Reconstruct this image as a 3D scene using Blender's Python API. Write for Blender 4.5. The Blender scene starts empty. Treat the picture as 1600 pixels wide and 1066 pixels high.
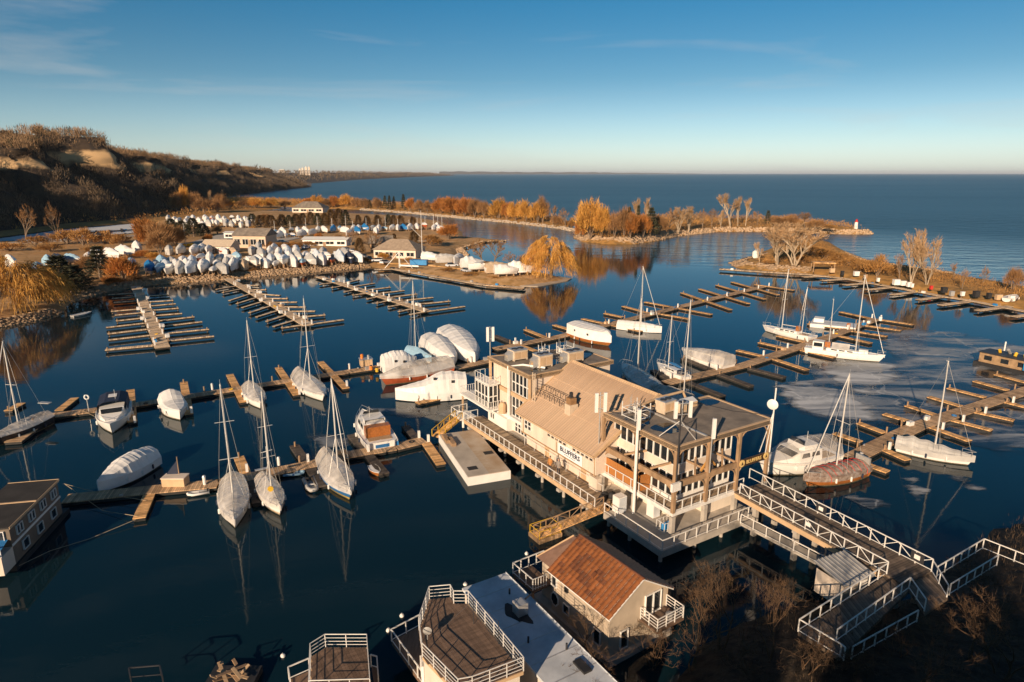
import bpy, math, random
import numpy as np
from mathutils import Vector, Matrix
sc = bpy.context.scene
R = math.radians
# ------------------------------------------------------------------ camera, sky, sun, exposure
F, H = 1020.0, 33.0                      # focal length in pixels of a 1600 px wide frame, flying height
PT = math.atan(262 / F)
cam_d = bpy.data.cameras.new('camera'); cam = bpy.data.objects.new('camera', cam_d)
sc.collection.objects.link(cam); sc.camera = cam
cam_d.sensor_width = 36; cam_d.lens = 36 * F / 1600; cam_d.clip_end = 90000; cam_d.clip_start = .5
cam.location = (0, 0, H); cam.rotation_euler = (math.pi / 2 - PT, 0, 0)
SUN_AZ, SUN_EL = R(26.5), R(18.5)          # light travels to the right of straight ahead, low evening sun
w = bpy.data.worlds.new('World'); sc.world = w; w.use_nodes = True
nt = w.node_tree; bg = nt.nodes['Background']
sky = nt.nodes.new('ShaderNodeTexSky'); sky.sky_type = 'NISHITA'; sky.sun_disc = False
sky.sun_elevation = SUN_EL; sky.sun_rotation = math.pi + SUN_AZ
sky.altitude = 100; sky.air_density = 1.0; sky.dust_density = 0.5; sky.ozone_density = 3.0
# thin wisps of cirrus spread over the whole dome
tc = nt.nodes.new('ShaderNodeTexCoord'); mp = nt.nodes.new('ShaderNodeMapping')
mp.inputs['Scale'].default_value = (1.3, 2.2, 13); mp.inputs['Rotation'].default_value = (0.10, 0.06, 0.5)
nz = nt.nodes.new('ShaderNodeTexNoise'); nz.inputs['Scale'].default_value = 1.5; nz.inputs['Detail'].default_value = 7
nz.inputs['Roughness'].default_value = .55; nz.inputs['Distortion'].default_value = .6
cr = nt.nodes.new('ShaderNodeValToRGB'); cr.color_ramp.elements[0].position = .52; cr.color_ramp.elements[1].position = .82
cr.color_ramp.elements[1].color = (.46, .46, .46, 1)
mixc = nt.nodes.new('ShaderNodeMixRGB'); mixc.inputs[2].default_value = (3.0, 2.95, 2.85, 1)
nt.links.new(tc.outputs['Generated'], mp.inputs[0]); nt.links.new(mp.outputs[0], nz.inputs[0])
nt.links.new(nz.outputs[0], cr.inputs[0]); nt.links.new(cr.outputs[0], mixc.inputs[0])
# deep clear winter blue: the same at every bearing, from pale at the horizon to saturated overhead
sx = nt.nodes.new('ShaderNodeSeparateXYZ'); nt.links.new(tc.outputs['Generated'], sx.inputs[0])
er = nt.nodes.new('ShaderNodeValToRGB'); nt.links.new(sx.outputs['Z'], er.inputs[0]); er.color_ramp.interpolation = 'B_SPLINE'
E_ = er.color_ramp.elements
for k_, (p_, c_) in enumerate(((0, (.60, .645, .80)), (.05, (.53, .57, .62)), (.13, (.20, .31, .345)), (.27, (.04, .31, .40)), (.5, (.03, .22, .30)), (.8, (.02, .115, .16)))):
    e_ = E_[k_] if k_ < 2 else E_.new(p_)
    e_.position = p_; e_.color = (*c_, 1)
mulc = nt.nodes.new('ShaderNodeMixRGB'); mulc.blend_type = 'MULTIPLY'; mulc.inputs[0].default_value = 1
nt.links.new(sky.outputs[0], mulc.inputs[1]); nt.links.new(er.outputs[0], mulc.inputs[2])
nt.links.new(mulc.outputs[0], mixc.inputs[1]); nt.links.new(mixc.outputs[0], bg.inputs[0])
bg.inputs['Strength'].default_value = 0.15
sd = bpy.data.lights.new('sun', 'SUN'); sun = bpy.data.objects.new('sun', sd); sc.collection.objects.link(sun)
sd.energy = 4.8; sd.angle = R(.5); sd.color = (1.0, .75, .515)
sun.rotation_euler = Vector((math.sin(SUN_AZ) * math.cos(SUN_EL), math.cos(SUN_AZ) * math.cos(SUN_EL), -math.sin(SUN_EL))).to_track_quat('-Z', 'Y').to_euler()
sun.location = (-40, -80, 120)
sc.view_settings.view_transform = 'Standard'; sc.view_settings.look = 'None'
sc.view_settings.exposure = 0.45; sc.view_settings.gamma = 1.0; sc.view_settings.use_curve_mapping = False
sc.render.engine = 'CYCLES'; sc.cycles.max_bounces = 6; sc.cycles.transparent_max_bounces = 12
sc.cycles.use_denoising = True

# ------------------------------------------------------------------ helpers
CS, SN = math.cos(PT), math.sin(PT)
def at(px, py, z=0.0):
    """ground-plan survey: where the line of sight through a photo pixel meets the level z"""
    a = (px - 800) / F; b = (533 - py) / F
    d = (a, CS + b * SN, -SN + b * CS); t = (z - H) / d[2]
    return Vector((d[0] * t, d[1] * t, z))
def zat(p, py):
    b = (533 - py) / F
    return p[1] * (b * CS - SN) / (CS + b * SN) + H
def lerp(a, b, t): return a + (b - a) * t
COL = sc.collection.objects
def tag(o, label=None, cat=None, group=None, kind=None):
    if label: o['label'] = label
    if cat: o['category'] = cat
    if group: o['group'] = group
    if kind: o['kind'] = kind
    return o
def thing(name, label, cat, loc=(0, 0, 0), rz=0.0, group=None):
    o = bpy.data.objects.new(name, None); COL.link(o); o.location = loc; o.rotation_euler = (0, 0, rz)
    o.empty_display_size = .3
    return tag(o, label, cat, group)
def loc2(root, p):
    q = Vector((p[0] - root.location[0], p[1] - root.location[1], (p[2] if len(p) > 2 else 0) - root.location[2]))
    return Matrix.Rotation(-root.rotation_euler[2], 3, 'Z') @ q
class MB:
    def __init__(s): s.v = []; s.f = []; s.m = []
    def add(s, vs, fs, mi=0):
        n = len(s.v); s.v += [tuple(p) for p in vs]; s.f += [tuple(i + n for i in f) for f in fs]; s.m += [mi] * len(fs); return s
    def box(s, x0, x1, y0, y1, z0, z1, mi=0):
        return s.add([(x0,y0,z0),(x1,y0,z0),(x1,y1,z0),(x0,y1,z0),(x0,y0,z1),(x1,y0,z1),(x1,y1,z1),(x0,y1,z1)],
                     [(0,3,2,1),(4,5,6,7),(0,1,5,4),(1,2,6,5),(2,3,7,6),(3,0,4,7)], mi)
    def beam(s, p, q, w, h=None, mi=0):
        p = Vector(p); q = Vector(q); h = h or w; d = (q - p)
        if d.length < 1e-6: return s
        d.normalize(); a = d.cross(Vector((0, 0, 1)))
        if a.length < 1e-3: a = Vector((1, 0, 0))
        a.normalize(); b = d.cross(a)
        vs = [o + a * (i * w / 2) + b * (j * h / 2) for o in (p, q) for i, j in ((-1,-1),(1,-1),(1,1),(-1,1))]
        return s.add(vs, [(0,1,2,3),(7,6,5,4),(0,4,5,1),(1,5,6,2),(2,6,7,3),(3,7,4,0)], mi)
    def tube(s, pts, r, n=6, mi=0, cap=True):
        pts = [Vector(p) for p in pts]; rs = r if isinstance(r, (list, tuple)) else [r] * len(pts)
        base = len(s.v); 
        for i, p in enumerate(pts):
            d = (pts[min(i + 1, len(pts) - 1)] - pts[max(i - 1, 0)]).normalized()
            a = d.cross(Vector((0, 0, 1)));
            if a.length < 1e-3: a = Vector((1, 0, 0))
            a.normalize(); b = d.cross(a)
            for k in range(n):
                t = 2 * math.pi * k / n; s.v.append(tuple(p + (a * math.cos(t) + b * math.sin(t)) * rs[i]))
        for i in range(len(pts) - 1):
            for k in range(n):
                k2 = (k + 1) % n
                s.f.append((base + i*n + k, base + i*n + k2, base + (i+1)*n + k2, base + (i+1)*n + k)); s.m.append(mi)
        if cap:
            s.f.append(tuple(base + k for k in range(n))[::-1]); s.m.append(mi)
            s.f.append(tuple(base + (len(pts)-1)*n + k for k in range(n))); s.m.append(mi)
        return s
    def prism(s, poly, z0, z1, mi=0):
        n = len(poly); vs = [(p[0], p[1], z0) for p in poly] + [(p[0], p[1], z1) for p in poly]
        return s.add(vs, [tuple(range(n))[::-1], tuple(range(n, 2*n))] + [(i, (i+1) % n, n + (i+1) % n, n + i) for i in range(n)], mi)
    def loft(s, secs, mi=0, closed=False):
        n = len(secs[0]); base = len(s.v)
        for q in secs: s.v += [tuple(p) for p in q]
        for i in range(len(secs) - 1):
            for k in range(n if closed else n - 1):
                k2 = (k + 1) % n
                s.f.append((base + i*n + k, base + i*n + k2, base + (i+1)*n + k2, base + (i+1)*n + k)); s.m.append(mi)
        return s
    def mesh(s, name, mats):
        me = bpy.data.meshes.new(name); me.from_pydata(s.v, [], s.f)
        for m in (mats if isinstance(mats, (list, tuple)) else [mats]): me.materials.append(m)
        if any(s.m): me.polygons.foreach_set('material_index', s.m)
        me.update(); return me
    def build(s, name, mats, parent=None, smooth=False):
        me = s.mesh(name, mats)
        if smooth: me.polygons.foreach_set('use_smooth', [True] * len(me.polygons))
        return link(name, me, parent)
def link(name, me, parent=None, loc=(0, 0, 0), rz=0.0, mat=None):
    o = bpy.data.objects.new(name, me); COL.link(o); o.location = loc; o.rotation_euler = (0, 0, rz)
    if parent: o.parent = parent
    if mat:
        o.material_slots[0].link = 'OBJECT'; o.material_slots[0].material = mat
    return o
def np_mesh(name, v, f, mats, smooth=False):
    """v Nx3, f Mx3 or Mx4 numpy arrays"""
    me = bpy.data.meshes.new(name); v = np.asarray(v, np.float32); f = np.asarray(f, np.int32); k = f.shape[1]
    me.vertices.add(len(v)); me.vertices.foreach_set('co', v.ravel())
    me.loops.add(f.size); me.loops.foreach_set('vertex_index', f.ravel())
    me.polygons.add(len(f)); me.polygons.foreach_set('loop_start', np.arange(0, f.size, k, dtype=np.int32))
    me.update(calc_edges=True)
    for m in (mats if isinstance(mats, (list, tuple)) else [mats]): me.materials.append(m)
    if smooth: me.polygons.foreach_set('use_smooth', [True] * len(f))
    me.validate(); return me
def copy_tree(o, parent=None):
    c = o.copy(); COL.link(c)
    if parent: c.parent = parent
    for ch in list(o.children): copy_tree(ch, c)
    return c
ORD = 'zeroth first second third fourth fifth sixth seventh eighth ninth tenth eleventh twelfth thirteenth fourteenth fifteenth sixteenth seventeenth eighteenth nineteenth twentieth'.split()
def ordn(i):
    if i <= 20: return ORD[i]
    tens = {2: 'twenty', 3: 'thirty', 4: 'forty'}[i // 10]
    return tens + '-' + ORD[i % 10] if i % 10 else {2: 'twentieth', 3: 'thirtieth', 4: 'fortieth'}[i // 10]

# ------------------------------------------------------------------ materials
def mat(name, col, rough=.6, var=.18, scale=1.5, bump=0.0, metal=0.0, col2=None, stretch=(1, 1, 1), spec=.4, rnd=0.0, detail=5, trans=0.0, alpha=1.0, bscale=None):
    m = bpy.data.materials.new(name); m.use_nodes = True; n = m.node_tree.nodes; l = m.node_tree.links
    b = n['Principled BSDF']; b.inputs['Roughness'].default_value = rough; b.inputs['Metallic'].default_value = metal
    b.inputs['Specular IOR Level'].default_value = spec
    if alpha < 1: b.inputs['Alpha'].default_value = alpha
    tc = n.new('ShaderNodeTexCoord'); mp = n.new('ShaderNodeMapping'); mp.inputs['Scale'].default_value = stretch
    l.new(tc.outputs['Object'], mp.inputs[0])
    nz = n.new('ShaderNodeTexNoise'); nz.inputs['Scale'].default_value = scale; nz.inputs['Detail'].default_value = detail
    nz.inputs['Roughness'].default_value = .62
    l.new(mp.outputs[0], nz.inputs[0])
    rp = n.new('ShaderNodeValToRGB'); rp.color_ramp.elements[0].position = .32; rp.color_ramp.elements[1].position = .68
    c1 = [c * (1 - var) for c in col]; c2 = col2 or [min(1, c * (1 + var)) for c in col]
    rp.color_ramp.elements[0].color = (*c1, 1); rp.color_ramp.elements[1].color = (*c2, 1)
    l.new(nz.outputs[0], rp.inputs[0]); out = rp.outputs[0]
    if rnd:
        oi = n.new('ShaderNodeObjectInfo'); hs = n.new('ShaderNodeHueSaturation'); ma = n.new('ShaderNodeMapRange')
        ma.inputs[3].default_value = 1 - rnd; ma.inputs[4].default_value = 1 + rnd
        l.new(oi.outputs['Random'], ma.inputs[0]); l.new(ma.outputs[0], hs.inputs['Value']); l.new(out, hs.inputs['Color']); out = hs.outputs[0]
    l.new(out, b.inputs['Base Color'])
    if bump:
        bn = n.new('ShaderNodeBump'); bn.inputs['Strength'].default_value = bump; bn.inputs['Distance'].default_value = .1
        if bscale:
            nb = n.new('ShaderNodeTexNoise'); nb.inputs['Scale'].default_value = bscale; nb.inputs['Detail'].default_value = 4
            l.new(mp.outputs[0], nb.inputs[0]); l.new(nb.outputs[0], bn.inputs['Height'])
        else: l.new(nz.outputs[0], bn.inputs['Height'])
        l.new(bn.outputs[0], b.inputs['Normal'])
    if trans:
        tr = n.new('ShaderNodeBsdfTranslucent'); mx = n.new('ShaderNodeMixShader'); mx.inputs[0].default_value = trans
        l.new(out, tr.inputs[0]); l.new(b.outputs[0], mx.inputs[1]); l.new(tr.outputs[0], mx.inputs[2]); l.new(mx.outputs[0], n['Material Output'].inputs[0])
    return m
def planks(name, col, col2, pitch=.16, rough=.75, axis='X'):
    """boards across the local X axis: fine joints and board to board change of tone"""
    m = mat(name, col, rough, col2=col2, scale=1.1, stretch=(.6, 1.2, 1) ); n = m.node_tree.nodes; l = m.node_tree.links; b = n['Principled BSDF']
    tc = n['Texture Coordinate']; sp = n.new('ShaderNodeSeparateXYZ'); l.new(tc.outputs['Object'], sp.inputs[0])
    dv = n.new('ShaderNodeMath'); dv.operation = 'DIVIDE'; dv.inputs[1].default_value = pitch; l.new(sp.outputs[axis], dv.inputs[0])
    fl = n.new('ShaderNodeMath'); fl.operation = 'FLOOR'; l.new(dv.outputs[0], fl.inputs[0])
    wn = n.new('ShaderNodeTexWhiteNoise'); wn.noise_dimensions = '1D'; l.new(fl.outputs[0], wn.inputs['W'])
    fr = n.new('ShaderNodeMath'); fr.operation = 'FRACT'; l.new(dv.outputs[0], fr.inputs[0])
    gt = n.new('ShaderNodeMath'); gt.operation = 'LESS_THAN'; gt.inputs[1].default_value = .14; l.new(fr.outputs[0], gt.inputs[0])
    ma = n.new('ShaderNodeMapRange'); ma.inputs[3].default_value = .62; ma.inputs[4].default_value = 1.25; l.new(wn.outputs[0], ma.inputs[0])
    sb = n.new('ShaderNodeMath'); sb.operation = 'MULTIPLY_ADD'; sb.inputs[1].default_value = -.55; l.new(gt.outputs[0], sb.inputs[0]); l.new(ma.outputs[0], sb.inputs[2])
    hs = n.new('ShaderNodeHueSaturation'); l.new(n['Color Ramp'].outputs[0], hs.inputs['Color']); l.new(sb.outputs[0], hs.inputs['Value'])
    l.new(hs.outputs[0], b.inputs['Base Color']); return m
WHITE = mat('white_paint', (.78, .76, .72), .45, .06, .8)
CREAM = mat('cream_siding', (.70, .595, .49), .6, .12, .9, stretch=(1, 1, .2))
BEIGE = mat('beige_panel', (.70, .62, .52), .6, .09, .7, stretch=(2, 2, .3))
TRIM = mat('tan_trim', (.55, .43, .30), .6, .12, 1.2)
TIMBER = mat('weathered_timber', (.33, .24, .16), .75, .3, 1.4, stretch=(1, 1, .4))
CEDAR = mat('orange_cedar', (.42, .17, .045), .6, .22, 2, stretch=(3, 3, .3))
RAILM = mat('white_rail_paint', (.74, .72, .68), .45, .14, 1.5)
CONC = mat('concrete', (.42, .38, .33), .85, .2, .8, bump=.2)
ROOFG = mat('gravel_roof', (.20, .17, .145), .95, .25, .5, col2=(.30, .25, .20), bump=.25, bscale=30)
METALROOF = mat('tan_metal_roof', (.42, .285, .19), .55, .14, .5, col2=(.51, .365, .25), stretch=(.15, 1.5, .4), rnd=.05)
GALV = mat('galvanised', (.55, .54, .52), .4, .12, 2, metal=.5)
HVAC = mat('hvac_tan', (.58, .47, .35), .55, .14, 1.5)
DARK = mat('dark_rubber', (.025, .025, .027), .7, .3, 2)
BLACKM = mat('dark_steel', (.05, .05, .055), .5, .2, 2, metal=.3)
GLASS = mat('window_glass', (.018, .022, .026), .06, .3, .6, spec=.7)
POND = mat('roof_puddle', (.01, .012, .014), .03, .2, 1, spec=.6)
DOCKM = planks('dock_boards', (.44, .31, .19), (.66, .50, .34), .22)
FINGERM = planks('finger_boards', (.64, .39, .17), (.84, .56, .28), .35)
DOCKPALE = planks('pale_dock_boards', (.72, .57, .40), (.86, .73, .56), .4)
DOCKDARK = planks('dark_dock_boards', (.07, .055, .042), (.14, .11, .085), .22)  # much darker boards, used for chosen fingers and the lagoon docks
RUBBER = mat('black_fender_edge', (.03, .028, .026), .7, .3, 2)
GEL = mat('white_gelcoat', (.80, .78, .74), .25, .04, .8)
GELD = mat('dark_hull_paint', (.03, .03, .035), .25, .2, 1)
HRED = mat('rust_red_hull', (.38, .09, .035), .45, .22, 1.2)
HBLUE = mat('blue_hull_paint', (.03, .14, .34), .3, .1, 1)
HYEL = mat('yellow_boot_stripe', (.65, .42, .05), .4, .1, 1)
VARN = mat('varnished_wood', (.36, .13, .035), .3, .25, 2, stretch=(.4, 3, 2))
TEAK = mat('teak_deck', (.40, .28, .17), .7, .2, 3, stretch=(.3, 4, 1))
WRAPW = mat('white_shrink_wrap', (.82, .81, .79), .42, .07, .7, bump=.25, bscale=1.8, trans=.12, rnd=.06)
WRAPG = mat('grey_shrink_wrap', (.50, .49, .47), .5, .14, .7, bump=.25, bscale=1.8, trans=.1, rnd=.12)
WRAPT = mat('tan_canvas_cover', (.50, .38, .26), .8, .15, 1, bump=.2, bscale=2, rnd=.1)
WRAPB = mat('blue_tarp', (.02, .17, .42), .5, .15, 1, bump=.3, bscale=2, rnd=.1)
WRAPN = mat('navy_canvas', (.02, .03, .06), .7, .2, 1, bump=.2, bscale=2)
WRAPL = mat('pale_grey_wrap', (.58, .64, .70), .45, .1, .8, bump=.25, bscale=2, rnd=.1)
WRAPSB = mat('pale_blue_tarp', (.30, .48, .62), .5, .12, .8, bump=.3, bscale=2, rnd=.08)
def clear_wrap(name, lo, hi):
    m = mat(name, (.66, .58, .49), .16, .12, .22, col2=(.84, .81, .77), bump=.25, bscale=.9, detail=2)
    n = m.node_tree.nodes; l = m.node_tree.links; b = n['Principled BSDF']
    nz = n.new('ShaderNodeTexNoise'); nz.inputs['Scale'].default_value = .45; nz.inputs['Detail'].default_value = 3
    l.new(n['Mapping'].outputs[0], nz.inputs[0]); ma = n.new('ShaderNodeMapRange'); ma.inputs[1].default_value = .35; ma.inputs[2].default_value = .65
    ma.inputs[3].default_value = lo; ma.inputs[4].default_value = hi; l.new(nz.outputs[0], ma.inputs[0]); l.new(ma.outputs[0], b.inputs['Alpha'])
    return m
WRAPC = clear_wrap('clear_shrink_film', .30, .74); WRAPX = clear_wrap('very_clear_film', .10, .36)
ALU = mat('mast_aluminium', (.72, .69, .64), .35, .06, 1, metal=.25)
WIRE = mat('rigging_wire', (.45, .43, .40), .4, .1, 1, metal=.4)
YEL = mat('yellow_paint', (.70, .42, .03), .5, .15, 2)
ORG = mat('orange_plastic', (.75, .22, .03), .5, .15, 2)
REDP = mat('red_paint', (.55, .04, .03), .5, .15, 2)
BLUEP = mat('blue_paint', (.03, .22, .50), .5, .15, 1)
TILE = mat('orange_metal_tile', (.27, .098, .034), .5, .25, 1.5, rnd=.16)
TILED = mat('dark_brown_metal_tile', (.165, .062, .028), .55, .2, 1.5, rnd=.10)
TILEB = mat('brown_metal_tile', (.20, .12, .085), .55, .18, 1.5, rnd=.12)
STUCCO = mat('tan_stucco', (.50, .41, .31), .85, .12, .8, bump=.15, bscale=14)
TWIGD = mat('shaded_twigs', (.11, .065, .035), .9, .35, .4, rnd=.2)  # foreground twigs darkened, the dim shade put into their colour
FLATW = mat('white_membrane_roof', (.54, .58, .62), .7, .22, .35, col2=(.74, .77, .80), detail=9)
DECKBR = mat('weathered_deck_board', (.17, .11, .075), .75, .3, 1.2, stretch=(4, .5, 1), rnd=.25)
SKIN = mat('skin', (.55, .33, .24), .5, .08, 4)
HAIR = mat('dark_hair', (.05, .035, .025), .6, .2, 5)
CLOTHO = mat('orange_jacket', (.45, .20, .06), .8, .15, 4)
CLOTHG = mat('grey_coat', (.24, .21, .19), .8, .15, 4)
JEANS = mat('dark_trousers', (.05, .05, .065), .8, .15, 4)
BARK = mat('bark', (.20, .145, .10), .9, .3, 1.5, stretch=(2, 2, .5), rnd=.15)
BARKP = mat('pale_bark', (.42, .33, .23), .9, .25, 1.5, stretch=(2, 2, .5), rnd=.1)
TWIG = mat('brown_twigs', (.30, .18, .085), .9, .35, .4, rnd=.22, trans=.1)
TWIGP = mat('pale_twigs', (.40, .29, .18), .9, .3, .4, rnd=.15, trans=.1)
GOLD = mat('golden_willow_twigs', (.62, .34, .07), .8, .35, .35, col2=(.80, .50, .14), rnd=.12, trans=.2)
RUST = mat('russet_leaves', (.42, .19, .05), .85, .35, .4, rnd=.2, trans=.15)
CONIF = mat('dark_conifer', (.055, .055, .028), .85, .4, .6, rnd=.25)
CONIFB = mat('bronze_cedar', (.15, .085, .03), .85, .4, .6, rnd=.25)
SCRUB = mat('dry_scrub', (.36, .20, .07), .9, .4, .25, col2=(.52, .31, .11), rnd=.15, trans=.1)
def ground(name, c1, c2, c3, s1=.03, s2=.4, rough=.95):
    m = mat(name, c1, rough, .2, s1, col2=c2, detail=8); n = m.node_tree.nodes; l = m.node_tree.links; b = n['Principled BSDF']
    nz = n.new('ShaderNodeTexNoise'); nz.inputs['Scale'].default_value = s2; nz.inputs['Detail'].default_value = 8
    l.new(n['Mapping'].outputs[0], nz.inputs[0]); rp = n.new('ShaderNodeValToRGB'); rp.color_ramp.elements[0].position = .45; rp.color_ramp.elements[1].position = .62
    l.new(nz.outputs[0], rp.inputs[0]); mx = n.new('ShaderNodeMixRGB'); mx.inputs[2].default_value = (*c3, 1)
    l.new(rp.outputs[0], mx.inputs[0]); l.new(n['Color Ramp'].outputs[0], mx.inputs[1]); l.new(mx.outputs[0], b.inputs['Base Color'])
    bn = n.new('ShaderNodeBump'); bn.inputs['Strength'].default_value = .6; bn.inputs['Distance'].default_value = .5
    l.new(nz.outputs[0], bn.inputs['Height']); l.new(bn.outputs[0], b.inputs['Normal'])
    return m
YARDG = ground('yard_ground', (.42, .27, .13), (.58, .41, .23), (.32, .185, .065))
GRASSG = ground('dry_grass_ground', (.38, .22, .07), (.54, .33, .11), (.25, .145, .045))
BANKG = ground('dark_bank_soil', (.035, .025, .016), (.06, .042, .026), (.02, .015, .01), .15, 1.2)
ROCK = mat('shore_rock', (.36, .285, .21), .9, .3, .5, rnd=.2, bump=.3)
SANDB = mat('pale_beach_gravel', (.42, .34, .26), .95, .15, .5)
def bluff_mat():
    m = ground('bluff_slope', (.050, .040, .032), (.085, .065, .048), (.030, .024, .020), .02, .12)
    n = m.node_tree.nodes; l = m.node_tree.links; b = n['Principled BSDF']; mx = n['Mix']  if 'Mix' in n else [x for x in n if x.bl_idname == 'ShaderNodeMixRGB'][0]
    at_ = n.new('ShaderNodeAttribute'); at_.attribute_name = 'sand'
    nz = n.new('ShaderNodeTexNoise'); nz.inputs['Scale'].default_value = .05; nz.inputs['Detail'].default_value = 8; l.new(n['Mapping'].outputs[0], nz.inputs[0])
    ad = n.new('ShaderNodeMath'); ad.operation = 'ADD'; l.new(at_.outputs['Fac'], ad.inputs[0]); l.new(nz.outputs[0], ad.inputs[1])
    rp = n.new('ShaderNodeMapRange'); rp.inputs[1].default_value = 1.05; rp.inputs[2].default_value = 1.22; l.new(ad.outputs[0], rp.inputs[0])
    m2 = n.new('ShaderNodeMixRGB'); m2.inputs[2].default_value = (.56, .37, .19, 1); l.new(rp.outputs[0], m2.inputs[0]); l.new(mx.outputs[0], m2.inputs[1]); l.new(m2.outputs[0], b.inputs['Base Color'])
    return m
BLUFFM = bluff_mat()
def water_mat():
    m = bpy.data.materials.new('lake_water'); m.use_nodes = True; n = m.node_tree.nodes; l = m.node_tree.links; b = n['Principled BSDF']
    b.inputs['Base Color'].default_value = (.004, .018, .027, 1); b.inputs['Roughness'].default_value = .04; b.inputs['IOR'].default_value = 1.333
    g = n.new('ShaderNodeNewGeometry'); sp = n.new('ShaderNodeSeparateXYZ'); l.new(g.outputs['Position'], sp.inputs[0])
    # sheltered harbour is calm, the open lake beyond the breakwaters carries wind waves
    a = n.new('ShaderNodeMath'); a.operation = 'MULTIPLY_ADD'; a.inputs[1].default_value = .9; l.new(sp.outputs['X'], a.inputs[0]); l.new(sp.outputs['Y'], a.inputs[2])
    mr = n.new('ShaderNodeMapRange'); mr.inputs[1].default_value = 280; mr.inputs[2].default_value = 620; mr.inputs[3].default_value = .0; mr.inputs[4].default_value = 1; l.new(a.outputs[0], mr.inputs[0])
    mp = n.new('ShaderNodeMapping'); mp.inputs['Scale'].default_value = (.55, 1, 1); mp.inputs['Rotation'].default_value = (0, 0, .35); l.new(g.outputs['Position'], mp.inputs[0])
    n1 = n.new('ShaderNodeTexNoise'); n1.inputs['Scale'].default_value = .9; n1.inputs['Detail'].default_value = 4; l.new(mp.outputs[0], n1.inputs[0])
    n2 = n.new('ShaderNodeTexNoise'); n2.inputs['Scale'].default_value = .12; n2.inputs['Detail'].default_value = 5; l.new(mp.outputs[0], n2.inputs[0])
    n3 = n.new('ShaderNodeTexNoise'); n3.inputs['Scale'].default_value = .006; n3.inputs['Detail'].default_value = 5
    mp3 = n.new('ShaderNodeMapping'); mp3.inputs['Scale'].default_value = (.18, 1, 1); l.new(g.outputs['Position'], mp3.inputs[0]); l.new(mp3.outputs[0], n3.inputs[0])
    s1 = n.new('ShaderNodeMapRange'); s1.inputs[3].default_value = .03; s1.inputs[4].default_value = .5; l.new(mr.outputs[0], s1.inputs[0])
    b1 = n.new('ShaderNodeBump'); b1.inputs['Distance'].default_value = .35; l.new(s1.outputs[0], b1.inputs['Strength']); l.new(n1.outputs[0], b1.inputs['Height'])
    # cat's paws: long bands of rougher and smoother lake
    k = n.new('ShaderNodeMapRange'); k.inputs[1].default_value = .38; k.inputs[2].default_value = .62; k.inputs[3].default_value = .25; k.inputs[4].default_value = 1.0; l.new(n3.outputs[0], k.inputs[0])
    k2 = n.new('ShaderNodeMath'); k2.operation = 'MULTIPLY'; l.new(k.outputs[0], k2.inputs[0]); l.new(mr.outputs[0], k2.inputs[1])
    b2 = n.new('ShaderNodeBump'); b2.inputs['Distance'].default_value = 2.5; l.new(k2.outputs[0], b2.inputs['Strength']); l.new(n2.outputs[0], b2.inputs['Height']); l.new(b1.outputs[0], b2.inputs['Normal'])
    l.new(b2.outputs[0], b.inputs['Normal'])
    bc = n.new('ShaderNodeMixRGB'); bc.inputs[1].default_value = (.004, .018, .027, 1); bc.inputs[2].default_value = (.004, .038, .060, 1); l.new(mr.outputs[0], bc.inputs[0]); l.new(bc.outputs[0], b.inputs['Base Color'])
    r = n.new('ShaderNodeMapRange'); r.inputs[3].default_value = .05; r.inputs[4].default_value = .34; l.new(mr.outputs[0], r.inputs[0]); l.new(r.outputs[0], b.inputs['Roughness'])
    return m
WATER = water_mat()
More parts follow.
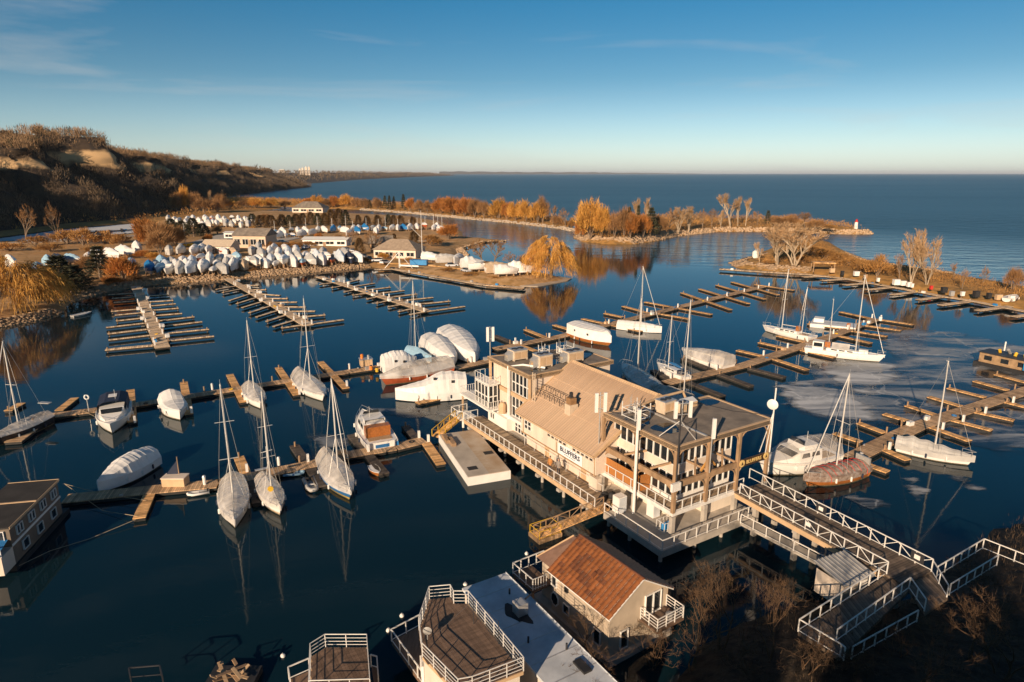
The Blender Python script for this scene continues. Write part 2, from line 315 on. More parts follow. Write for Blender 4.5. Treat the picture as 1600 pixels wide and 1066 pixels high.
def ice_mat(name, white, cover, body=1.0):
    m = bpy.data.materials.new(name); m.use_nodes = True; n = m.node_tree.nodes; l = m.node_tree.links; b = n['Principled BSDF']
    g = n.new('ShaderNodeNewGeometry'); mp = n.new('ShaderNodeMapping'); mp.inputs['Scale'].default_value = (.5, 1.5, 1); mp.inputs['Rotation'].default_value = (0, 0, .6); l.new(g.outputs['Position'], mp.inputs[0])
    n1 = n.new('ShaderNodeTexNoise'); n1.inputs['Scale'].default_value = .13; n1.inputs['Detail'].default_value = 10; n1.inputs['Roughness'].default_value = .66; n1.inputs['Distortion'].default_value = .9; l.new(mp.outputs[0], n1.inputs[0])
    vo = n.new('ShaderNodeTexVoronoi'); vo.feature = 'DISTANCE_TO_EDGE'; vo.inputs['Scale'].default_value = .055; nd = n.new('ShaderNodeTexNoise'); nd.inputs['Scale'].default_value = .25; nd.inputs['Detail'].default_value = 5
    l.new(g.outputs['Position'], nd.inputs[0]); ms = n.new('ShaderNodeVectorMath'); ms.operation = 'MULTIPLY_ADD'; ms.inputs[1].default_value = (7, 7, 0); l.new(nd.outputs[1], ms.inputs[0]); l.new(g.outputs['Position'], ms.inputs[2]); l.new(ms.outputs[0], vo.inputs[0])
    lt = n.new('ShaderNodeMapRange'); lt.inputs[1].default_value = .014; lt.inputs[2].default_value = .0; l.new(vo.outputs[0], lt.inputs[0])
    rp = n.new('ShaderNodeMapRange'); rp.inputs[1].default_value = .62 - cover; rp.inputs[2].default_value = .86 - cover; rp.inputs[4].default_value = white; l.new(n1.outputs[0], rp.inputs[0])
    mx = n.new('ShaderNodeMath'); mx.operation = 'MULTIPLY_ADD'; mx.use_clamp = True; mx.inputs[1].default_value = .35; l.new(lt.outputs[0], mx.inputs[0]); l.new(rp.outputs[0], mx.inputs[2])
    mc = n.new('ShaderNodeMixRGB'); mc.inputs[1].default_value = (.014, .020, .026, 1); mc.inputs[2].default_value = (.60, .62, .64, 1); l.new(mx.outputs[0], mc.inputs[0]); l.new(mc.outputs[0], b.inputs['Base Color'])
    rr = n.new('ShaderNodeMapRange'); rr.inputs[3].default_value = .14; rr.inputs[4].default_value = .7; l.new(mx.outputs[0], rr.inputs[0]); l.new(rr.outputs[0], b.inputs['Roughness']); b.inputs['IOR'].default_value = 1.31
    # the film melts out raggedly towards its rim
    ed = n.new('ShaderNodeAttribute'); ed.attribute_name = 'rim'; n4 = n.new('ShaderNodeTexNoise'); n4.inputs['Scale'].default_value = .35; n4.inputs['Detail'].default_value = 8; l.new(mp.outputs[0], n4.inputs[0])
    ad = n.new('ShaderNodeMath'); ad.operation = 'MULTIPLY_ADD'; ad.inputs[1].default_value = -7.0; l.new(n4.outputs[0], ad.inputs[0]); l.new(ed.outputs['Fac'], ad.inputs[2])
    al = n.new('ShaderNodeMapRange'); al.inputs[1].default_value = -3.4; al.inputs[2].default_value = -2.2; al.inputs[4].default_value = body; l.new(ad.outputs[0], al.inputs[0]); l.new(al.outputs[0], b.inputs['Alpha'])
    return m
ICEL = ice_mat('lagoon_ice', 1.0, .5, 1.0); ICEW = ice_mat('frosted_ice', .95, .26, .97); ICED = ice_mat('dark_thin_ice', .62, .19, .94)

# sunlight warmth put into the colours of dry vegetation, soil and boards
for nm_ in ('golden_willow_twigs', 'russet_leaves', 'brown_twigs', 'pale_twigs', 'dry_scrub', 'yard_ground', 'dry_grass_ground', 'dock_boards', 'finger_boards', 'pale_dock_boards', 'bluff_slope', 'shore_rock', 'weathered_timber', 'tan_trim'):
    for nd_ in bpy.data.materials[nm_].node_tree.nodes:
        if nd_.bl_idname == 'ShaderNodeValToRGB' and any(l_.to_node.bl_idname != 'ShaderNodeMixRGB' or l_.to_socket.name != 'Fac' for l_ in nd_.outputs[0].links):
            for e_ in nd_.color_ramp.elements: c_ = e_.color; e_.color = (min(1, c_[0] * 1.03), c_[1] * .91, c_[2] * .78, 1)
# ------------------------------------------------------------------ water and land
rng = np.random.default_rng(7); random.seed(7)
def struct(o): return tag(o, kind='structure')
mb = MB(); mb.add([(-60000, -3000, 0), (60000, -3000, 0), (60000, 70000, 0), (-60000, 70000, 0)], [(0, 1, 2, 3)])
struct(mb.build('water', WATER))
bed = MB().add([(-60000, -3000, -6), (60000, -3000, -6), (60000, 70000, -6), (-60000, 70000, -6)], [(0, 1, 2, 3)])
struct(bed.build('lake_bed', BANKG))
def sdist(poly, X, Y):
    p = np.asarray(poly, float); d = np.full(X.shape, 1e9); inside = np.zeros(X.shape, bool)
    for i in range(len(p)):
        a = p[i]; b = p[(i + 1) % len(p)]; e = b - a
        t = np.clip(((X - a[0]) * e[0] + (Y - a[1]) * e[1]) / (e @ e), 0, 1)
        d = np.minimum(d, np.hypot(X - a[0] - t * e[0], Y - a[1] - t * e[1]))
        c = ((a[1] > Y) != (b[1] > Y)) & (X < (b[0] - a[0]) * (Y - a[1]) / (b[1] - a[1] + 1e-12) + a[0]); inside ^= c
    return np.where(inside, d, -d)
def fbm(X, Y, s, seed=0, oct=4):
    r = np.random.default_rng(seed); out = np.zeros(np.shape(X)); a = 1.0; tot = 0
    for o in range(oct):
        for k in range(4):
            th = r.uniform(0, 2 * math.pi); ph = r.uniform(0, 6.28); fr = r.uniform(.7, 1.4) * 2 * math.pi / s
            out = out + a * np.sin((X * math.cos(th) + Y * math.sin(th)) * fr + ph) / 2
        tot += a; a *= .55; s *= .48
    return out / tot
def px_poly(pts, z=0): return [tuple(at(*p, z)[:2]) for p in pts]
LANDS = []
def hfun(L, X, Y):
    sd_ = sdist(L['poly'], X, Y); sd_ = sd_ + fbm(X, Y, L['wob'] * 6, 3) * L['wob'] * .5
    h = np.where(sd_ > 0, L['h'] * (1 - np.exp(-np.maximum(sd_, 0) / L['w'])), np.maximum(sd_ * .35, -2))
    bump = L.get('hill')
    if bump:
        for (cx, cy, rr, hh) in bump: h = h + hh * np.exp(-((X - cx) ** 2 + (Y - cy) ** 2) / (2 * rr * rr)) * (sd_ > 0) * np.clip(sd_ / 6, 0, 1)
    return h + np.where(sd_ > 1, fbm(X, Y, 14, 5) * L.get('n', .12), 0) - .05, sd_
def land(name, poly, h, w, res, material, wob=1.0, **k):
    L = dict(poly=poly, h=h, w=w, wob=wob, **k); LANDS.append(L)
    p = np.array(poly); x0, y0 = p.min(0) - 4; x1, y1 = p.max(0) + 4
    nx = int((x1 - x0) / res) + 2; ny = int((y1 - y0) / res) + 2
    X, Y = np.meshgrid(np.linspace(x0, x1, nx), np.linspace(y0, y1, ny)); Z, S = hfun(L, X, Y)
    v = np.stack([X.ravel(), Y.ravel(), Z.ravel()], 1); i = np.arange(nx * ny).reshape(ny, nx)
    keep = np.maximum.reduce([S[:-1, :-1], S[1:, :-1], S[:-1, 1:], S[1:, 1:]]) > -5
    f = np.stack([i[:-1, :-1], i[:-1, 1:], i[1:, 1:], i[1:, :-1]], -1)[keep]
    u, inv = np.unique(f, return_inverse=True)
    o = link(name, np_mesh(name, v[u], inv.reshape(f.shape), material, True)); struct(o); L['o'] = o; return L
def gz(x, y):
    z = 0.0
    for L in LANDS:
        a = hfun(L, np.array([x], float), np.array([y], float))[0][0]; z = max(z, float(a))
    return z
yard = land('marina_yard_ground', px_poly([(-330, 590), (-120, 545), (0, 512), (60, 500), (98, 489), (112, 473), (160, 458), (235, 446), (330, 439), (430, 431), (510, 424), (580, 418), (625, 424), (680, 434), (740, 443), (820, 448), (886, 438), (868, 431), (815, 421), (770, 416), (722, 404), (712, 390), (745, 380), (790, 377), (725, 371), (722, 362), (706, 352), (690, 347), (640, 339), (560, 335), (500, 333), (420, 331), (330, 336), (245, 347), (215, 366), (100, 379), (0, 380), (-330, 396)]), 1.6, 3.5, 2.4, YARDG, 1.2)
spit = land('outer_spit_ground', px_poly([(330, 322), (440, 323), (560, 328), (640, 334), (740, 343.5), (800, 349), (870, 357), (893, 362), (897, 352), (885, 346), (820, 338), (740, 329), (650, 324), (560, 319), (450, 316), (330, 316)]), 2.6, 6, 5, GRASSG, 2)
head = land('headland_ground', px_poly([(896, 372), (912, 378), (950, 382), (990, 382), (1025, 377), (1060, 369), (1120, 362.5), (1180, 362), (1260, 364), (1330, 366.5), (1366, 366), (1345, 360), (1290, 353), (1200, 347), (1100, 344), (1000, 344), (930, 347), (900, 354)]), 3.2, 6, 3.2, GRASSG, 1.6)
rspit = land('beach_spit_ground', px_poly([(1141, 411), (1150, 419), (1200, 424), (1262, 428), (1320, 435), (1393, 448), (1475, 463), (1520, 473), (1600, 487), (1750, 515), (1900, 540), (1900, 500), (1750, 474), (1600, 449), (1500, 432), (1420, 420), (1362, 411), (1330, 398), (1290, 386), (1240, 383), (1205, 388), (1180, 400)]), 1.5, 3, 2.4, GRASSG, 1.0,
             hill=[(*at(1275, 392)[:2], 11, 3.2), (*at(1240, 398)[:2], 9, 1.6)])
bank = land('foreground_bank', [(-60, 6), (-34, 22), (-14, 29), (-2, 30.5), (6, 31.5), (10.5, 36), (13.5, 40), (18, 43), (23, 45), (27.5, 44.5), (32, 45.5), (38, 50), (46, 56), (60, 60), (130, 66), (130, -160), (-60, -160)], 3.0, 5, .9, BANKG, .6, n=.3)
# ---- the bluffs: a long escarpment running off into the distance on the left
toe_px = [(0, 366), (100, 353), (215, 344), (290, 331), (345, 309), (380, 304.5), (430, 298.5), (488, 292.5)]
toe = [(-300, -420), (-285, -150), (-262, 60), (-262, 220)] + [tuple(at(*p)[:2]) for p in toe_px]
toe += [tuple(at(470, 288.5)[:2]), tuple(at(560, 281)[:2]), tuple(at(640, 277)[:2]), tuple(at(715, 274.3)[:2])]
topz = [60, 60, 56, 54, 53, 53, 54, 58, 53, 47, 43, 37, 31, 33, 34, 32]
toe = np.array(toe); seg = np.r_[0, np.cumsum(np.hypot(*np.diff(toe, axis=0).T))]
def bluff(s0, s1, ds, nt_, name, seed):
    ss = np.arange(s0, s1 + ds, ds); tx = np.interp(ss, seg, toe[:, 0]); ty = np.interp(ss, seg, toe[:, 1]); zt = np.interp(ss, seg, topz)
    k = max(1, int(60 / ds)); kern = np.ones(2 * k + 1) / (2 * k + 1)
    gx = np.gradient(np.convolve(np.pad(tx, k, 'edge'), kern, 'valid'), ss); gy = np.gradient(np.convolve(np.pad(ty, k, 'edge'), kern, 'valid'), ss); ln = np.hypot(gx, gy)
    nxv, nyv = -gy / ln, gx / ln                       # inland
    ts = np.linspace(0, 1.6, nt_); T, S = np.meshgrid(ts, ss)
    depth = np.interp(ss, seg, [74] * 8 + [78, 80, 84, 120, 250, 300, 350, 400])
    prof = np.interp(T, [0, .08, .45, .66, .72, .95, 1.0, 1.12, 1.6], [0, .04, .38, .58, .66, .93, .97, 1.0, 1.03])
    spur = fbm(S, S * 0, 75, seed, 3); gully = fbm(S, T * 40, 38, seed + 1, 4) + 2.4 * np.abs(fbm(S, T * 16, 21, seed + 9, 3)) * np.clip((T - .45) * 5, 0, 1)
    off = (T * depth[:, None]) + (spur * 36 + gully * 11) * np.clip(T * 2.2, 0, 1) * np.clip((1.45 - T) * 3, 0, 1)
    X = tx[:, None] + nxv[:, None] * off; Y = ty[:, None] + nyv[:, None] * off
    Z = prof * zt[:, None] * (1 + .10 * fbm(S, S * 0 + 9, 260, seed + 2, 3) * np.clip(T, 0, 1)) + fbm(X, Y, 30, seed + 3) * 1.6 * np.clip(T * 3, 0, 1) + .3
    Z[:, 0] = -.5
    n, m = T.shape; i = np.arange(n * m).reshape(n, m)
    f = np.stack([i[:-1, :-1], i[1:, :-1], i[1:, 1:], i[:-1, 1:]], -1).reshape(-1, 4)
    me = np_mesh(name, np.stack([X.ravel(), Y.ravel(), Z.ravel()], 1), f, BLUFFM, True)
    sand = np.clip(1 - np.abs(T - .80) / .25, 0, 1) * np.clip(fbm(S, T * 120, 120, seed + 7, 3) * 1.6 + .60, 0, 1) * .9
    a = me.attributes.new('sand', 'FLOAT', 'POINT'); a.data.foreach_set('value', sand.ravel().astype(np.float32))
    o = link(name, me); struct(o); return X, Y, Z, T, S, sand
NEAR = seg[11]
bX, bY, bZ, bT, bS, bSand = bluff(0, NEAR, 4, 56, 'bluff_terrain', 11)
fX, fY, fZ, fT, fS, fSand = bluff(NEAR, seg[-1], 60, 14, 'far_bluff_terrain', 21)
# low shore strip between bluff toe and the yard
shore = land('park_shore_ground', [tuple(at(*p)[:2]) for p in [(-200, 384), (0, 370), (100, 357), (215, 347.5), (245, 346), (330, 338), (440, 326), (440, 316), (385, 309), (345, 309), (280, 326), (200, 340), (100, 350), (0, 361), (-200, 372)]], 1.4, 5, 5, GRASSG, 1.5)
# far hazy land on the horizon and the far city skyline
p0, p1 = at(690, 273.6), at(1180, 271.7)
fl = MB(); pts = [(lerp(26000 * (690 - 800) / F, 34000 * .30, t), lerp(26000, 36000, t)) for t in np.linspace(0, 1, 40)]
secs = []
for k, (x, y) in enumerate(pts):
    hh = 95 * (1 - k / 39) ** .7 * (.75 + .5 * random.random()) + 12
    secs.append([(x, y, -2), (x, y + 30, hh), (x + 40, y + 1800, hh * 1.1), (x, y + 2500, -2)])
fl.loft(secs); struct(fl.build('far_shore_land', BLUFFM))
# ---- rocks along the shores (riprap, uncountable)
def icoish(n, r):
    g = np.random.default_rng(n); th = g.uniform(0, 6.28, 3)
    return None
ROCKV = np.array([(1,0,0),(-1,0,0),(0,1,0),(0,-1,0),(0,0,1),(0,0,-1)], float); ROCKF = np.array([(0,2,4),(2,1,4),(1,3,4),(3,0,4),(2,0,5),(1,2,5),(3,1,5),(0,3,5)])
CUBEV = np.array([(-1,-1,-1),(1,-1,-1),(1,1,-1),(-1,1,-1),(-1,-1,1),(1,-1,1),(1,1,1),(-1,1,1)], float) * .62
CUBEF = np.array([(0,3,2),(0,2,1),(4,5,6),(4,6,7),(0,1,5),(0,5,4),(1,2,6),(1,6,5),(2,3,7),(2,7,6),(3,0,4),(3,4,7)])
def rocks(name, pts, n, rmin, rmax, spread, zlo, zhi, material, inland=None, label=None):
    P_ = np.array([tuple(at(*p)[:2]) for p in pts]); sg = np.r_[0, np.cumsum(np.hypot(*np.diff(P_, axis=0).T))]
    s = rng.uniform(0, sg[-1], n); x = np.interp(s, sg, P_[:, 0]); y = np.interp(s, sg, P_[:, 1])
    d = rng.uniform(0, 1, n); gx = np.interp(s + .5, sg, P_[:, 0]) - np.interp(s - .5, sg, P_[:, 0]); gy = np.interp(s + .5, sg, P_[:, 1]) - np.interp(s - .5, sg, P_[:, 1]); ln = np.hypot(gx, gy) + 1e-6
    x = x - gy / ln * d * spread; y = y + gx / ln * d * spread; z = lerp(zlo, zhi, d) ; r = rng.uniform(rmin, rmax, n) ** 1
    v = CUBEV[None] * (1 + rng.uniform(-.35, .35, (n, 8, 3))) * r[:, None, None] * np.array([1.15, 1, .75])
    th = rng.uniform(0, 6.28, n); c_, s_ = np.cos(th)[:, None], np.sin(th)[:, None]
    vx = v[..., 0] * c_ - v[..., 1] * s_; vy = v[..., 0] * s_ + v[..., 1] * c_
    v = np.stack([vx + x[:, None], vy + y[:, None], v[..., 2] + z[:, None]], -1).reshape(-1, 3)
    f = (CUBEF[None] + (np.arange(n) * 8)[:, None, None]).reshape(-1, 3)
    return tag(link(name, np_mesh(name, v, f, material)), label, 'rocks', None, 'stuff')
rocks('shore_rocks', [(896, 371), (912, 377), (950, 381), (990, 381.5), (1025, 376.5), (1060, 369)], 1100, .5, 1.3, 5, -.2, 2.6, ROCK, label='big pale boulders armouring the near end of the headland')
rocks('shore_rocks', [(1060, 369), (1120, 362.5), (1180, 362), (1260, 364), (1330, 366.5), (1366, 366)], 1100, .4, 1.0, 5, -.2, 2.2, ROCK, label='rocks along the thin headland out to the lighthouse')
rocks('shore_rocks', [(1180, 400), (1141, 411), (1150, 418), (1200, 423.5), (1262, 427.5)], 900, .3, .8, 5, -.1, 1.6, ROCK, label='rocks round the tip of the beach spit')
rocks('shore_rocks', [(112, 473), (160, 458), (235, 446), (330, 439), (430, 431), (510, 424), (580, 418)], 2200, .25, .6, 4.5, -.1, 1.5, ROCK, label='rock bank below the front row of stored boats')
rocks('shore_rocks', [(-60, 527), (0, 512), (60, 500), (98, 489)], 700, .25, .6, 3, -.1, 1.2, ROCK, label='rock edge below the leaning willow on the left')
rocks('shore_rocks', [(560, 328), (640, 334), (740, 343.5), (800, 349), (870, 357), (893, 362)], 900, .5, 1.2, 4, -.1, 1.0, SANDB, label='pale stony beach along the outer spit')
rocks('shore_rocks', [(1290, 386), (1330, 398), (1362, 411), (1420, 420), (1500, 432)][::-1], 700, .3, .9, 4, -.1, 1.4, ROCK, label='rocks on the lake side of the beach spit')
rocks('shore_rocks', [(722, 404), (712, 390), (745, 380), (790, 377)][::-1], 300, .3, .7, 3, -.1, 1, ROCK, label='stones round the small cove beside the clubhouse')
b = MB(); b.prism([tuple(at(*p)[:2]) for p in [(812, 447.5), (840, 448.5), (887, 439.5), (893, 436), (872, 432.5), (845, 440)]], -.3, .22); struct(b.build('beach', SANDB))
# paved strips and paths
for nm, pts, z, m_ in (('yard_road', [(300, 384), (345, 371), (420, 371), (470, 377), (440, 384), (360, 389), (330, 396)], 0, CONC), ('yard_pavement', [(590, 418), (700, 407), (820, 424), (835, 433), (760, 433), (650, 419)], 0, YARDG), ('park_path', [(0, 384.5), (120, 379), (215, 372), (212, 374.5), (120, 382), (0, 388)], 0, SANDB)):
    poly = [at(*p) for p in pts]; zz = 1.75
    struct(MB().prism([tuple(p[:2]) for p in poly], 1.2, zz).build(nm, m_))
# ---- ice
def ice(name, pts, material, label, z=.03):
    poly = px_poly(pts); p = np.array(poly); c = p.mean(0); lo, hi = p.min(0), p.max(0); res = max(.3, float((hi - lo).max()) / 90); X, Y = np.meshgrid(np.arange(lo[0] - 1, hi[0] + 1, res), np.arange(lo[1] - 1, hi[1] + 1, res)); S = sdist(poly, X, Y)
    i = np.arange(X.size).reshape(X.shape); f = np.stack([i[:-1, :-1], i[:-1, 1:], i[1:, 1:], i[1:, :-1]], -1)[np.maximum(S[:-1, :-1], S[1:, 1:]) > -.5]; u, inv = np.unique(f, return_inverse=True)
    v = np.stack([X.ravel()[u], Y.ravel()[u], np.full(len(u), z)], 1); v[:, :2] -= c; me = np_mesh(name, v, inv.reshape(f.shape), material); at_ = me.attributes.new('rim', 'FLOAT', 'POINT'); at_.data.foreach_set('value', S.ravel()[u].astype(np.float32))
    o = link(name, me, None, (c[0], c[1], 0)); return tag(o, label, 'ice', None, 'thing')
ice('ice_sheet', [(1375, 518), (1430, 514), (1500, 520), (1560, 533), (1660, 552), (1660, 700), (1560, 712), (1500, 690), (1440, 668), (1380, 668), (1300, 664), (1230, 640), (1210, 604), (1260, 590), (1262, 566), (1300, 555), (1390, 556), (1375, 540)], ICED, 'wide dark sheet of thin ice with white cracks around the right-hand docks', .03)
ice('ice_sheet', [(1275, 571), (1300, 565), (1390, 567), (1412, 578), (1395, 600), (1345, 609), (1310, 604)], ICEW, 'frosted ice sheet below the long white two-masted sailboat', .05)
ice('ice_sheet', [(1215, 600), (1260, 598), (1330, 612), (1372, 640), (1366, 660), (1300, 656), (1240, 640), (1222, 622)], ICEW, 'pale ice sheet to the right of the satellite dish', .05)
ice('ice_sheet', [(1290, 597), (1345, 594), (1372, 606), (1360, 620), (1320, 612)], ICEW, 'small grey ice patch between two larger frosted sheets', .04)
ice('ice_sheet', [(1327, 778), (1360, 781), (1398, 795), (1370, 800), (1340, 798)], ICEW, 'blue white ice floe drifting below the bridge railing', .05)
ice('ice_sheet', [(1411, 752), (1430, 750), (1447, 770), (1438, 783), (1417, 777)], ICEW, 'faint ice floe nearest the covered sailboat on the right', .04)
ice('ice_sheet', [(1480, 738), (1500, 742), (1540, 765), (1530, 770), (1495, 757)], ICEW, 'narrow ice floe off the bow of the covered sailboat', .04)
ice('ice_sheet', [(575, 637), (660, 637), (668, 648), (640, 656), (596, 652), (560, 645)], ICED, 'dark ice film off the bow of the wooden-sterned cruiser', .03)
ice('ice_sheet', [(684, 645), (705, 632), (738, 630), (742, 650), (722, 662), (690, 655)], ICED, 'dark ice film between the white wrapped cruiser and the restaurant stairs', .03)
ice('ice_sheet', [(478, 682), (520, 676), (545, 684), (540, 700), (500, 704), (484, 694)], ICED, 'small patch of skim ice behind the blue and yellow sailboat', .03)
ice('ice_sheet', [(-200, 389), (0, 372.5), (100, 358.5), (215, 349), (232, 352), (212, 364), (150, 369), (100, 376.5), (0, 377)], ICEL, 'long frozen lagoon at the foot of the bluffs', .03)
# ------------------------------------------------------------------ trees: a few prototypes, shared by copies
def ribbons(P0, P1, w0, w1, r):
    """triangular slivers from P0 to P1"""
    d = P1 - P0; a = np.cross(d, r.normal(size=d.shape)); a /= (np.linalg.norm(a, axis=1, keepdims=True) + 1e-9)
    w0 = np.broadcast_to(np.asarray(w0, float), len(P0))[:, None]
    v = np.stack([P0 - a * w0, P0 + a * w0, P1], 1).reshape(-1, 3); return v, np.arange(len(v)).reshape(-1, 3)
def bare_proto(seed, h=10.0, spread=.55, trunk=.28, lev=5, kids=3, tw=.05, multi=1, m1=None, m2=None, up=.25, twn=5):
    r = random.Random(seed); q = np.random.default_rng(seed); mb = MB(); P0 = []; P1 = []; W = []
    def grow(p, d, ln, rad, l):
        pts = [p]; dd = d.copy(); n = 3
        for i in range(n):
            dd = (dd + Vector((r.gauss(0, .13), r.gauss(0, .13), r.gauss(0, .08) + up * .12))).normalized(); pts.append(pts[-1] + dd * ln / n)
        if l >= lev - 1:
            for i in range(n): P0.append(pts[i]); P1.append(pts[i + 1] + (pts[i + 1] - pts[i]) * .25); W.append(max(rad, tw * .8))
            for _ in range(twn):
                t = pts[r.randint(1, n)]; e = (dd + Vector((r.gauss(0, .6), r.gauss(0, .6), r.gauss(.1, .45)))).normalized()
                P0.append(t); P1.append(t + e * ln * r.uniform(.5, 1.0)); W.append(tw)
            return
        mb.tube(pts, [rad, rad * .88, rad * .76, rad * .62], 5 if l < 2 else 4, cap=False)
        k = kids + (1 if r.random() < .5 else 0)
        for j in range(k):
            a = r.uniform(0, 6.28); s = spread * r.uniform(.7, 1.35)
            e = (dd + (Vector((math.cos(a), math.sin(a), 0)) * s)).normalized()
            st = pts[-1] if j < 2 else pts[r.randint(1, n)]
            grow(st, e, ln * r.uniform(.62, .82), rad * .62, l + 1)
    for m in range(multi):
        a = r.uniform(0, 6.28); lean = .0 if multi == 1 else .32
        grow(Vector((math.cos(a) * .2 * (multi > 1), math.sin(a) * .2 * (multi > 1), -.3)), Vector((math.cos(a) * lean, math.sin(a) * lean, 1)).normalized(), h * .30, trunk * (1 if multi == 1 else .7), 0)
    v, f = ribbons(np.array([tuple(p) for p in P0]), np.array([tuple(p) for p in P1]), np.array(W), 0, q)
    return mb.mesh('trunk', m1 or BARK), np_mesh('crown', v, f, m2 or TWIG)
def willow_proto(seed, h=9.0, rad=5.0, n=900, m=None, w=.06, droop=1.0):
    r = random.Random(seed); q = np.random.default_rng(seed); mb = MB(); V_ = []; 
    mb.tube([(0, 0, -.3), (.1, 0, h * .15), (-.1, .15, h * .32)], [.55, .42, .36], 7, cap=False); tips = []
    for k in range(9):
        a = k / 9 * 6.28 + r.uniform(-.3, .3); e = r.uniform(.5, 1.0)
        p = [(-.1, .15, h * .30), (math.cos(a) * rad * .28 * e, math.sin(a) * rad * .28 * e, h * (.52 + .1 * r.random())), (math.cos(a) * rad * .55 * e, math.sin(a) * rad * .55 * e, h * r.uniform(.66, .86)), (math.cos(a) * rad * .8 * e, math.sin(a) * rad * .8 * e, h * r.uniform(.74, .9))]
        mb.tube(p, [.24, .17, .1, .05], 5, cap=False); tips += [Vector(p[2]), Vector(p[3]), Vector(p[1]).lerp(Vector(p[2]), .5)]
    nc = 64; cl = [(q.uniform(0, 6.28), math.sqrt(q.uniform(.0, 1)), q.uniform(.58, 1.08)) for _ in range(nc)]
    P0 = []; P1 = []; W = []
    for i in range(n):
        a, rr, hh = cl[i % nc]; a += q.normal(0, .10); rr = min(1.0, abs(rr + q.normal(0, .05)))
        zt = h * (1.0 - .48 * rr ** 2.4) * hh; p = np.array([math.cos(a) * rr * rad * hh ** .5 * .95, math.sin(a) * rr * rad * hh ** .5 * .95, zt + q.normal(0, .12)])
        d = np.array([math.cos(a) * .55, math.sin(a) * .55, .75]); ln = h * q.uniform(.22, .48) * (.55 + .6 * rr) * droop; sp = 5
        for k in range(sp):
            d = d + np.array([q.normal(0, .14), q.normal(0, .14), -.62]); e = p + d / np.linalg.norm(d) * ln / sp * 1.25
            if e[2] < .5: break
            P0.append(p); P1.append(e); W.append(w * q.uniform(.6, 1.5)); p = p + (e - p) * .85
    v, f = ribbons(np.array(P0), np.array(P1), np.array(W), 0, q); return mb.mesh('trunk', BARK), np_mesh('crown', v, f, m or GOLD)
def round_proto(seed, h=6.0, rad=3.0, n=1500, m=None, w=.05, low=.12):
    """a twiggy crown of fine upright slivers, clumped, with gaps"""
    r = random.Random(seed); q = np.random.default_rng(seed); mb = MB()
    for k in range(5):
        a = k * 1.26 + r.uniform(-.3, .3); mb.tube([(0, 0, -.2), (math.cos(a) * rad * .25, math.sin(a) * rad * .25, h * .35), (math.cos(a) * rad * .5, math.sin(a) * rad * .5, h * .7)], [.13, .09, .03], 4, cap=False)
    cl = q.normal(size=(26, 3)); cl /= np.linalg.norm(cl, axis=1, keepdims=True); cl[:, 2] = np.abs(cl[:, 2]) * 1.0 - .12; cl *= q.uniform(.45, .95, (26, 1))
    c = cl[q.integers(0, 26, n)] + q.normal(0, .15, (n, 3)); P0 = np.c_[c[:, 0] * rad, c[:, 1] * rad, h * low + (c[:, 2] * .56 + .34) * h * (1 - low)]
    P0[:, 2] = np.maximum(P0[:, 2], .05); d = np.c_[c[:, 0], c[:, 1], np.full(n, .9)] + q.normal(0, .35, (n, 3)); d /= np.linalg.norm(d, axis=1, keepdims=True)
    P1 = P0 + d * q.uniform(.09, .2, (n, 1)) * h; v, f = ribbons(P0, P1, w * q.uniform(.7, 1.5, n), 0, q); return mb.mesh('trunk', BARK), np_mesh('crown', v, f, m or TWIG)
def conif_proto(seed, h=8.0, rad=2.0, n=1400, m=None, w=.10, flat=.8, layers=0):
    q = np.random.default_rng(seed); mb = MB(); mb.tube([(0, 0, -.3), (0, 0, h * .5), (0, 0, h * .97)], [.2, .12, .02], 5, cap=False)
    t = q.uniform(0, 1, n) ** .75
    if layers: t = np.clip((np.floor(t * layers) + q.normal(.5, .16, n)) / layers, 0, 1)
    a = q.uniform(0, 6.28, n); lob = 1 + .22 * np.sin(a * 3 + t * 9) + .15 * np.sin(a * 5 - t * 17)
    rr = (1 - t) ** flat * rad * lob * np.sqrt(q.uniform(.25, 1, n)); z = .06 * h + t * h * .94
    P0 = np.c_[np.cos(a) * rr, np.sin(a) * rr, z]; d = np.c_[np.cos(a), np.sin(a), q.normal(.25, .5, n)]; P1 = P0 + d * q.uniform(.06, .13, (n, 1)) * h * .6
    v, f = ribbons(P0, P1, w * q.uniform(.7, 1.5, n), 0, q); return mb.mesh('trunk', BARK), np_mesh('crown', v, f, m or CONIF)
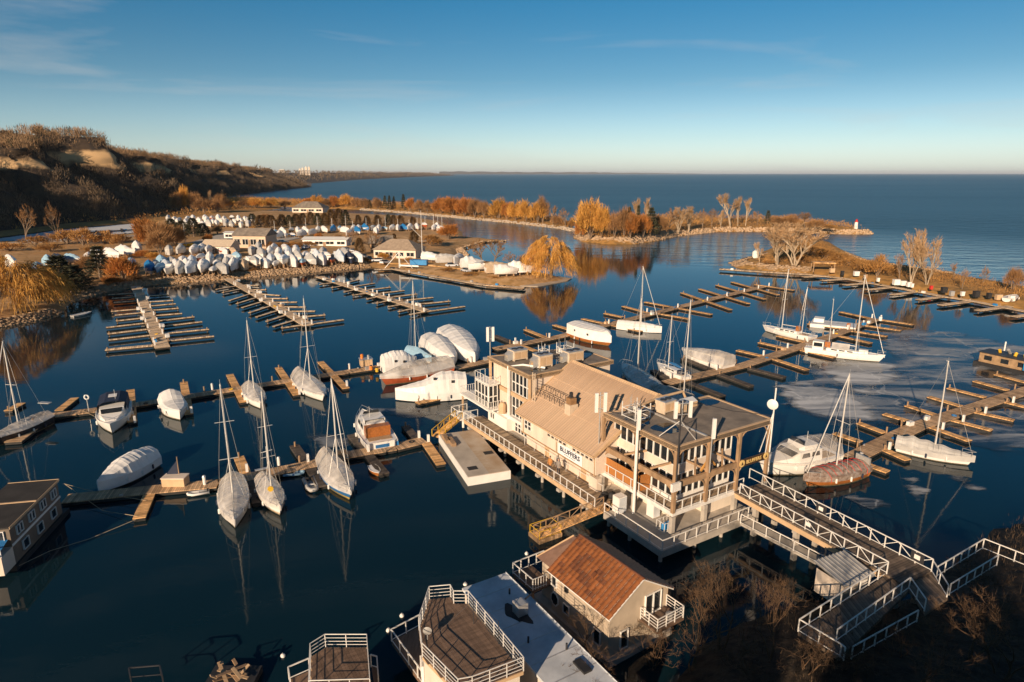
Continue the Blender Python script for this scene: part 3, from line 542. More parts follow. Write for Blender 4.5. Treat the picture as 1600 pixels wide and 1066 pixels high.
PROTO = dict(
    bare=[bare_proto(s, 10, .6, .26, 5, 3, .045) for s in (1, 2, 3)],
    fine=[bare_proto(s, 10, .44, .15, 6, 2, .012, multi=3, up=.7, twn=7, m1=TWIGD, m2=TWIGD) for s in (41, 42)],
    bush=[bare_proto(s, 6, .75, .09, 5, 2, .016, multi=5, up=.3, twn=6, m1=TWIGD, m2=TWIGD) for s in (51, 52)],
    fork=[bare_proto(s, 10, .5, .26, 5, 3, .05, multi=3, m1=BARKP, m2=TWIGP, up=.5) for s in (4, 5)],
    poplar=[bare_proto(s, 10, .24, .20, 5, 3, .05, m1=BARKP, m2=TWIGP, up=1.4) for s in (6, 7)],
    willow=[willow_proto(s, 9, 4.6, 3400, w=.034) for s in (8, 9)],
    gold=[round_proto(s, 6, 3.4, 4200, GOLD, .055, .0) for s in (10, 11, 12)],
    rust=[round_proto(s, 6, 3.2, 3600, RUST, .05, .0) for s in (13, 14)],
    brush=[round_proto(s, 4, 2.6, 1500, SCRUB, .05, 0) for s in (15, 16, 17)],
    brown=[round_proto(s, 6, 3.0, 2600, TWIG, .04, .02) for s in (18, 19)],
    cedar=[conif_proto(s, 8, 2.0, 2400, CONIFB, .09, .45) for s in (20, 21, 22)],
    pine=[conif_proto(s, 8, 2.3, 2400, CONIF, .10, .75, 9) for s in (23, 24)],
    spruce=[conif_proto(s, 8, 1.5, 1800, CONIF, .09, 1.0, 8) for s in (25, 26)])
BASEH = dict(bush=5, bare=8.6, fine=9.0, fork=8.6, poplar=10.0, willow=9.2, gold=6, rust=6, brush=4, brown=6, cedar=8, pine=8, spruce=8)
for k_, l_ in PROTO.items():          # true height of each prototype
    for i_, (t_, c_) in enumerate(l_):
        zs = np.empty(len(c_.vertices) * 3, np.float32); c_.vertices.foreach_get('co', zs); l_[i_] = (t_, c_, float(np.percentile(zs[2::3], 99.5)), float(np.percentile(np.abs(zs[0::3]), 98)))
KNAME = dict(bush='bare_bush', bare='bare_tree', fine='bare_tree', fork='forked_bare_tree', poplar='bare_poplar', willow='willow_tree', gold='golden_willow', rust='russet_tree', brush='shrub', brown='bare_tree', cedar='cedar_tree', pine='pine_tree', spruce='spruce_tree')
def tree(kind, px, py, top, wide, label, group=None, seed=None, z=None):
    """base at photo pixel (px, py); its height and spread from the photo"""
    p = at(px, py, 1.2); p.z = gz(p.x, p.y) if z is None else z; p2 = at(px, py, p.z); p = p2 if abs(p2.y - p.y) < 60 else p
    s_ = random.Random(seed if seed is not None else int(px * 7 + py * 13)); v = s_.choice(PROTO[kind]); h = max(1.0, zat(p, top) - p.z)
    zc = p.y * CS - (p.z - H) * SN; wr = max(.5, wide * zc / F / 2); return plant(kind, p, h, wr, label, group, v, s_.uniform(0, 6.28))
def plant(kind, p, h, wr, label, group, v, rz):
    root = thing(KNAME[kind], label, 'shrub' if kind in ('brush', 'bush') else 'tree', p, 0, group)
    for nm, me in (('trunk', v[0]), ('crown', v[1])):
        o = link(nm, me, root, (0, 0, 0), rz); o.scale = (wr / v[3], wr / v[3], h / v[2])
    return root
# ------------------------------------------------------------------ restaurant on piles
POSTM = {}
def railing(parent, pts, h=.95, step=1.5, m=None, rails=(1.0, .12), r=.035, name='railing', posts=True, diag=False, closed=False):
    """rails are one part, every post is a sub-part"""
    m = m or RAILM; pts = [Vector(p) for p in pts]; mb = MB()
    if closed: pts = pts + [pts[0]]
    for a, b in zip(pts, pts[1:]):
        for k in rails: mb.beam(a + Vector((0, 0, h * k)), b + Vector((0, 0, h * k)), r * 2 if k > .9 else r * 1.3)
        if diag:
            n = max(2, int((b - a).length / step)); n += n % 2
            for i in range(n):
                p, q = a.lerp(b, i / n), a.lerp(b, (i + 1) / n); up = Vector((0, 0, h)); dn = Vector((0, 0, h * .12))
                mb.beam(p + (dn if i % 2 else up), q + (up if i % 2 else dn), r * 1.3)
    o = mb.build(name, m, parent)
    if posts:
        key = (round(h, 2), round(r, 3))
        if key not in POSTM: POSTM[key] = MB().box(-r, r, -r, r, 0, h).mesh('post', RAILM)
        for a, b in zip(pts, pts[1:]):
            n = max(1, round((b - a).length / step))
            for i in range(n + (1 if b is pts[-1] and not closed else 0)):
                q = a.lerp(b, i / n); link('post', POSTM[key], o, q, math.atan2((b - a).y, (b - a).x), m if m is not RAILM else None)
    return o
def window(parent, p, q, z0, z1, nx, nz=1, m=None, fr=.10, name='window', depth=.12, out=None, glass=None):
    """glazing between plan points p and q (outside on the right of p->q): frame is the part, each pane a sub-part"""
    p = Vector((p[0], p[1], 0)); q = Vector((q[0], q[1], 0)); d = (q - p); ln = d.length; ang = math.atan2(d.y, d.x); m = m or WHITE
    mb = MB(); y0, y1 = -depth, .03
    for i in range(nx + 1):
        x = ln * i / nx; mb.box(max(0, x - fr / 2), min(ln, x + fr / 2), y0, y1, z0, z1)
    for j in range(nz + 1):
        z = lerp(z0, z1, j / nz)
        for i in range(nx): mb.box(ln * i / nx + fr / 2, ln * (i + 1) / nx - fr / 2, y0 + .01, y1 - .01, max(z0, z - fr / 2), min(z1, z + fr / 2))
    o = mb.build(name, m, parent); o.location = p; o.rotation_euler = (0, 0, ang)
    me = MB().box(fr / 2, ln / nx - fr / 2, -.03, 0, 0, (z1 - z0) / nz).mesh('pane', glass or GLASS)
    for i in range(nx):
        for j in range(nz): link('pane', me, o, (ln * i / nx, random.uniform(-.012, .012), lerp(z0, z1, j / nz)))
    return o
def part(parent, name, m, *boxes):
    mb = MB()
    for b in boxes: mb.box(*b)
    return mb.build(name, m, parent)
RO = at(1049, 831, 1.7); RA = R(31.5)
rest = thing('restaurant', 'large cream restaurant with gabled metal roof and flat-roofed ends standing on piles', 'building', (RO.x, RO.y, 0), RA)
# decks and piles
fd = part(rest, 'front_deck', CONC, (-2.6, 9.8, -1.5, 6.2, 1.0, 1.45)); part(rest, 'deck_edge', CONC, (-2.75, 9.9, -1.68, -1.503, .85, 1.5), (-2.75, -2.603, -1.5, 6.2, .85, 1.5))
part(rest, 'floor_platform', CONC, (-.2, 12.2, 6.25, 33.4, .9, 1.5))
wk = planks('walkway_boards', (.30, .21, .13), (.44, .33, .22), .18, axis='Y')
part(rest, 'walkway', wk, (-3.0, -.25, 7.2, 34.6, 1.42, 1.62)); part(rest, 'walkway_beam', TRIM, (-3.12, -3.003, 7.1, 34.7, 1.15, 1.64), (-.9, -.7, 7.2, 34.6, 1.1, 1.41))
pm = MB().tube([(0, 0, -6.1), (0, 0, .9)], .17, 8).mesh('pile', CONC)
for y in (0, 3, 6): 
    for x in (-2.2, 2, 5.5, 9): link('pile', pm, rest, (x, y - 1 if y == 0 else y, .1))
for y in range(9, 35, 4):
    for x in (-2.5, -.8, 3, 7, 11): link('pile', pm, rest, (x, y, .2))
    part(rest, 'pile_cap', CONC, (-3.3, 12, y - .25, y + .25, .8, 1.12))
railing(rest, [(-2.65, 6.2, 1.5), (-2.65, -1.58, 1.5), (9.8, -1.58, 1.5)], .98, 1.45)
railing(rest, [(-3.05, 7.2, 1.64), (-3.05, 34.6, 1.64), (-1.0, 34.6, 1.64)], 1.0, 1.12)
railing(rest, [(-.75, 8.8, 1.62), (-.75, 23.4, 1.62)], 1.0, 2.2, r=.022)
# --- front pavilion: mid deck, timber posts and beams, glazing, flat roof
part(rest, 'upper_deck', wk, (.12, 9.3, .12, 10.2, 3.36, 3.56)); part(rest, 'upper_deck_edge', RAILM, (-.05, 9.45, -.05, .118, 3.22, 3.6), (-.05, .118, .12, 10.2, 3.22, 3.6))
railing(rest, [(.03, 10.1, 3.6), (.03, .03, 3.6), (9.38, .03, 3.6)], .95, 1.15)
part(rest, 'lower_wall', BEIGE, (2.0, 9.2, 2.2, 10.3, 1.45, 3.35)); part(rest, 'lower_wall', BEIGE, (5.4, 9.0, .9, 2.19, 1.45, 3.3))
for k, (x, y) in enumerate(((0, 0), (4.1, 0), (8.2, 0), (0, 5.0), (0, 9.9))):
    part(rest, 'lower_column', CONC, (x - .2, x + .2, y - .2, y + .2, 1.45, 3.21)); o = part(rest, 'column', TIMBER, (x - .15, x + .15, y - .15, y + .15, 3.57, 9.5))
    br = MB()
    dirs = [(1, 0), (-1, 0)] if y == 0 else [(0, 1), (0, -1)]
    if x == 0 and y == 0: dirs = [(1, 0), (0, 1)]
    if y == 9.9: dirs = [(0, -1)]
    for dx, dy in dirs:
        for za in (9.5, 6.0): br.tube([(x + dx * .12, y + dy * .12, za - 1.0), (x + dx * .28, y + dy * .28, za - .5), (x + dx * .55, y + dy * .55, za - .18), (x + dx * .95, y + dy * .95, za - .02)], .07, 5)
    br.build('bracket', TIMBER, o)
part(rest, 'column', TIMBER, (12.35, 12.65, -.15, .15, 3.5, 9.5)); part(rest, 'column', TIMBER, (12.35, 12.65, 7.6, 7.9, 1.0, 9.5)); part(rest, 'lower_column', CONC, (12.3, 12.7, -.2, .2, -3, 3.49)); part(rest, 'lower_column', CONC, (8.0, 8.4, 5.0, 5.4, 1.45, 3.3))
MB().tube([(12.2, 0, 8.5), (12.05, 0, 9.0), (11.7, 0, 9.4), (11.4, 0, 9.5)], .07, 5).build('bracket', TIMBER, rest)
part(rest, 'beam', TIMBER, (.151, 12.34, -.12, .12, 6.0, 6.55)); part(rest, 'beam', TIMBER, (-.12, .12, .151, 9.75, 6.0, 6.55))
GX0, GX1, GY0, GY1 = 1.6, 9.0, 1.6, 10.0
part(rest, 'wall', WHITE, (GX0, GX1, GY0, GY0 + .1, 3.56, 4.0), (GX0, GX0 + .1, GY0 + .1, GY1, 3.56, 4.0)); part(rest, 'wall', CREAM, (GX0 - .02, GX1, GY0 - .02, GY0 + .1, 6.25, 7.15), (GX0 - .02, GX0 + .1, GY0 + .1, GY1, 6.25, 7.15))
part(rest, 'wall', CREAM, (GX0, GX1, GY0, GY0 + .1, 9.2, 9.56), (GX0, GX0 + .1, GY0 + .1, GY1, 9.2, 9.56)); part(rest, 'wall', CREAM, (GX1 + .01, GX1 + .15, GY0, 8, 1.5, 9.56))
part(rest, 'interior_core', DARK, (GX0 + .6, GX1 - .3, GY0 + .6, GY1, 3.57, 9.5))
for z0, z1 in ((4.0, 6.25), (7.15, 9.2)):
    window(rest, (GX0, GY0), (GX1, GY0), z0, z1, 9, 1, fr=.16); window(rest, (GX0, GY1), (GX0, GY0), z0, z1, 9, 1, fr=.13)
# lower ground-level glazing visible behind the balustrade posts
struts = MB()
for x in (2.6, 6.2): struts.beam((x, .1, 6.6), (x + 1.5, 1.5, 7.4), .18).beam((x + 1.7, .1, 6.6), (x + .3, 1.5, 7.4), .18)
struts.beam((.1, 3.2, 6.6), (1.5, 2.0, 7.3), .18).beam((.1, 6.8, 6.6), (1.5, 5.2, 7.3), .18); struts.build('roof_strut', TIMBER, rest)
ORB = mat('unpainted_lumber', (.50, .26, .07), .7, .2, 2); MB().beam((3.6, .35, 6.6), (4.7, .35, 7.7), .16).beam((4.7, .45, 7.7), (5.6, .45, 6.7), .16).build('lumber_brace', ORB, rest)
# cedar screen fence on the upper deck, board by board
bm_ = MB().box(-.012, .012, -.12, .12, 0, 1.65).mesh('board', CEDAR); scr = part(rest, 'cedar_screen', CEDAR, (.20, .24, 4.7, 9.8, 3.7, 3.85), (.20, .24, 4.7, 9.8, 4.95, 5.1))
for i in range(20): link('board', bm_, scr, (.17 + random.uniform(-.006, .006), 4.85 + i * .255, 3.6))
for i in range(5): link('board', bm_, scr, (.4 + i * .255, 4.6, 3.6), R(90))
def roof_poly(name, poly, z0, z1, parent, m=ROOFG, edge=TRIM, ew=.28):
    o = MB().prism(poly, z0 + .05, z1 - .06).build(name, m, parent); mb = MB(); n = len(poly); P_ = [Vector((*p, 0)) for p in poly]; c = sum(P_, Vector()) / n
    ins = []
    for p in P_: d = (c - p); ins.append(p + Vector((math.copysign(ew, d.x), math.copysign(ew, d.y), 0)))
    for i in range(n):
        j = (i + 1) % n; a, b_, e, f_ = P_[i], P_[j], ins[j], ins[i]
        mb.add([(a.x, a.y, z0), (b_.x, b_.y, z0), (e.x, e.y, z0), (f_.x, f_.y, z0), (a.x, a.y, z1), (b_.x, b_.y, z1), (e.x, e.y, z1), (f_.x, f_.y, z1)], [(3, 2, 1, 0), (4, 5, 6, 7), (0, 1, 5, 4), (2, 3, 7, 6)])
    mb.build('fascia', edge, o); return o
pr = roof_poly('flat_roof', [(-.12, -.12), (12.8, -.12), (12.8, 8.1), (9.2, 8.1), (-.12, 9.9)], 9.5, 10.0, rest)
part(pr, 'roof_gutter_strip', GALV, (3.9, 4.1, .3, 8.6, 9.95, 10.06)); 
for k, (cx, cy, rx, ry) in enumerate(((2.3, 3.6, 1.2, 1.5), (1.4, 6.5, .9, 1.6), (11.2, 6.6, 1.1, 1.0))):
    MB().prism([(cx + rx * math.cos(t) * (1 + .25 * math.sin(3 * t + k)), cy + ry * math.sin(t) * (1 + .2 * math.cos(2 * t))) for t in np.linspace(0, 6.283, 25)[:-1]], 9.93, 9.952).build('puddle', POND, pr)
# --- gabled middle hall: metal roof in separate sheets
EX0, EX1, EZ, RX, RZ, Y0, Y1 = -1.75, 14.65, 6.0, 6.45, 11.0, 9.15, 23.75
gab = MB(); nx_ = 40
roof = MB().add([(EX0, Y0, EZ - .16), (RX, Y0, RZ - .16), (EX1, Y0, EZ - .16), (EX0, Y1, EZ - .16), (RX, Y1, RZ - .16), (EX1, Y1, EZ - .16), (EX0, Y0, EZ - .3), (RX, Y0, RZ - .3), (EX1, Y0, EZ - .3), (EX0, Y1, EZ - .3), (RX, Y1, RZ - .3), (EX1, Y1, EZ - .3)],
   [(0, 1, 4, 3), (1, 2, 5, 4), (6, 9, 10, 7), (7, 10, 11, 8), (0, 6, 7, 1), (1, 7, 8, 2), (3, 4, 10, 9), (4, 5, 11, 10), (0, 3, 9, 6), (2, 8, 11, 5)]).build('gable_roof', TRIM, rest)
w_ = (Y1 - Y0) / nx_
def sheet(sx):
    x0 = EX0 if sx < 0 else EX1; a = Vector((x0 - RX, 0, EZ - RZ)); mb = MB(); n = Vector((-(EZ - RZ), 0, (x0 - RX))).normalized(); n = n if n.z > 0 else -n
    p = [Vector((0, 0, 0)), a * .34, a * .345, a * .67, a * .675, a * 1.0]; lift = [.03, .03, .0, .0, -.03, -.03]
    s0 = [q + n * (l + .05) for q, l in zip(p, lift)]
    for y0, y1, dz in ((0, w_ * .86, 0), (w_ * .86, w_ * .90, .05), (w_ * .90, w_ * .96, .05), (w_ * .96, w_, 0)): pass
    prof = [(0.0, 0), (w_ * .80, 0), (w_ * .86, .06), (w_ * .93, .06), (w_ * .99, 0)]
    mb.loft([[q + n * d + Vector((0, y, 0)) for q in s0] for y, d in prof]); return mb.mesh('roof_sheet', METALROOF)
for sx in (-1, 1):
    me = sheet(sx)
    for i in range(nx_): link('roof_sheet', me, roof, (RX, Y0 + i * w_, RZ - .16 + random.uniform(0, .008)))
MB().add([(RX - .3, Y0 - .02, RZ - .25), (RX, Y0 - .02, RZ + .02), (RX + .3, Y0 - .02, RZ - .25), (RX - .3, Y1 + .02, RZ - .25), (RX, Y1 + .02, RZ + .02), (RX + .3, Y1 + .02, RZ - .25)], [(0, 1, 4, 3), (1, 2, 5, 4)]).build('ridge_cap', TRIM, roof)
for xa_, ya_ in ((EX0, Y0 - .08), (EX1, Y0 - .08), (EX0, Y1 + .08)): MB().beam((xa_, ya_, EZ - .12), (RX, ya_, RZ - .12), .14, .34).build('rake_board', TRIM, roof)
WX = -1.2; gw = MB()
gw.prism([(WX, Y0 + .35), (14, Y0 + .35), (14, Y1 - .3), (WX, Y1 - .3)], 3.58, 5.95)
gw.add([(WX, Y0 + .35, 5.95), (14, Y0 + .35, 5.95), (RX, Y0 + .35, RZ - .4), (WX, Y1 - .3, 5.95), (14, Y1 - .3, 5.95), (RX, Y1 - .3, RZ - .4)], [(0, 1, 2), (4, 3, 5)])
gw.build('upper_wall', CREAM, rest)
part(rest, 'lower_wall', CREAM, (-.25, 12.5, Y0 + 1.2, Y1, 1.5, 3.57)); part(rest, 'soffit_beam', TIMBER, (WX - .04, WX + .1, Y0 + .3, Y1 - .3, 3.44, 3.577))
for y in np.arange(Y0 + 1.5, Y1 - 1, 2.1): part(rest, 'wall_batten', CREAM, (WX - .035, WX - .002, y, y + .07, 3.6, 5.9))
window(rest, (WX - .05, 17.95), (WX - .05, 14.3), 4.88, 5.3, 5, 1, CREAM, fr=.16); window(rest, (WX - .05, 13.3), (WX - .05, 9.75), 4.88, 5.3, 5, 1, CREAM, fr=.16); window(rest, (WX - .05, 22.6), (WX - .05, 21.15), 4.25, 5.3, 2, 2, WHITE, fr=.09)
part(rest, 'service_counter', CREAM, (-.9, -.26, 9.6, 10.9, 1.63, 3.0))
# roof stack with soot marks and catwalk
st_ = part(rest, 'kitchen_stack', HVAC, (.6, 1.7, 16.4, 17.4, 7.0, 8.5)); part(st_, 'fan_hood', mat('rusty_hood', (.30, .17, .08), .7, .3, 2), (.75, 1.55, 16.5, 17.3, 8.5, 9.2)); part(st_, 'flue', BLACKM, (1.0, 1.3, 16.8, 17.1, 9.2, 9.8))
railing(rest, [(.75, 17.6, 7.75), (.75, 23.4, 7.75)], .8, 1.0, BLACKM, (1.0, .5), .025, 'catwalk_rail'); railing(rest, [(1.6, 17.6, 8.3), (1.6, 23.4, 8.3)], .6, 1.0, BLACKM, (1.0,), .025, 'catwalk_rail')
MB().tube([(EX0 - .06, Y0, EZ - .2), (EX0 - .06, Y1, EZ - .2)], .09, 6).build('gutter', TRIM, rest)
for y in (9.6, 16.2, 22.9): MB().tube([(EX0 - .04, y, EZ - .25), (WX - .1, y, EZ - .7), (WX - .1, y, 3.5)], .05, 6).build('downpipe', TRIM, rest)
for y in (11.2, 14.6, 18.2, 21.4): MB().box(-.42, -.26, y - .12, y + .12, 2.9, 3.2).build('wall_lamp', BLACKM, rest)
for y in (12.6, 19.4): MB().box(-.30, -.253, y - .45, y + .45, 1.63, 3.3).build('side_door', TRIM, rest)
for k, (a, b_) in enumerate((((-.4, 10, 10.3), (2.0, 7.4, 10.3)), ((0, -.2, 12.4), (4.6, 4, 11.3)), ((4.05, -.3, 10.1), (4.6, 4.0, 10.1)), ((12.5, -.2, 10.4), (9, 6.5, 10.4)))): MB().tube([a, tuple((Vector(a) + Vector(b_)) / 2 - Vector((0, 0, .25))), b_], .02, 4).build('roof_cable', DARK, rest)
for k in range(6): MB().box(*(lambda x, y: (x, x + random.uniform(.3, .9), y, y + random.uniform(.3, .8)))(random.uniform(1, 11), random.uniform(24.5, 30)), 10.04, 10.1 + random.uniform(.15, .5)).build('roof_box', random.choice((GALV, TRIM, BLACKM)), rest)
# --- tower at the far end
TX0, TX1, TY0, TY1 = .45, 12.4, 23.9, 33.2
tr = roof_poly('flat_roof', [(0, 23.6), (12.75, 23.6), (12.75, 31.0), (0, 33.6)], 9.6, 10.1, rest, edge=TRIM)
for k, (cx, cy, rx, ry) in enumerate(((5, 27, 2.2, 1.2), (9.5, 27.6, 2.4, 1.5), (2.2, 25.2, 1.2, .8))):
    MB().prism([(cx + rx * math.cos(t) * (1 + .25 * math.sin(3 * t + k)), cy + ry * math.sin(t) * (1 + .2 * math.cos(2 * t))) for t in np.linspace(0, 6.283, 25)[:-1]], 10.03, 10.052).build('puddle', POND, tr)
part(rest, 'tower_core', CREAM, (TX0 + .25, TX1, TY0, TY1, 1.5, 9.6))
for y0, y1 in ((28.6, 32.6),):
    part(rest, 'wall_panel', CREAM, (TX0 + .05, TX0 + .25, y0, y1, 6.85, 9.45)); part(rest, 'wall_panel', CREAM, (TX0 + .05, TX0 + .25, y0, y1, 3.6, 6.2))
part(rest, 'wall_band', TRIM, (TX0 - .05, TX0 + .25, 23.95, 33.1, 6.2, 6.7)); part(rest, 'wall_band', WHITE, (TX0 - .35, TX0 + .25, 24, 33.1, 3.15, 3.58))
part(rest, 'lower_wall', WHITE, (-.3, TX0 + .24, 28.3, 33.0, 1.5, 3.14))
window(rest, (TX0 + .18, 28.4), (TX0 + .18, 24.1), 6.75, 9.4, 5, 2, fr=.11); window(rest, (TX0 + .18, 28.4), (TX0 + .18, 24.1), 3.6, 6.15, 5, 2, fr=.11); window(rest, (TX0 + .18, 27.7), (TX0 + .18, 24.2), 1.7, 3.1, 5, 2, fr=.1); window(rest, (-.36, 32.2), (-.36, 31.1), 2.2, 3.0, 2, 1, fr=.1)
for y in (23.75, 28.5, 33.1): part(rest, 'column', TRIM if y != 28.5 else WHITE, (.02, .28, y - .13, y + .13, 1.62, 9.59))
# glazed bay and balcony at the far end
part(rest, 'balcony_floor', WHITE, (-1.7, 4, 33.3, 38.4, 3.75, 3.95), (-1.7, .2, 30.4, 33.29, 3.75, 3.95)); railing(rest, [(.1, 30.45, 3.95), (-1.65, 30.45, 3.95), (-1.65, 38.35, 3.95), (3.9, 38.35, 3.95)], 1.0, .32, r=.024)
bay = part(rest, 'bay_roof', WHITE, (-1.35, .4, 31.0, 34.6, 6.95, 7.1)); window(rest, (-1.3, 34.5), (-1.3, 31.1), 4.0, 6.9, 4, 2, fr=.12); window(rest, (-1.3, 31.1), (.0, 31.1), 4.0, 6.9, 2, 2, fr=.12)
railing(rest, [(.2, 30.9, 7.1), (-1.3, 30.9, 7.1), (-1.3, 34.6, 7.1), (.2, 34.6, 7.1)], 1.0, .8, r=.025)
part(rest, 'bay_floor_post', TRIM, (-1.5, -1.3, 38, 38.2, -2, 3.74), (3.5, 3.7, 38, 38.2, -2, 3.74)); part(rest, 'stair_landing', WHITE, (-3.6, -1.1, 34.7, 37.4, 1.5, 1.66)); railing(rest, [(-3.1, 34.7, 1.66), (-3.55, 35.4, 1.66), (-3.55, 37.3, 1.66), (-1.2, 37.3, 1.66)], 1.0, 1.1)
tank = MB(); tank.tube([(-.15, 29.6, 3.6), (-.15, 29.6, 4.6), (-.15, 29.6, 5.0)], [.5, .5, .25], 10); tank.build('tank', TRIM, rest)
lad = MB(); lad.beam((.2, 23.2, 6.3), (.2, 23.2, 10.6), .08).beam((.2, 22.7, 6.3), (.2, 22.7, 10.6), .08)
for z in np.arange(6.5, 10.5, .35): lad.beam((.2, 22.7, z), (.2, 23.2, z), .05)
lad.build('roof_ladder', HVAC, rest); MB().tube([(.05, 28.5, 1.6), (.05, 28.5, 10.0), (1.6, 27.5, 10.2), (3.2, 25, 10.2)], .13, 8).build('drain_pipe', WHITE, rest)
# --- signs
def text_mesh(body, size, m, depth=.012, bold=0.0, sx=1.0):
    cu = bpy.data.curves.new('t', 'FONT'); cu.body = body; cu.size = size; cu.extrude = depth; cu.offset = bold; cu.align_x = 'CENTER'; cu.align_y = 'CENTER'; cu.resolution_u = 2
    o = bpy.data.objects.new('t', cu); COL.link(o); dg = bpy.context.evaluated_depsgraph_get(); me = bpy.data.meshes.new_from_object(o.evaluated_get(dg)); bpy.data.objects.remove(o)
    me.materials.clear(); me.materials.append(m); me.transform(Matrix.Diagonal((sx, 1, 1, 1))); return me
def in_rest(x, y, z): v = Matrix.Rotation(RA, 3, 'Z') @ Vector((x, y, z)); return Vector((v.x + RO.x, v.y + RO.y, z))
INK = mat('sign_navy', (.012, .02, .05), .5, .1, 1); SIGNW = mat('sign_white', (.82, .83, .84), .4, .03, 1); SIGNB = mat('sign_brown', (.06, .035, .02), .5, .2, 2); SIGNG = mat('sign_gold', (.75, .52, .20), .5, .1, 2)
s = thing('banner_sign', 'white banner lettered BLUFFERS on the long cream side of the restaurant', 'sign', in_rest(WX - .09, 13.7, 4.30), RA - R(90))
MB().box(-2.1, 2.1, -.03, .03, -.62, .62).build('board', SIGNW, s)
for body, sz, z, bd in (('BLUFFERS', .72, .04, .018),):
    o = link('lettering', text_mesh(body, sz, INK, .01, bd, 1.15 if sz > .5 else 1), s, (0, -.042, z)); o.rotation_euler = (R(90), 0, 0)
for k in range(22): MB().box(-.95 + k * .085, -.95 + k * .085 + (.06 if k % 5 != 3 else .0), -.045, -.032, -.41, -.34).build('small_print', INK, s)
for x in (.1, .55, 1.05): MB().beam((x - .09, -.04, .50), (x, -.04, .44), .03).beam((x, -.04, .44), (x + .1, -.04, .51), .03).build('bird_emblem', INK, s)
s = thing('hanging_sign', 'dark timber sign with gold BLUFFERS lettering between the posts over the bridge entrance', 'sign', in_rest(10.3, -.16, 6.28), RA)
MB().box(-1.75, 1.75, -.03, .03, -.34, .42).build('board', SIGNB, s)
o = link('lettering', text_mesh('BLUFFERS', .52, SIGNG, .01, .012, .98), s, (0, -.045, .05)); o.rotation_euler = (R(90), 0, 0)
for x in (-1.72, 1.72):
    q = MB().tube([(x, -.05, .08), (x, -.10, .08)], .36, 16).build('roundel', SIGNG, s); MB().add([(x - .16, -.115, -.08), (x + .16, -.115, -.08), (x, -.115, .26)], [(0, 1, 2)]).build('emblem', SIGNB, q)
# --- roof-top equipment: each unit its own thing
def hvac(x, y, z, w, d, h, label, extra=True):
    t = thing('rooftop_unit', label, 'air conditioner', in_rest(x, y, z), RA + R(random.choice((0, 4, -5))), 'rooftop air-conditioning units')
    MB().box(-w / 2, w / 2, -d / 2, d / 2, .15, h).box(-w / 2, -w / 2 + .12, -d / 2, d / 2, 0, .15).box(w / 2 - .12, w / 2, -d / 2, d / 2, 0, .15).build('casing', HVAC, t)
    MB().box(-w / 2 - .04, w / 2 + .04, -d / 2 - .04, d / 2 + .04, h + .001, h + .07).build('top_panel', GALV, t)
    for k in (-1, 1): MB().tube([(k * w * .22, 0, h + .07), (k * w * .22, 0, h + .14)], min(w * .2, d * .35), 12).build('fan', BLACKM, t)
    MB().box(-w / 2 + .1, -.05, -d / 2 - .03, -d / 2 - .002, .3, h - .2).box(.05, w / 2 - .1, -d / 2 - .03, -d / 2 - .002, .3, h - .2).build('grille', TRIM, t)
    if extra: MB().loft([[(-w / 2 - .002, -d * .35, .2), (-w / 2 - .002, d * .35, .2), (-w / 2 - .002, d * .35, h * .9), (-w / 2 - .002, -d * .35, h * .9)], [(-w / 2 - .7, -d * .25, .0), (-w / 2 - .7, d * .25, .0), (-w / 2 - .7, d * .25, h * .6), (-w / 2 - .7, -d * .25, h * .6)]], closed=True).build('duct', GALV, t)
hvac(2.6, 30.4, 10.1, 2.0, 1.7, 1.3, 'tan rooftop unit nearest the far-left corner of the tower roof'); hvac(3.6, 26.2, 10.1, 1.9, 1.6, 1.5, 'tan rooftop unit beside the roof ladder with a grey duct'); hvac(8.2, 26.2, 10.1, 2.3, 1.5, 1.3, 'tan rooftop unit touching the far end of the gabled roof ridge')
hvac(5.3, 6.9, 10.0, 1.6, 1.3, 1.2, 'tan rooftop unit on the front pavilion roof behind the antennas', False); hvac(6.6, 5.9, 10.0, 1.0, 1.0, 1.0, 'small boxy rooftop unit on the front pavilion roof', False)
sk = thing('skylight', 'pale blue skylight box at the back of the front pavilion roof', 'skylight', in_rest(8.2, 7.0, 10.0), RA); MB().box(-1, 1, -.7, .7, 0, .55).build('curb', TRIM, sk); MB().add([(-1, -.7, .552), (1, -.7, .552), (1, .7, .552), (-1, .7, .552), (-1, 0, .85), (1, 0, .85)], [(0, 1, 5, 4), (2, 3, 4, 5), (1, 2, 5), (3, 0, 4)]).build('glazing', FLATW, sk)
dk = thing('duct_run', 'long bent pipe duct over the back edge of the front pavilion roof', 'duct', in_rest(4.5, 8.2, 10.0), RA); MB().tube([(-2, -.6, .9), (.6, 0, .9), (1.6, 0, 1.0), (4.6, .1, 1.0), (5.0, 0, .2)], .14, 8).build('pipe', TRIM, dk); MB().box(-1.95, -1.85, -.65, -.55, 0, .9).box(2.0, 2.1, -.05, .05, 0, .9).build('pipe_stand', GALV, dk)
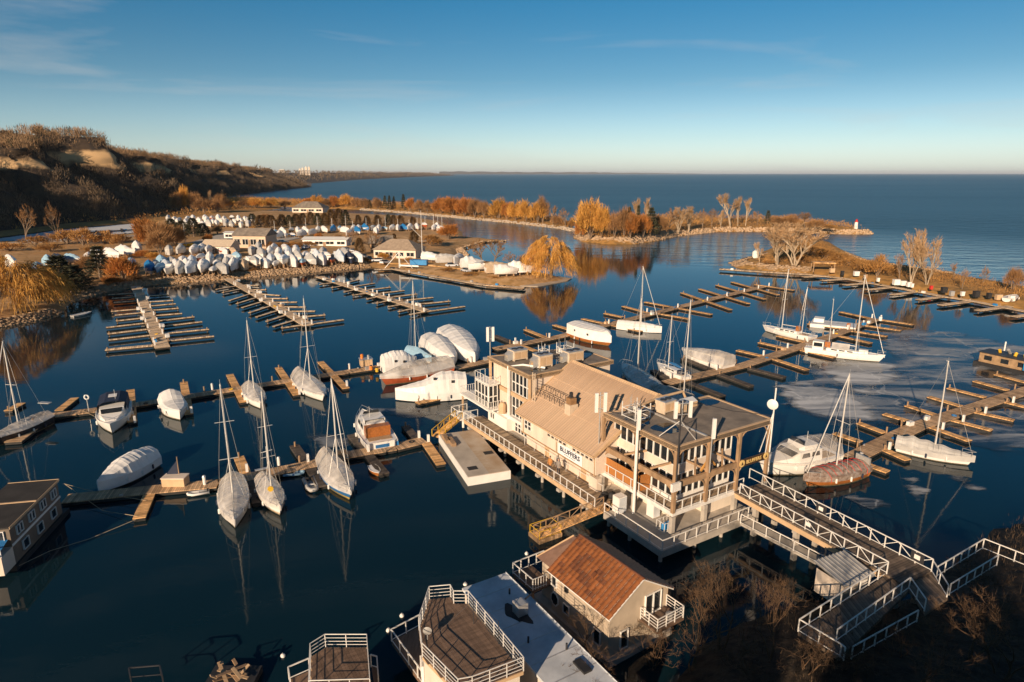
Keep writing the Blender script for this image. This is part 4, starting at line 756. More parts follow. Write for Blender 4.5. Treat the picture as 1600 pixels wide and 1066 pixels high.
def panel_antenna(x, y, zb, zp, hp, label, n=1, dx=.5, foot=None, pole_r=.06, back=None):
    t = thing('panel_antenna', label, 'antenna', in_rest(x, y, zb), RA + R(-20), 'white panel antennas on the restaurant')
    MB().tube([(0, 0, 0), (0, 0, zp + hp)], pole_r, 8).build('pole', GALV if pole_r < .1 else WHITE, t)
    for k in range(n):
        ox = (k - (n - 1) / 2) * dx * 2; MB().box(ox - .16, ox + .16, -.30, -.12, zp, zp + hp).build('panel', WHITE, t); MB().box(ox - .03, ox + .03, -.119, .0, zp + .2, zp + .3).box(ox - .03, ox + .03, -.119, 0, zp + hp - .3, zp + hp - .2).build('clamp', GALV, t)
    if n > 1: MB().beam((-dx, -.05, zp + .3), (dx, -.05, zp + .3), .06).beam((-dx, -.05, zp + hp - .3), (dx, -.05, zp + hp - .3), .06).build('crossarm', GALV, t)
    MB().tube([(.1, .05, 0), (.12, .05, zp * .6), (.0, .05, zp + .2)], .03, 5).build('cable', DARK, t); return t
panel_antenna(-.45, 4.55, 1.5, 8.6, 2.0, 'tall white mast antenna rising past the cedar screen to the roof edge', pole_r=.14)
panel_antenna(4.05, -.28, 6.6, 3.4, 1.9, 'single panel antenna above the middle post of the front roof edge')
panel_antenna(-.45, 10.05, 6.2, 3.9, 2.0, 'pair of panel antennas beside the gabled roof at the left roof corner', 2, .45)
panel_antenna(4.6, 4.0, 9.95, .5, 1.7, 'pair of panel antennas on a tripod in the middle of the front roof', 2, .75)
panel_antenna(.3, 33.4, 9.9, 2.2, 1.9, 'pair of panel antennas on the far-left tower corner', 2, .35)
tp = thing('antenna_tripod', 'dark corner mast with splayed white braces at the front roof corner', 'mast', in_rest(-.02, -.2, 6.55), RA); MB().tube([(0, 0, 0), (0, 0, 6.0)], .08, 8).build('pole', BLACKM, tp); MB().beam((0, 0, 5.9), (2.4, .3, 3.5), .06).beam((0, 0, 5.9), (.2, 2.6, 3.5), .06).build('brace', RAILM, tp)
bx = thing('equipment_boxes', 'cluster of small white equipment boxes clamped to the front corner post', 'equipment', in_rest(-.25, -.35, 6.0), RA)
for k in range(4): MB().box(-.55 + k * .27, -.33 + k * .27, -.2, .05, .0, .75).build('box', WHITE, bx)
def clutter(x, y, z, n, s_, label, name='radio_rack'):
    t = thing(name, label, 'antenna rack', in_rest(x, y, z), RA); fr = MB()
    for a, b_ in (((-s_, -s_), (s_, -s_)), ((s_, -s_), (s_, s_)), ((s_, s_), (-s_, s_)), ((-s_, s_), (-s_, -s_))):
        for zz in (.1, .9): fr.beam((*a, zz), (*b_, zz), .06)
        fr.beam((*a, 0), (*a, 1.5), .07)
    fr.build('frame', RAILM, t)
    for k in range(n):
        ax, ay = random.uniform(-s_, s_), random.uniform(-s_, s_); MB().tube([(ax, ay, 0), (ax, ay, random.uniform(.8, 2.2))], .03, 5).build('whip', GALV, t); MB().box(ax - .14, ax + .14, ay - .12, ay + .12, .2, .75).build('box', WHITE if k % 2 else GALV, t)
clutter(1.9, 7.4, 9.95, 7, .95, 'white pipe frame crowded with radio boxes behind the left roof edge'); clutter(9.2, 29.2, 10.1, 6, .8, 'pipe frame with radio gear and hoops at the back of the tower roof'); clutter(6.1, 29.6, 10.1, 3, .5, 'small radio frame in the middle of the tower roof')
def dish(x, y, zb, hp, rad, label):
    t = thing('satellite_dish', label, 'satellite dish', in_rest(x, y, zb), RA); MB().tube([(0, 0, 0), (0, 0, hp + 1.6)], .07, 8).build('pole', RAILM, t)
    d = MB(); secs = [[(math.cos(a) * r_, -.25 + .3 * (r_ / rad) ** 2 * rad, hp + math.sin(a) * r_) for a in np.linspace(0, 6.283, 21)] for r_ in np.linspace(.02, rad, 6)]; d.loft(secs); q = d.build('dish', WHITE, t, True); q.location = (-.25, 0, 0); q.rotation_euler = (0, 0, R(-68))
    MB().box(-.12, .3, -.1, .25, hp - .5, hp - .1).build('receiver', WHITE, t); MB().beam((0, 0, hp - .8), (-1.0, .4, .1), .06).beam((0, 0, hp - .8), (-.7, -.0, -.4), .06).build('brace', RAILM, t); return t
dish(12.55, -.2, 6.6, 5.0, .52, 'white satellite dish on the tall pole above the sign at the right roof corner')
# service things on the lower deck
for k, (x, y, w_2, d_2, h_2, lb) in enumerate(((-1.3, 5.6, 1.0, .9, 1.7, 'tall cream utility cabinet at the left end of the shaded lower deck'), (.9, 3.3, .9, .9, 1.7, 'white twin-door fridge cabinet under the upper deck'))):
    t = thing('utility_cabinet', lb, 'cabinet', in_rest(x, y, 1.45), RA); MB().box(-w_2 / 2, w_2 / 2, -d_2 / 2, d_2 / 2, .05, h_2).build('body', WHITE, t); MB().box(-w_2 / 2 + .05, -.02, -d_2 / 2 - .03, -d_2 / 2 - .002, .12, h_2 - .08).build('door', FLATW, t); MB().box(.02, w_2 / 2 - .05, -d_2 / 2 - .03, -d_2 / 2 - .002, .12, h_2 - .08).build('door', FLATW, t)
t = thing('wire_cage', 'white wire cage of bottles beside the front corner column on the lower deck', 'cage', in_rest(.3, .9, 1.45), RA); railing(t, [(-.8, -.5, 0), (.5, -.5, 0), (.5, .5, 0), (-.8, .5, 0)], .95, .4, closed=True, r=.02, name='cage_frame')
for k in range(3): MB().tube([(-.5 + k * .35, 0, 0), (-.5 + k * .35, 0, .6), (-.5 + k * .35, 0, .75)], [.14, .14, .05], 8).build('bottle', BLUEP, t)
bag = thing('rubbish_pile', 'dark heap of covered bags at the end of the walkway', 'bags', in_rest(-.9, 7.9, 1.62), RA)
for k in range(3): 
    o = MB(); o.loft([[(math.cos(a) * r_, math.sin(a) * r_ * .8, z) for a in np.linspace(0, 6.283, 9)] for r_, z in ((.45, 0), (.5, .25), (.38, .5), (.1, .62))]); q = o.build('bag', DARK, bag, True); q.location = (k * .6 - .6, (k % 2) * .4, 0)
# gangways
def gangway(a, b_, wdt, label, m=YEL):
    a = Vector(a); b_ = Vector(b_); d = b_ - a; t = thing('gangway', label, 'gangway', a, math.atan2(d.y, d.x)); ln = math.hypot(d.x, d.y)
    MB().beam((0, 0, 0), (ln, 0, d.z), wdt, .12).build('tread', FINGERM, t)
    for s_ in (-1, 1): railing(t, [(0, s_ * wdt / 2, 0), (ln, s_ * wdt / 2, d.z)], .9, 1.2, m, (1.0, .1), .035, 'truss_rail', diag=True)
gangway(at(681, 683, .6), in_rest(-3.3, 35.6, 1.6), 1.2, 'yellow gangway climbing from the dock to the restaurant landing'); gangway(at(838, 838, .5), in_rest(-2.0, 6.7, 1.55), 1.0, 'timber gangway sloping from the low float up to the restaurant deck', TIMBER)
fl_ = thing('work_float', 'small yellow-railed float below the restaurant walkway', 'float', at(852, 838, 0), RA); MB().box(-1.3, 1.3, -.9, .9, -.2, .4).build('float_deck', DOCKM, fl_); railing(fl_, [(-1.2, -.8, .4), (1.2, -.8, .4), (1.2, .8, .4), (-1.2, .8, .4)], .8, 1.2, YEL, r=.022, closed=True)
# two people on the walkway
def person(p, rz, label, coat, hat):
    t = thing('person', label, 'person', p, rz); mb = MB(); N = 10
    def ring(cx, cy, z, rx, ry): return [(cx + rx * math.cos(2 * math.pi * k / N), cy + ry * math.sin(2 * math.pi * k / N), z) for k in range(N)]
    hipw = .11
    body = MB()
    for s_ in (-1, 1): body.loft([ring(s_ * hipw * .9, .02 * s_, z, r_, r_) for z, r_ in ((.0, .05), (.08, .055), (.45, .065), (.85, .095))], 1, True); body.loft([ring(s_ * hipw, -.06, z, .05, .12) for z in (0.0, .08)], 1, True)
    body.loft([ring(0, 0, z, a_, b2) for z, a_, b2 in ((.72, .20, .14), (.9, .20, .15), (1.1, .20, .14), (1.35, .23, .14), (1.45, .19, .11), (1.5, .07, .07), (1.56, .06, .065))], 0, True)
    for s_ in (-1, 1): body.tube([(s_ * .22, 0, 1.40), (s_ * .29, .02, 1.12), (s_ * .26, -.12, .92)], [.075, .06, .045], 6, 0)
    body.loft([ring(0, -.01, z, a_, b2) for z, a_, b2 in ((1.54, .05, .06), (1.58, .08, .09), (1.66, .085, .105), (1.74, .075, .09), (1.79, .03, .04))], 2, True)
    for s_ in (-1, 1): body.tube([(s_ * .26, -.12, .92), (s_ * .26, -.16, .84)], [.04, .03], 6, 2)
    body.build('body', [coat, JEANS, SKIN], t, True); h = MB(); h.loft([ring(0, .015, z, a_, b2) for z, a_, b2 in ((1.64, .095, .10), (1.72, .095, .11), (1.79, .07, .08), (1.83, .02, .02))], 0, True); h.build('hair', hat, t, True)
person(in_rest(-2.2, 16.0, 1.63), RA + R(-80), 'person in an orange jacket walking on the restaurant walkway', CLOTHO, HAIR); person(in_rest(-1.8, 15.0, 1.63), RA + R(-70), 'taller person in a grey coat on the restaurant walkway', CLOTHG, HAIR)
# ------------------------------------------------------------------ docks: main walkway, every finger and pile a part
PILEM = {}; HOSE = {}
def dock(label, main, fingers=(), width=1.9, fw=.95, z=.5, m=None, fm=None, piles=True, name='dock', dark=(), group='floating docks', boxes=0, pedestals=True, ph=1.5):
    m = m or DOCKM; fm = fm or FINGERM; P_ = [at(*p, z) for p in main]; a = P_[0]; d = P_[-1] - a
    t = thing(name, label, 'dock', (a.x, a.y, 0), math.atan2(d.y, d.x), group)
    def plank(nm, p, q, wd, mm, th=.42, dz=0.0):
        p, q = loc2(t, p), loc2(t, q); e = q - p; ln = math.hypot(e.x, e.y); b = MB(); b.box(0, ln, -wd / 2, wd / 2, z - .10, z); b.box(.02, ln - .02, -wd / 2 + .06, wd / 2 - .06, z - th, z - .103, 1)
        o = b.build(nm, [mm, RUBBER], t); o.location = (p.x, p.y, dz); o.rotation_euler = (0, 0, math.atan2(e.y, e.x)); return o, ln
    for k, (p, q) in enumerate(zip(P_, P_[1:])): plank('walkway', p, q, width, m)
    key = round(ph, 1)
    if key not in PILEM: PILEM[key] = (MB().tube([(0, 0, -3), (0, 0, ph)], .11, 8).mesh('pile', TIMBER), MB().box(-.14, .14, -.12, .12, 0, .95).mesh('power_pedestal', WHITE), MB().box(-.55, .55, -.35, .35, 0, .65).mesh('dock_box', WHITE))
    for i, f in enumerate(fingers):
        p, q = at(f[0], f[1], z), at(f[2], f[3], z); p = p + Vector((random.uniform(-.3, .3), random.uniform(-.3, .3), 0)); q = q + Vector((random.uniform(-.3, .3), random.uniform(-.3, .3), 0)); dk_ = len(f) > 4 and f[4] == 'd'; o, ln = plank('finger', p, q, fw * (f[5] if len(f) > 5 else 1), DOCKDARK if dk_ else fm, .42, -.05)
        pp = loc2(t, p); qq = loc2(t, q)
        if piles and i % 2: link('pile', PILEM[key][0], t, (*lerp(pp, qq, .04)[:2], -.45))
        # mid finger: nearest point on the main
        if pedestals:
            best = min((abs(loc2(t, p.lerp(q, u)).y), u) for u in np.linspace(0, 1, 21)); c = loc2(t, p.lerp(q, best[1])); 
            if best[0] < 1.5: link('power_pedestal', PILEM[key][1], t, (c.x + .3, math.copysign(width * .42, qq.y - .01), z))
    hs = HOSE.get('m') or HOSE.setdefault('m', MB().loft([[((.28 + .07 * math.cos(b_)) * math.cos(a_), (.28 + .07 * math.cos(b_)) * math.sin(a_), .07 + .07 * math.sin(b_)) for b_ in np.linspace(0, 6.283, 6)] for a_ in np.linspace(0, 6.283, 11)]).mesh('hose_coil', YEL))
    ln_ = sum((b - a_).length for a_, b in zip(P_, P_[1:]))
    for k in range(int(ln_ / 9)):
        s = random.random() * (len(P_) - 1); i = min(int(s), len(P_) - 2); c = loc2(t, P_[i].lerp(P_[i + 1], s - i))
        if k % 3 == 0: link('dock_box', PILEM[key][2], t, (c.x, c.y + random.choice((-1, 1)) * width * .3, z), random.uniform(-.2, .2), random.choice((WHITE, GALV, TRIM, BLUEP))).scale = (.8, .8, .8)
        elif k % 3 == 1: link('hose_coil', hs, t, (c.x, c.y + random.uniform(-.5, .5), z), 0, random.choice((YEL, DARK, WRAPB)))
        else: link('cleat', PILEM[key][1], t, (c.x, c.y + random.choice((-1, 1)) * width * .42, z), random.uniform(0, 3), GALV).scale = (1.2, .5, .18)
    n = int(sum((b - a_).length for a_, b in zip(P_, P_[1:])) / 13) + 1
    if piles:
        for k in range(n):
            s = (k + .5) / n * (len(P_) - 1); i = min(int(s), len(P_) - 2); c = loc2(t, P_[i].lerp(P_[i + 1], s - i)); link('pile', PILEM[key][0], t, (c.x, c.y + width * .56, -.2))
    for k in range(boxes):
        s = (k + .7) / (boxes + .5) * (len(P_) - 1); i = min(int(s), len(P_) - 2); c = loc2(t, P_[i].lerp(P_[i + 1], s - i)); link('dock_box', PILEM[key][2], t, (c.x, c.y + random.choice((-1, 1)) * width * .62, z), random.uniform(-.1, .1))
    return t
dock('long low dock in the left foreground carrying the two sailboats side by side', [(101, 779), (253, 763), (341, 755), (440, 734), (499, 722), (544, 710), (617, 698), (663, 687)],
     [(233, 770, 217, 808), (377, 712, 385, 744), (394, 745, 399, 787, 'd'), (463, 694, 508, 760, 'd'), (551, 677, 601, 741, 'd'), (631, 664, 655, 688, 'd'), (664, 690, 693, 723)], 2.0, 1.15)
dock('second dock on the left, leading past two sailboats to the white wrapped boats', [(20, 690), (73, 650), (206, 633), (339, 612), (428, 598), (540, 581), (600, 572), (709, 575), (770, 562)],
     [(90, 640, 119, 621), (16, 640, 38, 628), (206, 608, 207, 659), (288, 596, 298, 646), (362, 584, 383, 628), (435, 573, 463, 617), (502, 565, 541, 606), (649, 629, 723, 614)], 2.0, 1.15)
dock('long dock behind the restaurant with regular fingers reaching toward the headland', [(773, 545), (877, 525), (957, 505), (1007, 493), (1064, 478.5), (1192, 447.5)],
     [(771, 524, 803, 535, 'd'), (819, 514, 855, 527), (866, 507, 900, 517), (810, 537, 840, 548), (910, 497, 1004, 517), (946, 489, 972, 495), (973, 478, 1010, 488), (1031, 490, 1079, 498), (1007, 471, 1111, 491), (1065, 457, 1140, 483), (1093, 451, 1169, 474), (1119, 445, 1194, 467), (1143, 440, 1217, 460), (1180, 444, 1240, 453)], 2.2, 1.1)
dock('dock at the right with dark wet fingers near the restaurant and the two-masted sailboats', [(1040, 598), (1160, 571), (1251, 541), (1295, 526), (1369, 498)],
     [(1149, 546, 1203, 558), (1185, 534, 1232, 545), (1213, 524, 1260, 534), (1262, 505, 1330, 515), (1312, 487, 1360, 497), (1369, 498, 1430, 507), (1347, 507, 1408, 516), (1325, 515, 1387, 525), (1300, 522, 1364, 536), (1251, 546, 1303, 558), (1210, 560, 1262, 577), (1171, 574, 1223, 588, 'd'), (1079, 597, 1131, 617, 'd'), (1124, 584, 1178, 603, 'd'), (1019, 578, 1047, 591, 'd'), (1066, 559, 1124, 581, 'd')], 2.2, 1.15)
dock('dark dock at the right edge holding the covered sailboat among thin ice', [(1330, 716), (1400, 681), (1434, 665), (1600, 611), (1700, 579)],
     [(1380, 646, 1428, 659), (1417, 633, 1466, 648), (1454, 619, 1500, 634), (1481, 605, 1538, 620), (1521, 594, 1577, 609), (1556, 584, 1610, 599), (1488, 655, 1552, 672), (1524, 642, 1583, 656), (1454, 666, 1514, 688), (1380, 702, 1424, 719), (1305, 676, 1345, 689), (1341, 661, 1385, 675), (1346, 723, 1384, 736), (1575, 628, 1640, 645)], 2.2, 1.05)
dock('bare finger pier farthest left below the dark pines', [(212, 447), (232, 492), (254, 543)],
     [(171, 460, 217, 457), (175, 466, 220, 463), (176, 472, 222, 469), (174, 486, 228, 481), (179, 492, 231, 487), (179, 501, 235, 495), (166, 511, 239, 503), (167, 521, 243, 512), (169, 531, 247, 522), (165, 546, 250, 538, '', 1.6), (265, 460, 218, 463), (270, 469, 221, 472), (276, 474, 224, 478), (281, 481, 228, 485), (286, 489, 232, 493), (306, 494, 236, 502), (315, 502, 240, 511), (325, 514, 246, 521), (337, 524, 251, 533)], 2.6, .8, .7, DOCKPALE, DOCKPALE, boxes=6)
dock('middle bare finger pier of the three below the stored boats', [(355, 435), (418, 470), (482, 508)],
     [(336, 452, 372, 446), (349, 457, 382, 450), (360, 469, 392, 458), (369, 474, 402, 464), (380, 480, 412, 470), (390, 488, 424, 477), (402, 495, 437, 484), (414, 502, 450, 491), (427, 510, 464, 499), (438, 512, 478, 506), (405, 446, 372, 444), (417, 452, 386, 452), (437, 461, 400, 458), (451, 466, 412, 465), (465, 471, 424, 472), (479, 479, 436, 479), (494, 485, 448, 486), (510, 491, 462, 495), (536, 499, 480, 506)], 2.4, .8, .7, DOCKPALE, DOCKPALE, boxes=7)
dock('right-hand bare finger pier of the three near the willow point', [(498, 432), (580, 458), (668, 486)],
     [(500, 444, 526, 440), (520, 449, 541, 445), (538, 456, 560, 451), (552, 461, 577, 457), (572, 467, 596, 462), (590, 473, 612, 468), (606, 479, 630, 474), (622, 486, 650, 480), (640, 491, 668, 486), (560, 437, 532, 443), (585, 442, 548, 448), (610, 448, 566, 453), (632, 453, 584, 459), (652, 459, 602, 465), (676, 464, 620, 470), (702, 470, 640, 476), (727, 478, 668, 486)], 2.4, .8, .7, DOCKPALE, DOCKPALE, boxes=6)
sl = [(1254, 432.5, 1292, 431), (1285, 438, 1321, 435.5), (1320, 445, 1357, 441.5), (1356, 452.5, 1393, 448.5), (1393, 460, 1432, 455), (1435, 468, 1476, 462.5), (1470, 476.5, 1521, 470), (1530, 485, 1577, 478), (1584, 494.5, 1630, 488)]
t = dock('timber quay with stubby finger docks along the beach spit', [(1262, 428.5), (1320, 435), (1393, 448), (1475, 463), (1520, 470), (1600, 486), (1680, 501)], sl, 2.0, 1.6, .8, DOCKPALE, DOCKPALE, pedestals=False)
dock('straight timber breakwater dock in front of the beach spit tip', [(1125, 420), (1200, 425), (1262, 428.5)], (), 2.6, z=.9, m=DOCKPALE)
dock('timber seawall dock running to the willow point', [(588, 421), (615, 420), (640, 425), (757, 445), (820, 449)], [(612, 417, 641, 426, 'd'), (757, 445, 820, 451)], 2.0, 1.5, .8, DOCKPALE, DOCKM)
dock('dark dock lying in the frozen lagoon below the bluffs', [(122, 364), (215, 358)], [(130, 361, 131, 366), (150, 360, 151, 365), (170, 359, 171, 364), (190, 357, 191, 362)], 2.5, 1.2, m=DOCKDARK, fm=DOCKDARK, piles=False, pedestals=False)
dock('second dark dock in the frozen lagoon nearer the shrubs', [(160, 369), (222, 363)], [(175, 366, 176, 371), (195, 364, 196, 369)], 2.0, 1.2, m=DOCKDARK, fm=DOCKDARK, piles=False, pedestals=False)
# lamp-like dock standpipes and loose things on docks
def small(name, label, cat, p, build, rz=0):
    t = thing(name, label, cat, p, rz); build(t); return t
def bollard(px, py, label, z=.5):
    def f(t): MB().tube([(0, 0, 0), (0, 0, .8), (0, 0, .9)], [.17, .17, .2], 10).build('post', WHITE, t); MB().tube([(0, 0, .9), (0, 0, 1.05)], [.21, .12], 10).build('cap', GALV, t)
    return small('dock_post', label, 'post', at(px, py, z), f)
bollard(320, 757, 'white capped post on the foreground dock left of the twin sailboats'); bollard(436, 727, 'white capped post on the foreground dock right of the twin sailboats'); bollard(546, 577, 'white capped post on the second dock near the wrapped boats'); bollard(724, 668, 'white post topped by a gull at the corner by the white barge'); bollard(332, 609, 'lone capped post on the second dock between motor yacht and sailboat'); bollard(736, 566, 'white post on the dock behind the large white wrapped cruiser')
def lifebuoy_stand(px, py, label):
    def f(t):
        MB().tube([(0, 0, 0), (0, 0, 2.0)], .06, 6).build('pole', GALV, t); q = MB(); q.loft([[(math.cos(a) * .3 + math.cos(a) * math.cos(b) * .1, math.sin(b) * .1, 2.2 + math.sin(a) * .3 + math.sin(a) * math.cos(b) * .1) for b in np.linspace(0, 6.283, 7)] for a in np.linspace(0, 6.283, 17)]); q.build('ring', WHITE, t, True)
    return small('lifebuoy_stand', label, 'lifebuoy', at(px, py, .5), f)
lifebuoy_stand(139, 644, 'lifebuoy on a pole beside the small motor yacht'); 
def kiosk(px, py, label):
    def f(t):
        MB().box(-1, 1, -.8, .8, 0, 1.2).build('body', TRIM, t); MB().box(-1.1, 1.1, -.9, .9, 1.201, 1.3).build('top', GALV, t); MB().tube([(-.6, .3, 1.3), (-.6, .3, 2.0)], .25, 8).build('drum', ORG, t); MB().tube([(.4, -.2, 1.3), (.4, -.2, 1.9)], .22, 8).build('drum', GALV, t)
    return small('dock_kiosk', label, 'kiosk', at(px, py, .5), f, .4)
kiosk(572, 571, 'cluttered tan equipment box at the end of the second dock by the wrapped boats')
def shed_box(t): MB().box(-1.2, 1.2, -.6, .6, 0, .9).build('box', TRIM, t); MB().box(-1.25, 1.25, -.65, .65, .901, 1.0).build('lid', CREAM, t); MB().tube([(.2, .5, 0), (.2, .5, 3)], .06, 6).build('pole', TIMBER, t); MB().add([(-1.9, .3, 0), (.18, .48, 0), (.18, .48, 2.6)], [(0, 1, 2)]).build('canvas', WRAPN, t)
small('dock_locker', 'cream dock locker beside a folded dark sail on the foreground dock', 'locker', at(275, 757, .5), shed_box)
for i, (px, py, m_, nm) in enumerate(((565, 577, YEL, 'yellow'), (556, 574, ORG, 'orange'))):
    def f(t, m_=m_): MB().tube([(0, 0, 0), (0, 0, .7)], .25, 9).build('body', m_, t); MB().tube([(0, 0, .7), (0, 0, .8)], .2, 9).build('cap', DARK, t)
    small('dock_drum', nm + ' drum standing by the tan equipment box on the second dock', 'drum', at(px + 24, py + 4, .5), f)
# mooring buoys on the water
for px, py, lb in ((607, 986, 'white buoy floating left of the lower timber deck'), (628, 963, 'white buoy floating above the lower timber deck'), (442, 1026, 'faint round buoy in the dark water at lower left'), (823, 866, 'white buoy floating off the orange-roofed house balcony'), (727, 914, 'pale buoy at the corner of the white flat roof')):
    t = thing('mooring_buoy', lb, 'buoy', at(px, py, 0)); q = MB(); q.loft([[(math.cos(a) * r_, math.sin(a) * r_, z) for a in np.linspace(0, 6.283, 11)] for r_, z in ((.02, -.15), (.15, -.08), (.19, .05), (.14, .17), (.03, .22))]); q.build('float', WHITE, t, True); MB().tube([(0, 0, .21), (0, 0, .3)], .03, 6).build('ring', GALV, t)
def rope(label, pts, r=.025):
    P_ = [at(*p) for p in pts]; o = MB().tube(P_, r, 5).build('mooring_rope', mat('rope', (.42, .33, .22), .9, .2, 3) if 'rope' not in bpy.data.materials else bpy.data.materials['rope']); tag(o, label, 'rope')
rope('long mooring rope from the foreground finger to the houseboat stern', [(216, 807, .5), (160, 798, .15), (102, 757, 1.2)]); rope('slack mooring rope along the dark water below the houseboat', [(212, 812, .4), (140, 842, .05), (78, 861, .05), (30, 884, .4)]); rope('taut mooring line from the houseboat to the foreground dock', [(100, 756, 1.5), (160, 772, .6), (229, 782, .5)]); rope('bow line of the small motor yacht on the second dock', [(128, 641, .6), (150, 652, .8), (163, 657, 1.4)])
# ------------------------------------------------------------------ boats
def hull_secs(L, B, fb, bow=1.25, tr=.72, full=.42, over=.07, n=13, flare=.9):
    secs = []; sheer = []
    for i in range(n):
        t = i / (n - 1)
        b = B / 2 * (max(0, 1 - (abs(t - full) / (1 - full)) ** 2.3) if t > full else lerp(tr, 1, math.sin(t / full * math.pi / 2))); b = max(b, .02)
        zs = fb * (1 + (bow - 1) * max(0, (t - .35) / .65) ** 1.6 + .06 * max(0, .35 - t)); xs = -L / 2 + L * t; xw = lerp(-L / 2 + .02 * L, L / 2 - over * L, t); xm = lerp(xw, xs, .55)
        bw = b * flare * (1 - .35 * t ** 3)
        half = [(xs, b, zs), (xm, b * .985, zs * .5), (xw, bw, .02), (xw, bw * .75, -.25)]
        secs.append([(x, y, z) for x, y, z in half] + [(xw, 0, -.4)] + [(x, -y, z) for x, y, z in half[::-1]]); sheer.append((xs, b, zs))
    return secs, sheer
GRIME = mat('waterline_algae', (.10, .085, .05), .8, .4, 3); FEND = {}
def make_hull(root, L, B, fb, m, boot=None, deckm=None, **k):
    secs, sheer = hull_secs(L, B, fb, **k); mb = MB().loft(secs); n = len(secs[0]); mb.f.append(tuple(range(n))); mb.m.append(0)
    o = mb.build('hull', m, root); o.data.polygons.foreach_set('use_smooth', [len(p.vertices) == 4 for p in o.data.polygons])
    if boot:
        bt = MB()
        for s_ in (0, 1):
            q = [[(sec[2][0] + .01, (sec[2][1] + .012) * (1 if s_ == 0 else -1), .06), (lerp(sec[2][0], sec[1][0], .55) + .01, (lerp(sec[2][1], sec[1][1], .55) + .014) * (1 if s_ == 0 else -1), sec[1][2] * .55)] for sec in secs]; bt.loft(q)
        bt.build('boot_stripe', boot, o)
    d = MB(); d.loft([[(x, b - .02, z - .03), (x, 0, z + .04), (x, -b + .02, z - .03)] for x, b, z in sheer]); d.build('deck', deckm or GEL, root, True)
    wl = MB()
    for s_ in (1, -1): wl.loft([[(sec[2][0] + .006, (sec[2][1] + .008) * s_, -.02), (lerp(sec[2][0], sec[1][0], .2) + .006, (lerp(sec[2][1], sec[1][1], .2) + .010) * s_, sec[1][2] * .2 + .02)] for sec in secs])
    wl.build('waterline_grime', GRIME, o)
    if L > 5:
        if 'm' not in FEND: FEND['m'] = MB().tube([(0, 0, .0), (0, 0, .06), (0, 0, .5), (0, 0, .56)], [.04, .11, .11, .04], 7).mesh('fender', WHITE)
        for s_ in (1, -1):
            for k_ in (3, 5, 8): x, b, z = sheer[k_]; link('fender', FEND['m'], root, (x + random.uniform(-.3, .3), s_ * (b + .10), z - .75), 0, WRAPN if (k_ + s_) % 4 == 0 else None)
    st = MB()
    for s_ in (1, -1): st.tube([(x, s_ * (b - .01), z + .02) for x, b, z in sheer], .035, 4)
    st.build('toe_rail', deckm or GEL, root); return sheer
def make_cover(root, sheer, L, prof, m, drop=.35, shoulder=.62, flat=.0, seams=9, scallop=.06, out=.05, name='cover', nx=25, wob=.03, seed=1, ridge=True, shf=.58):
    """shrink-wrap: ridge heights along the boat, tented down over the gunwale"""
    r = random.Random(seed); xs = [s[0] for s in sheer]; bs = [s[1] for s in sheer]; zs = [s[2] for s in sheer]; tt = [p[0] for p in prof]; hh = [p[1] for p in prof]; secs = []
    for i in range(nx):
        t = i / (nx - 1); x = lerp(xs[0] - .04, xs[-1] + .06, t); b = float(np.interp(x, xs, bs)) + out; z = float(np.interp(x, xs, zs)); h = float(np.interp(t, tt, hh))
        sag = scallop * (1 - abs(((t * seams) % 1) - .5) * 2) * h; h = max(.06, h - sag); g = r.uniform(-wob, wob)
        sb = b * shoulder + (1 - shoulder) * b * flat; sh = h * (shf + .3 * flat)
        half = [(x, b - .01, z * (1 - drop)), (x, b + .015, z + .05), (x, lerp(b, sb, .55) + g, z + sh * .55 - sag * .4), (x, sb + g, z + sh), (x, sb * .45, z + lerp(sh, h, .72))]
        secs.append(half + [(x, 0, z + h)] + [(x_, -y_, z_) for x_, y_, z_ in half[::-1]])
    mb = MB().loft(secs); n = len(secs[0]); mb.f.append(tuple(range(n))); mb.m.append(0); mb.f.append(tuple(range((nx - 1) * n, nx * n))[::-1]); mb.m.append(0)
    o = mb.build(name, m, root)
    if root is not None:
        fr = MB(); fr.tube([s_[5] for s_ in secs], .022, 4, cap=False)
        for i in range(2, nx - 1, 4): fr.tube([(p[0], p[1] * 1.004, p[2] + .012) for p in secs[i][1:-1]], .018, 4, cap=False)
        fr.build('cover_hoop', m if m not in (WRAPC, WRAPX) else WRAPG, o)
    return o
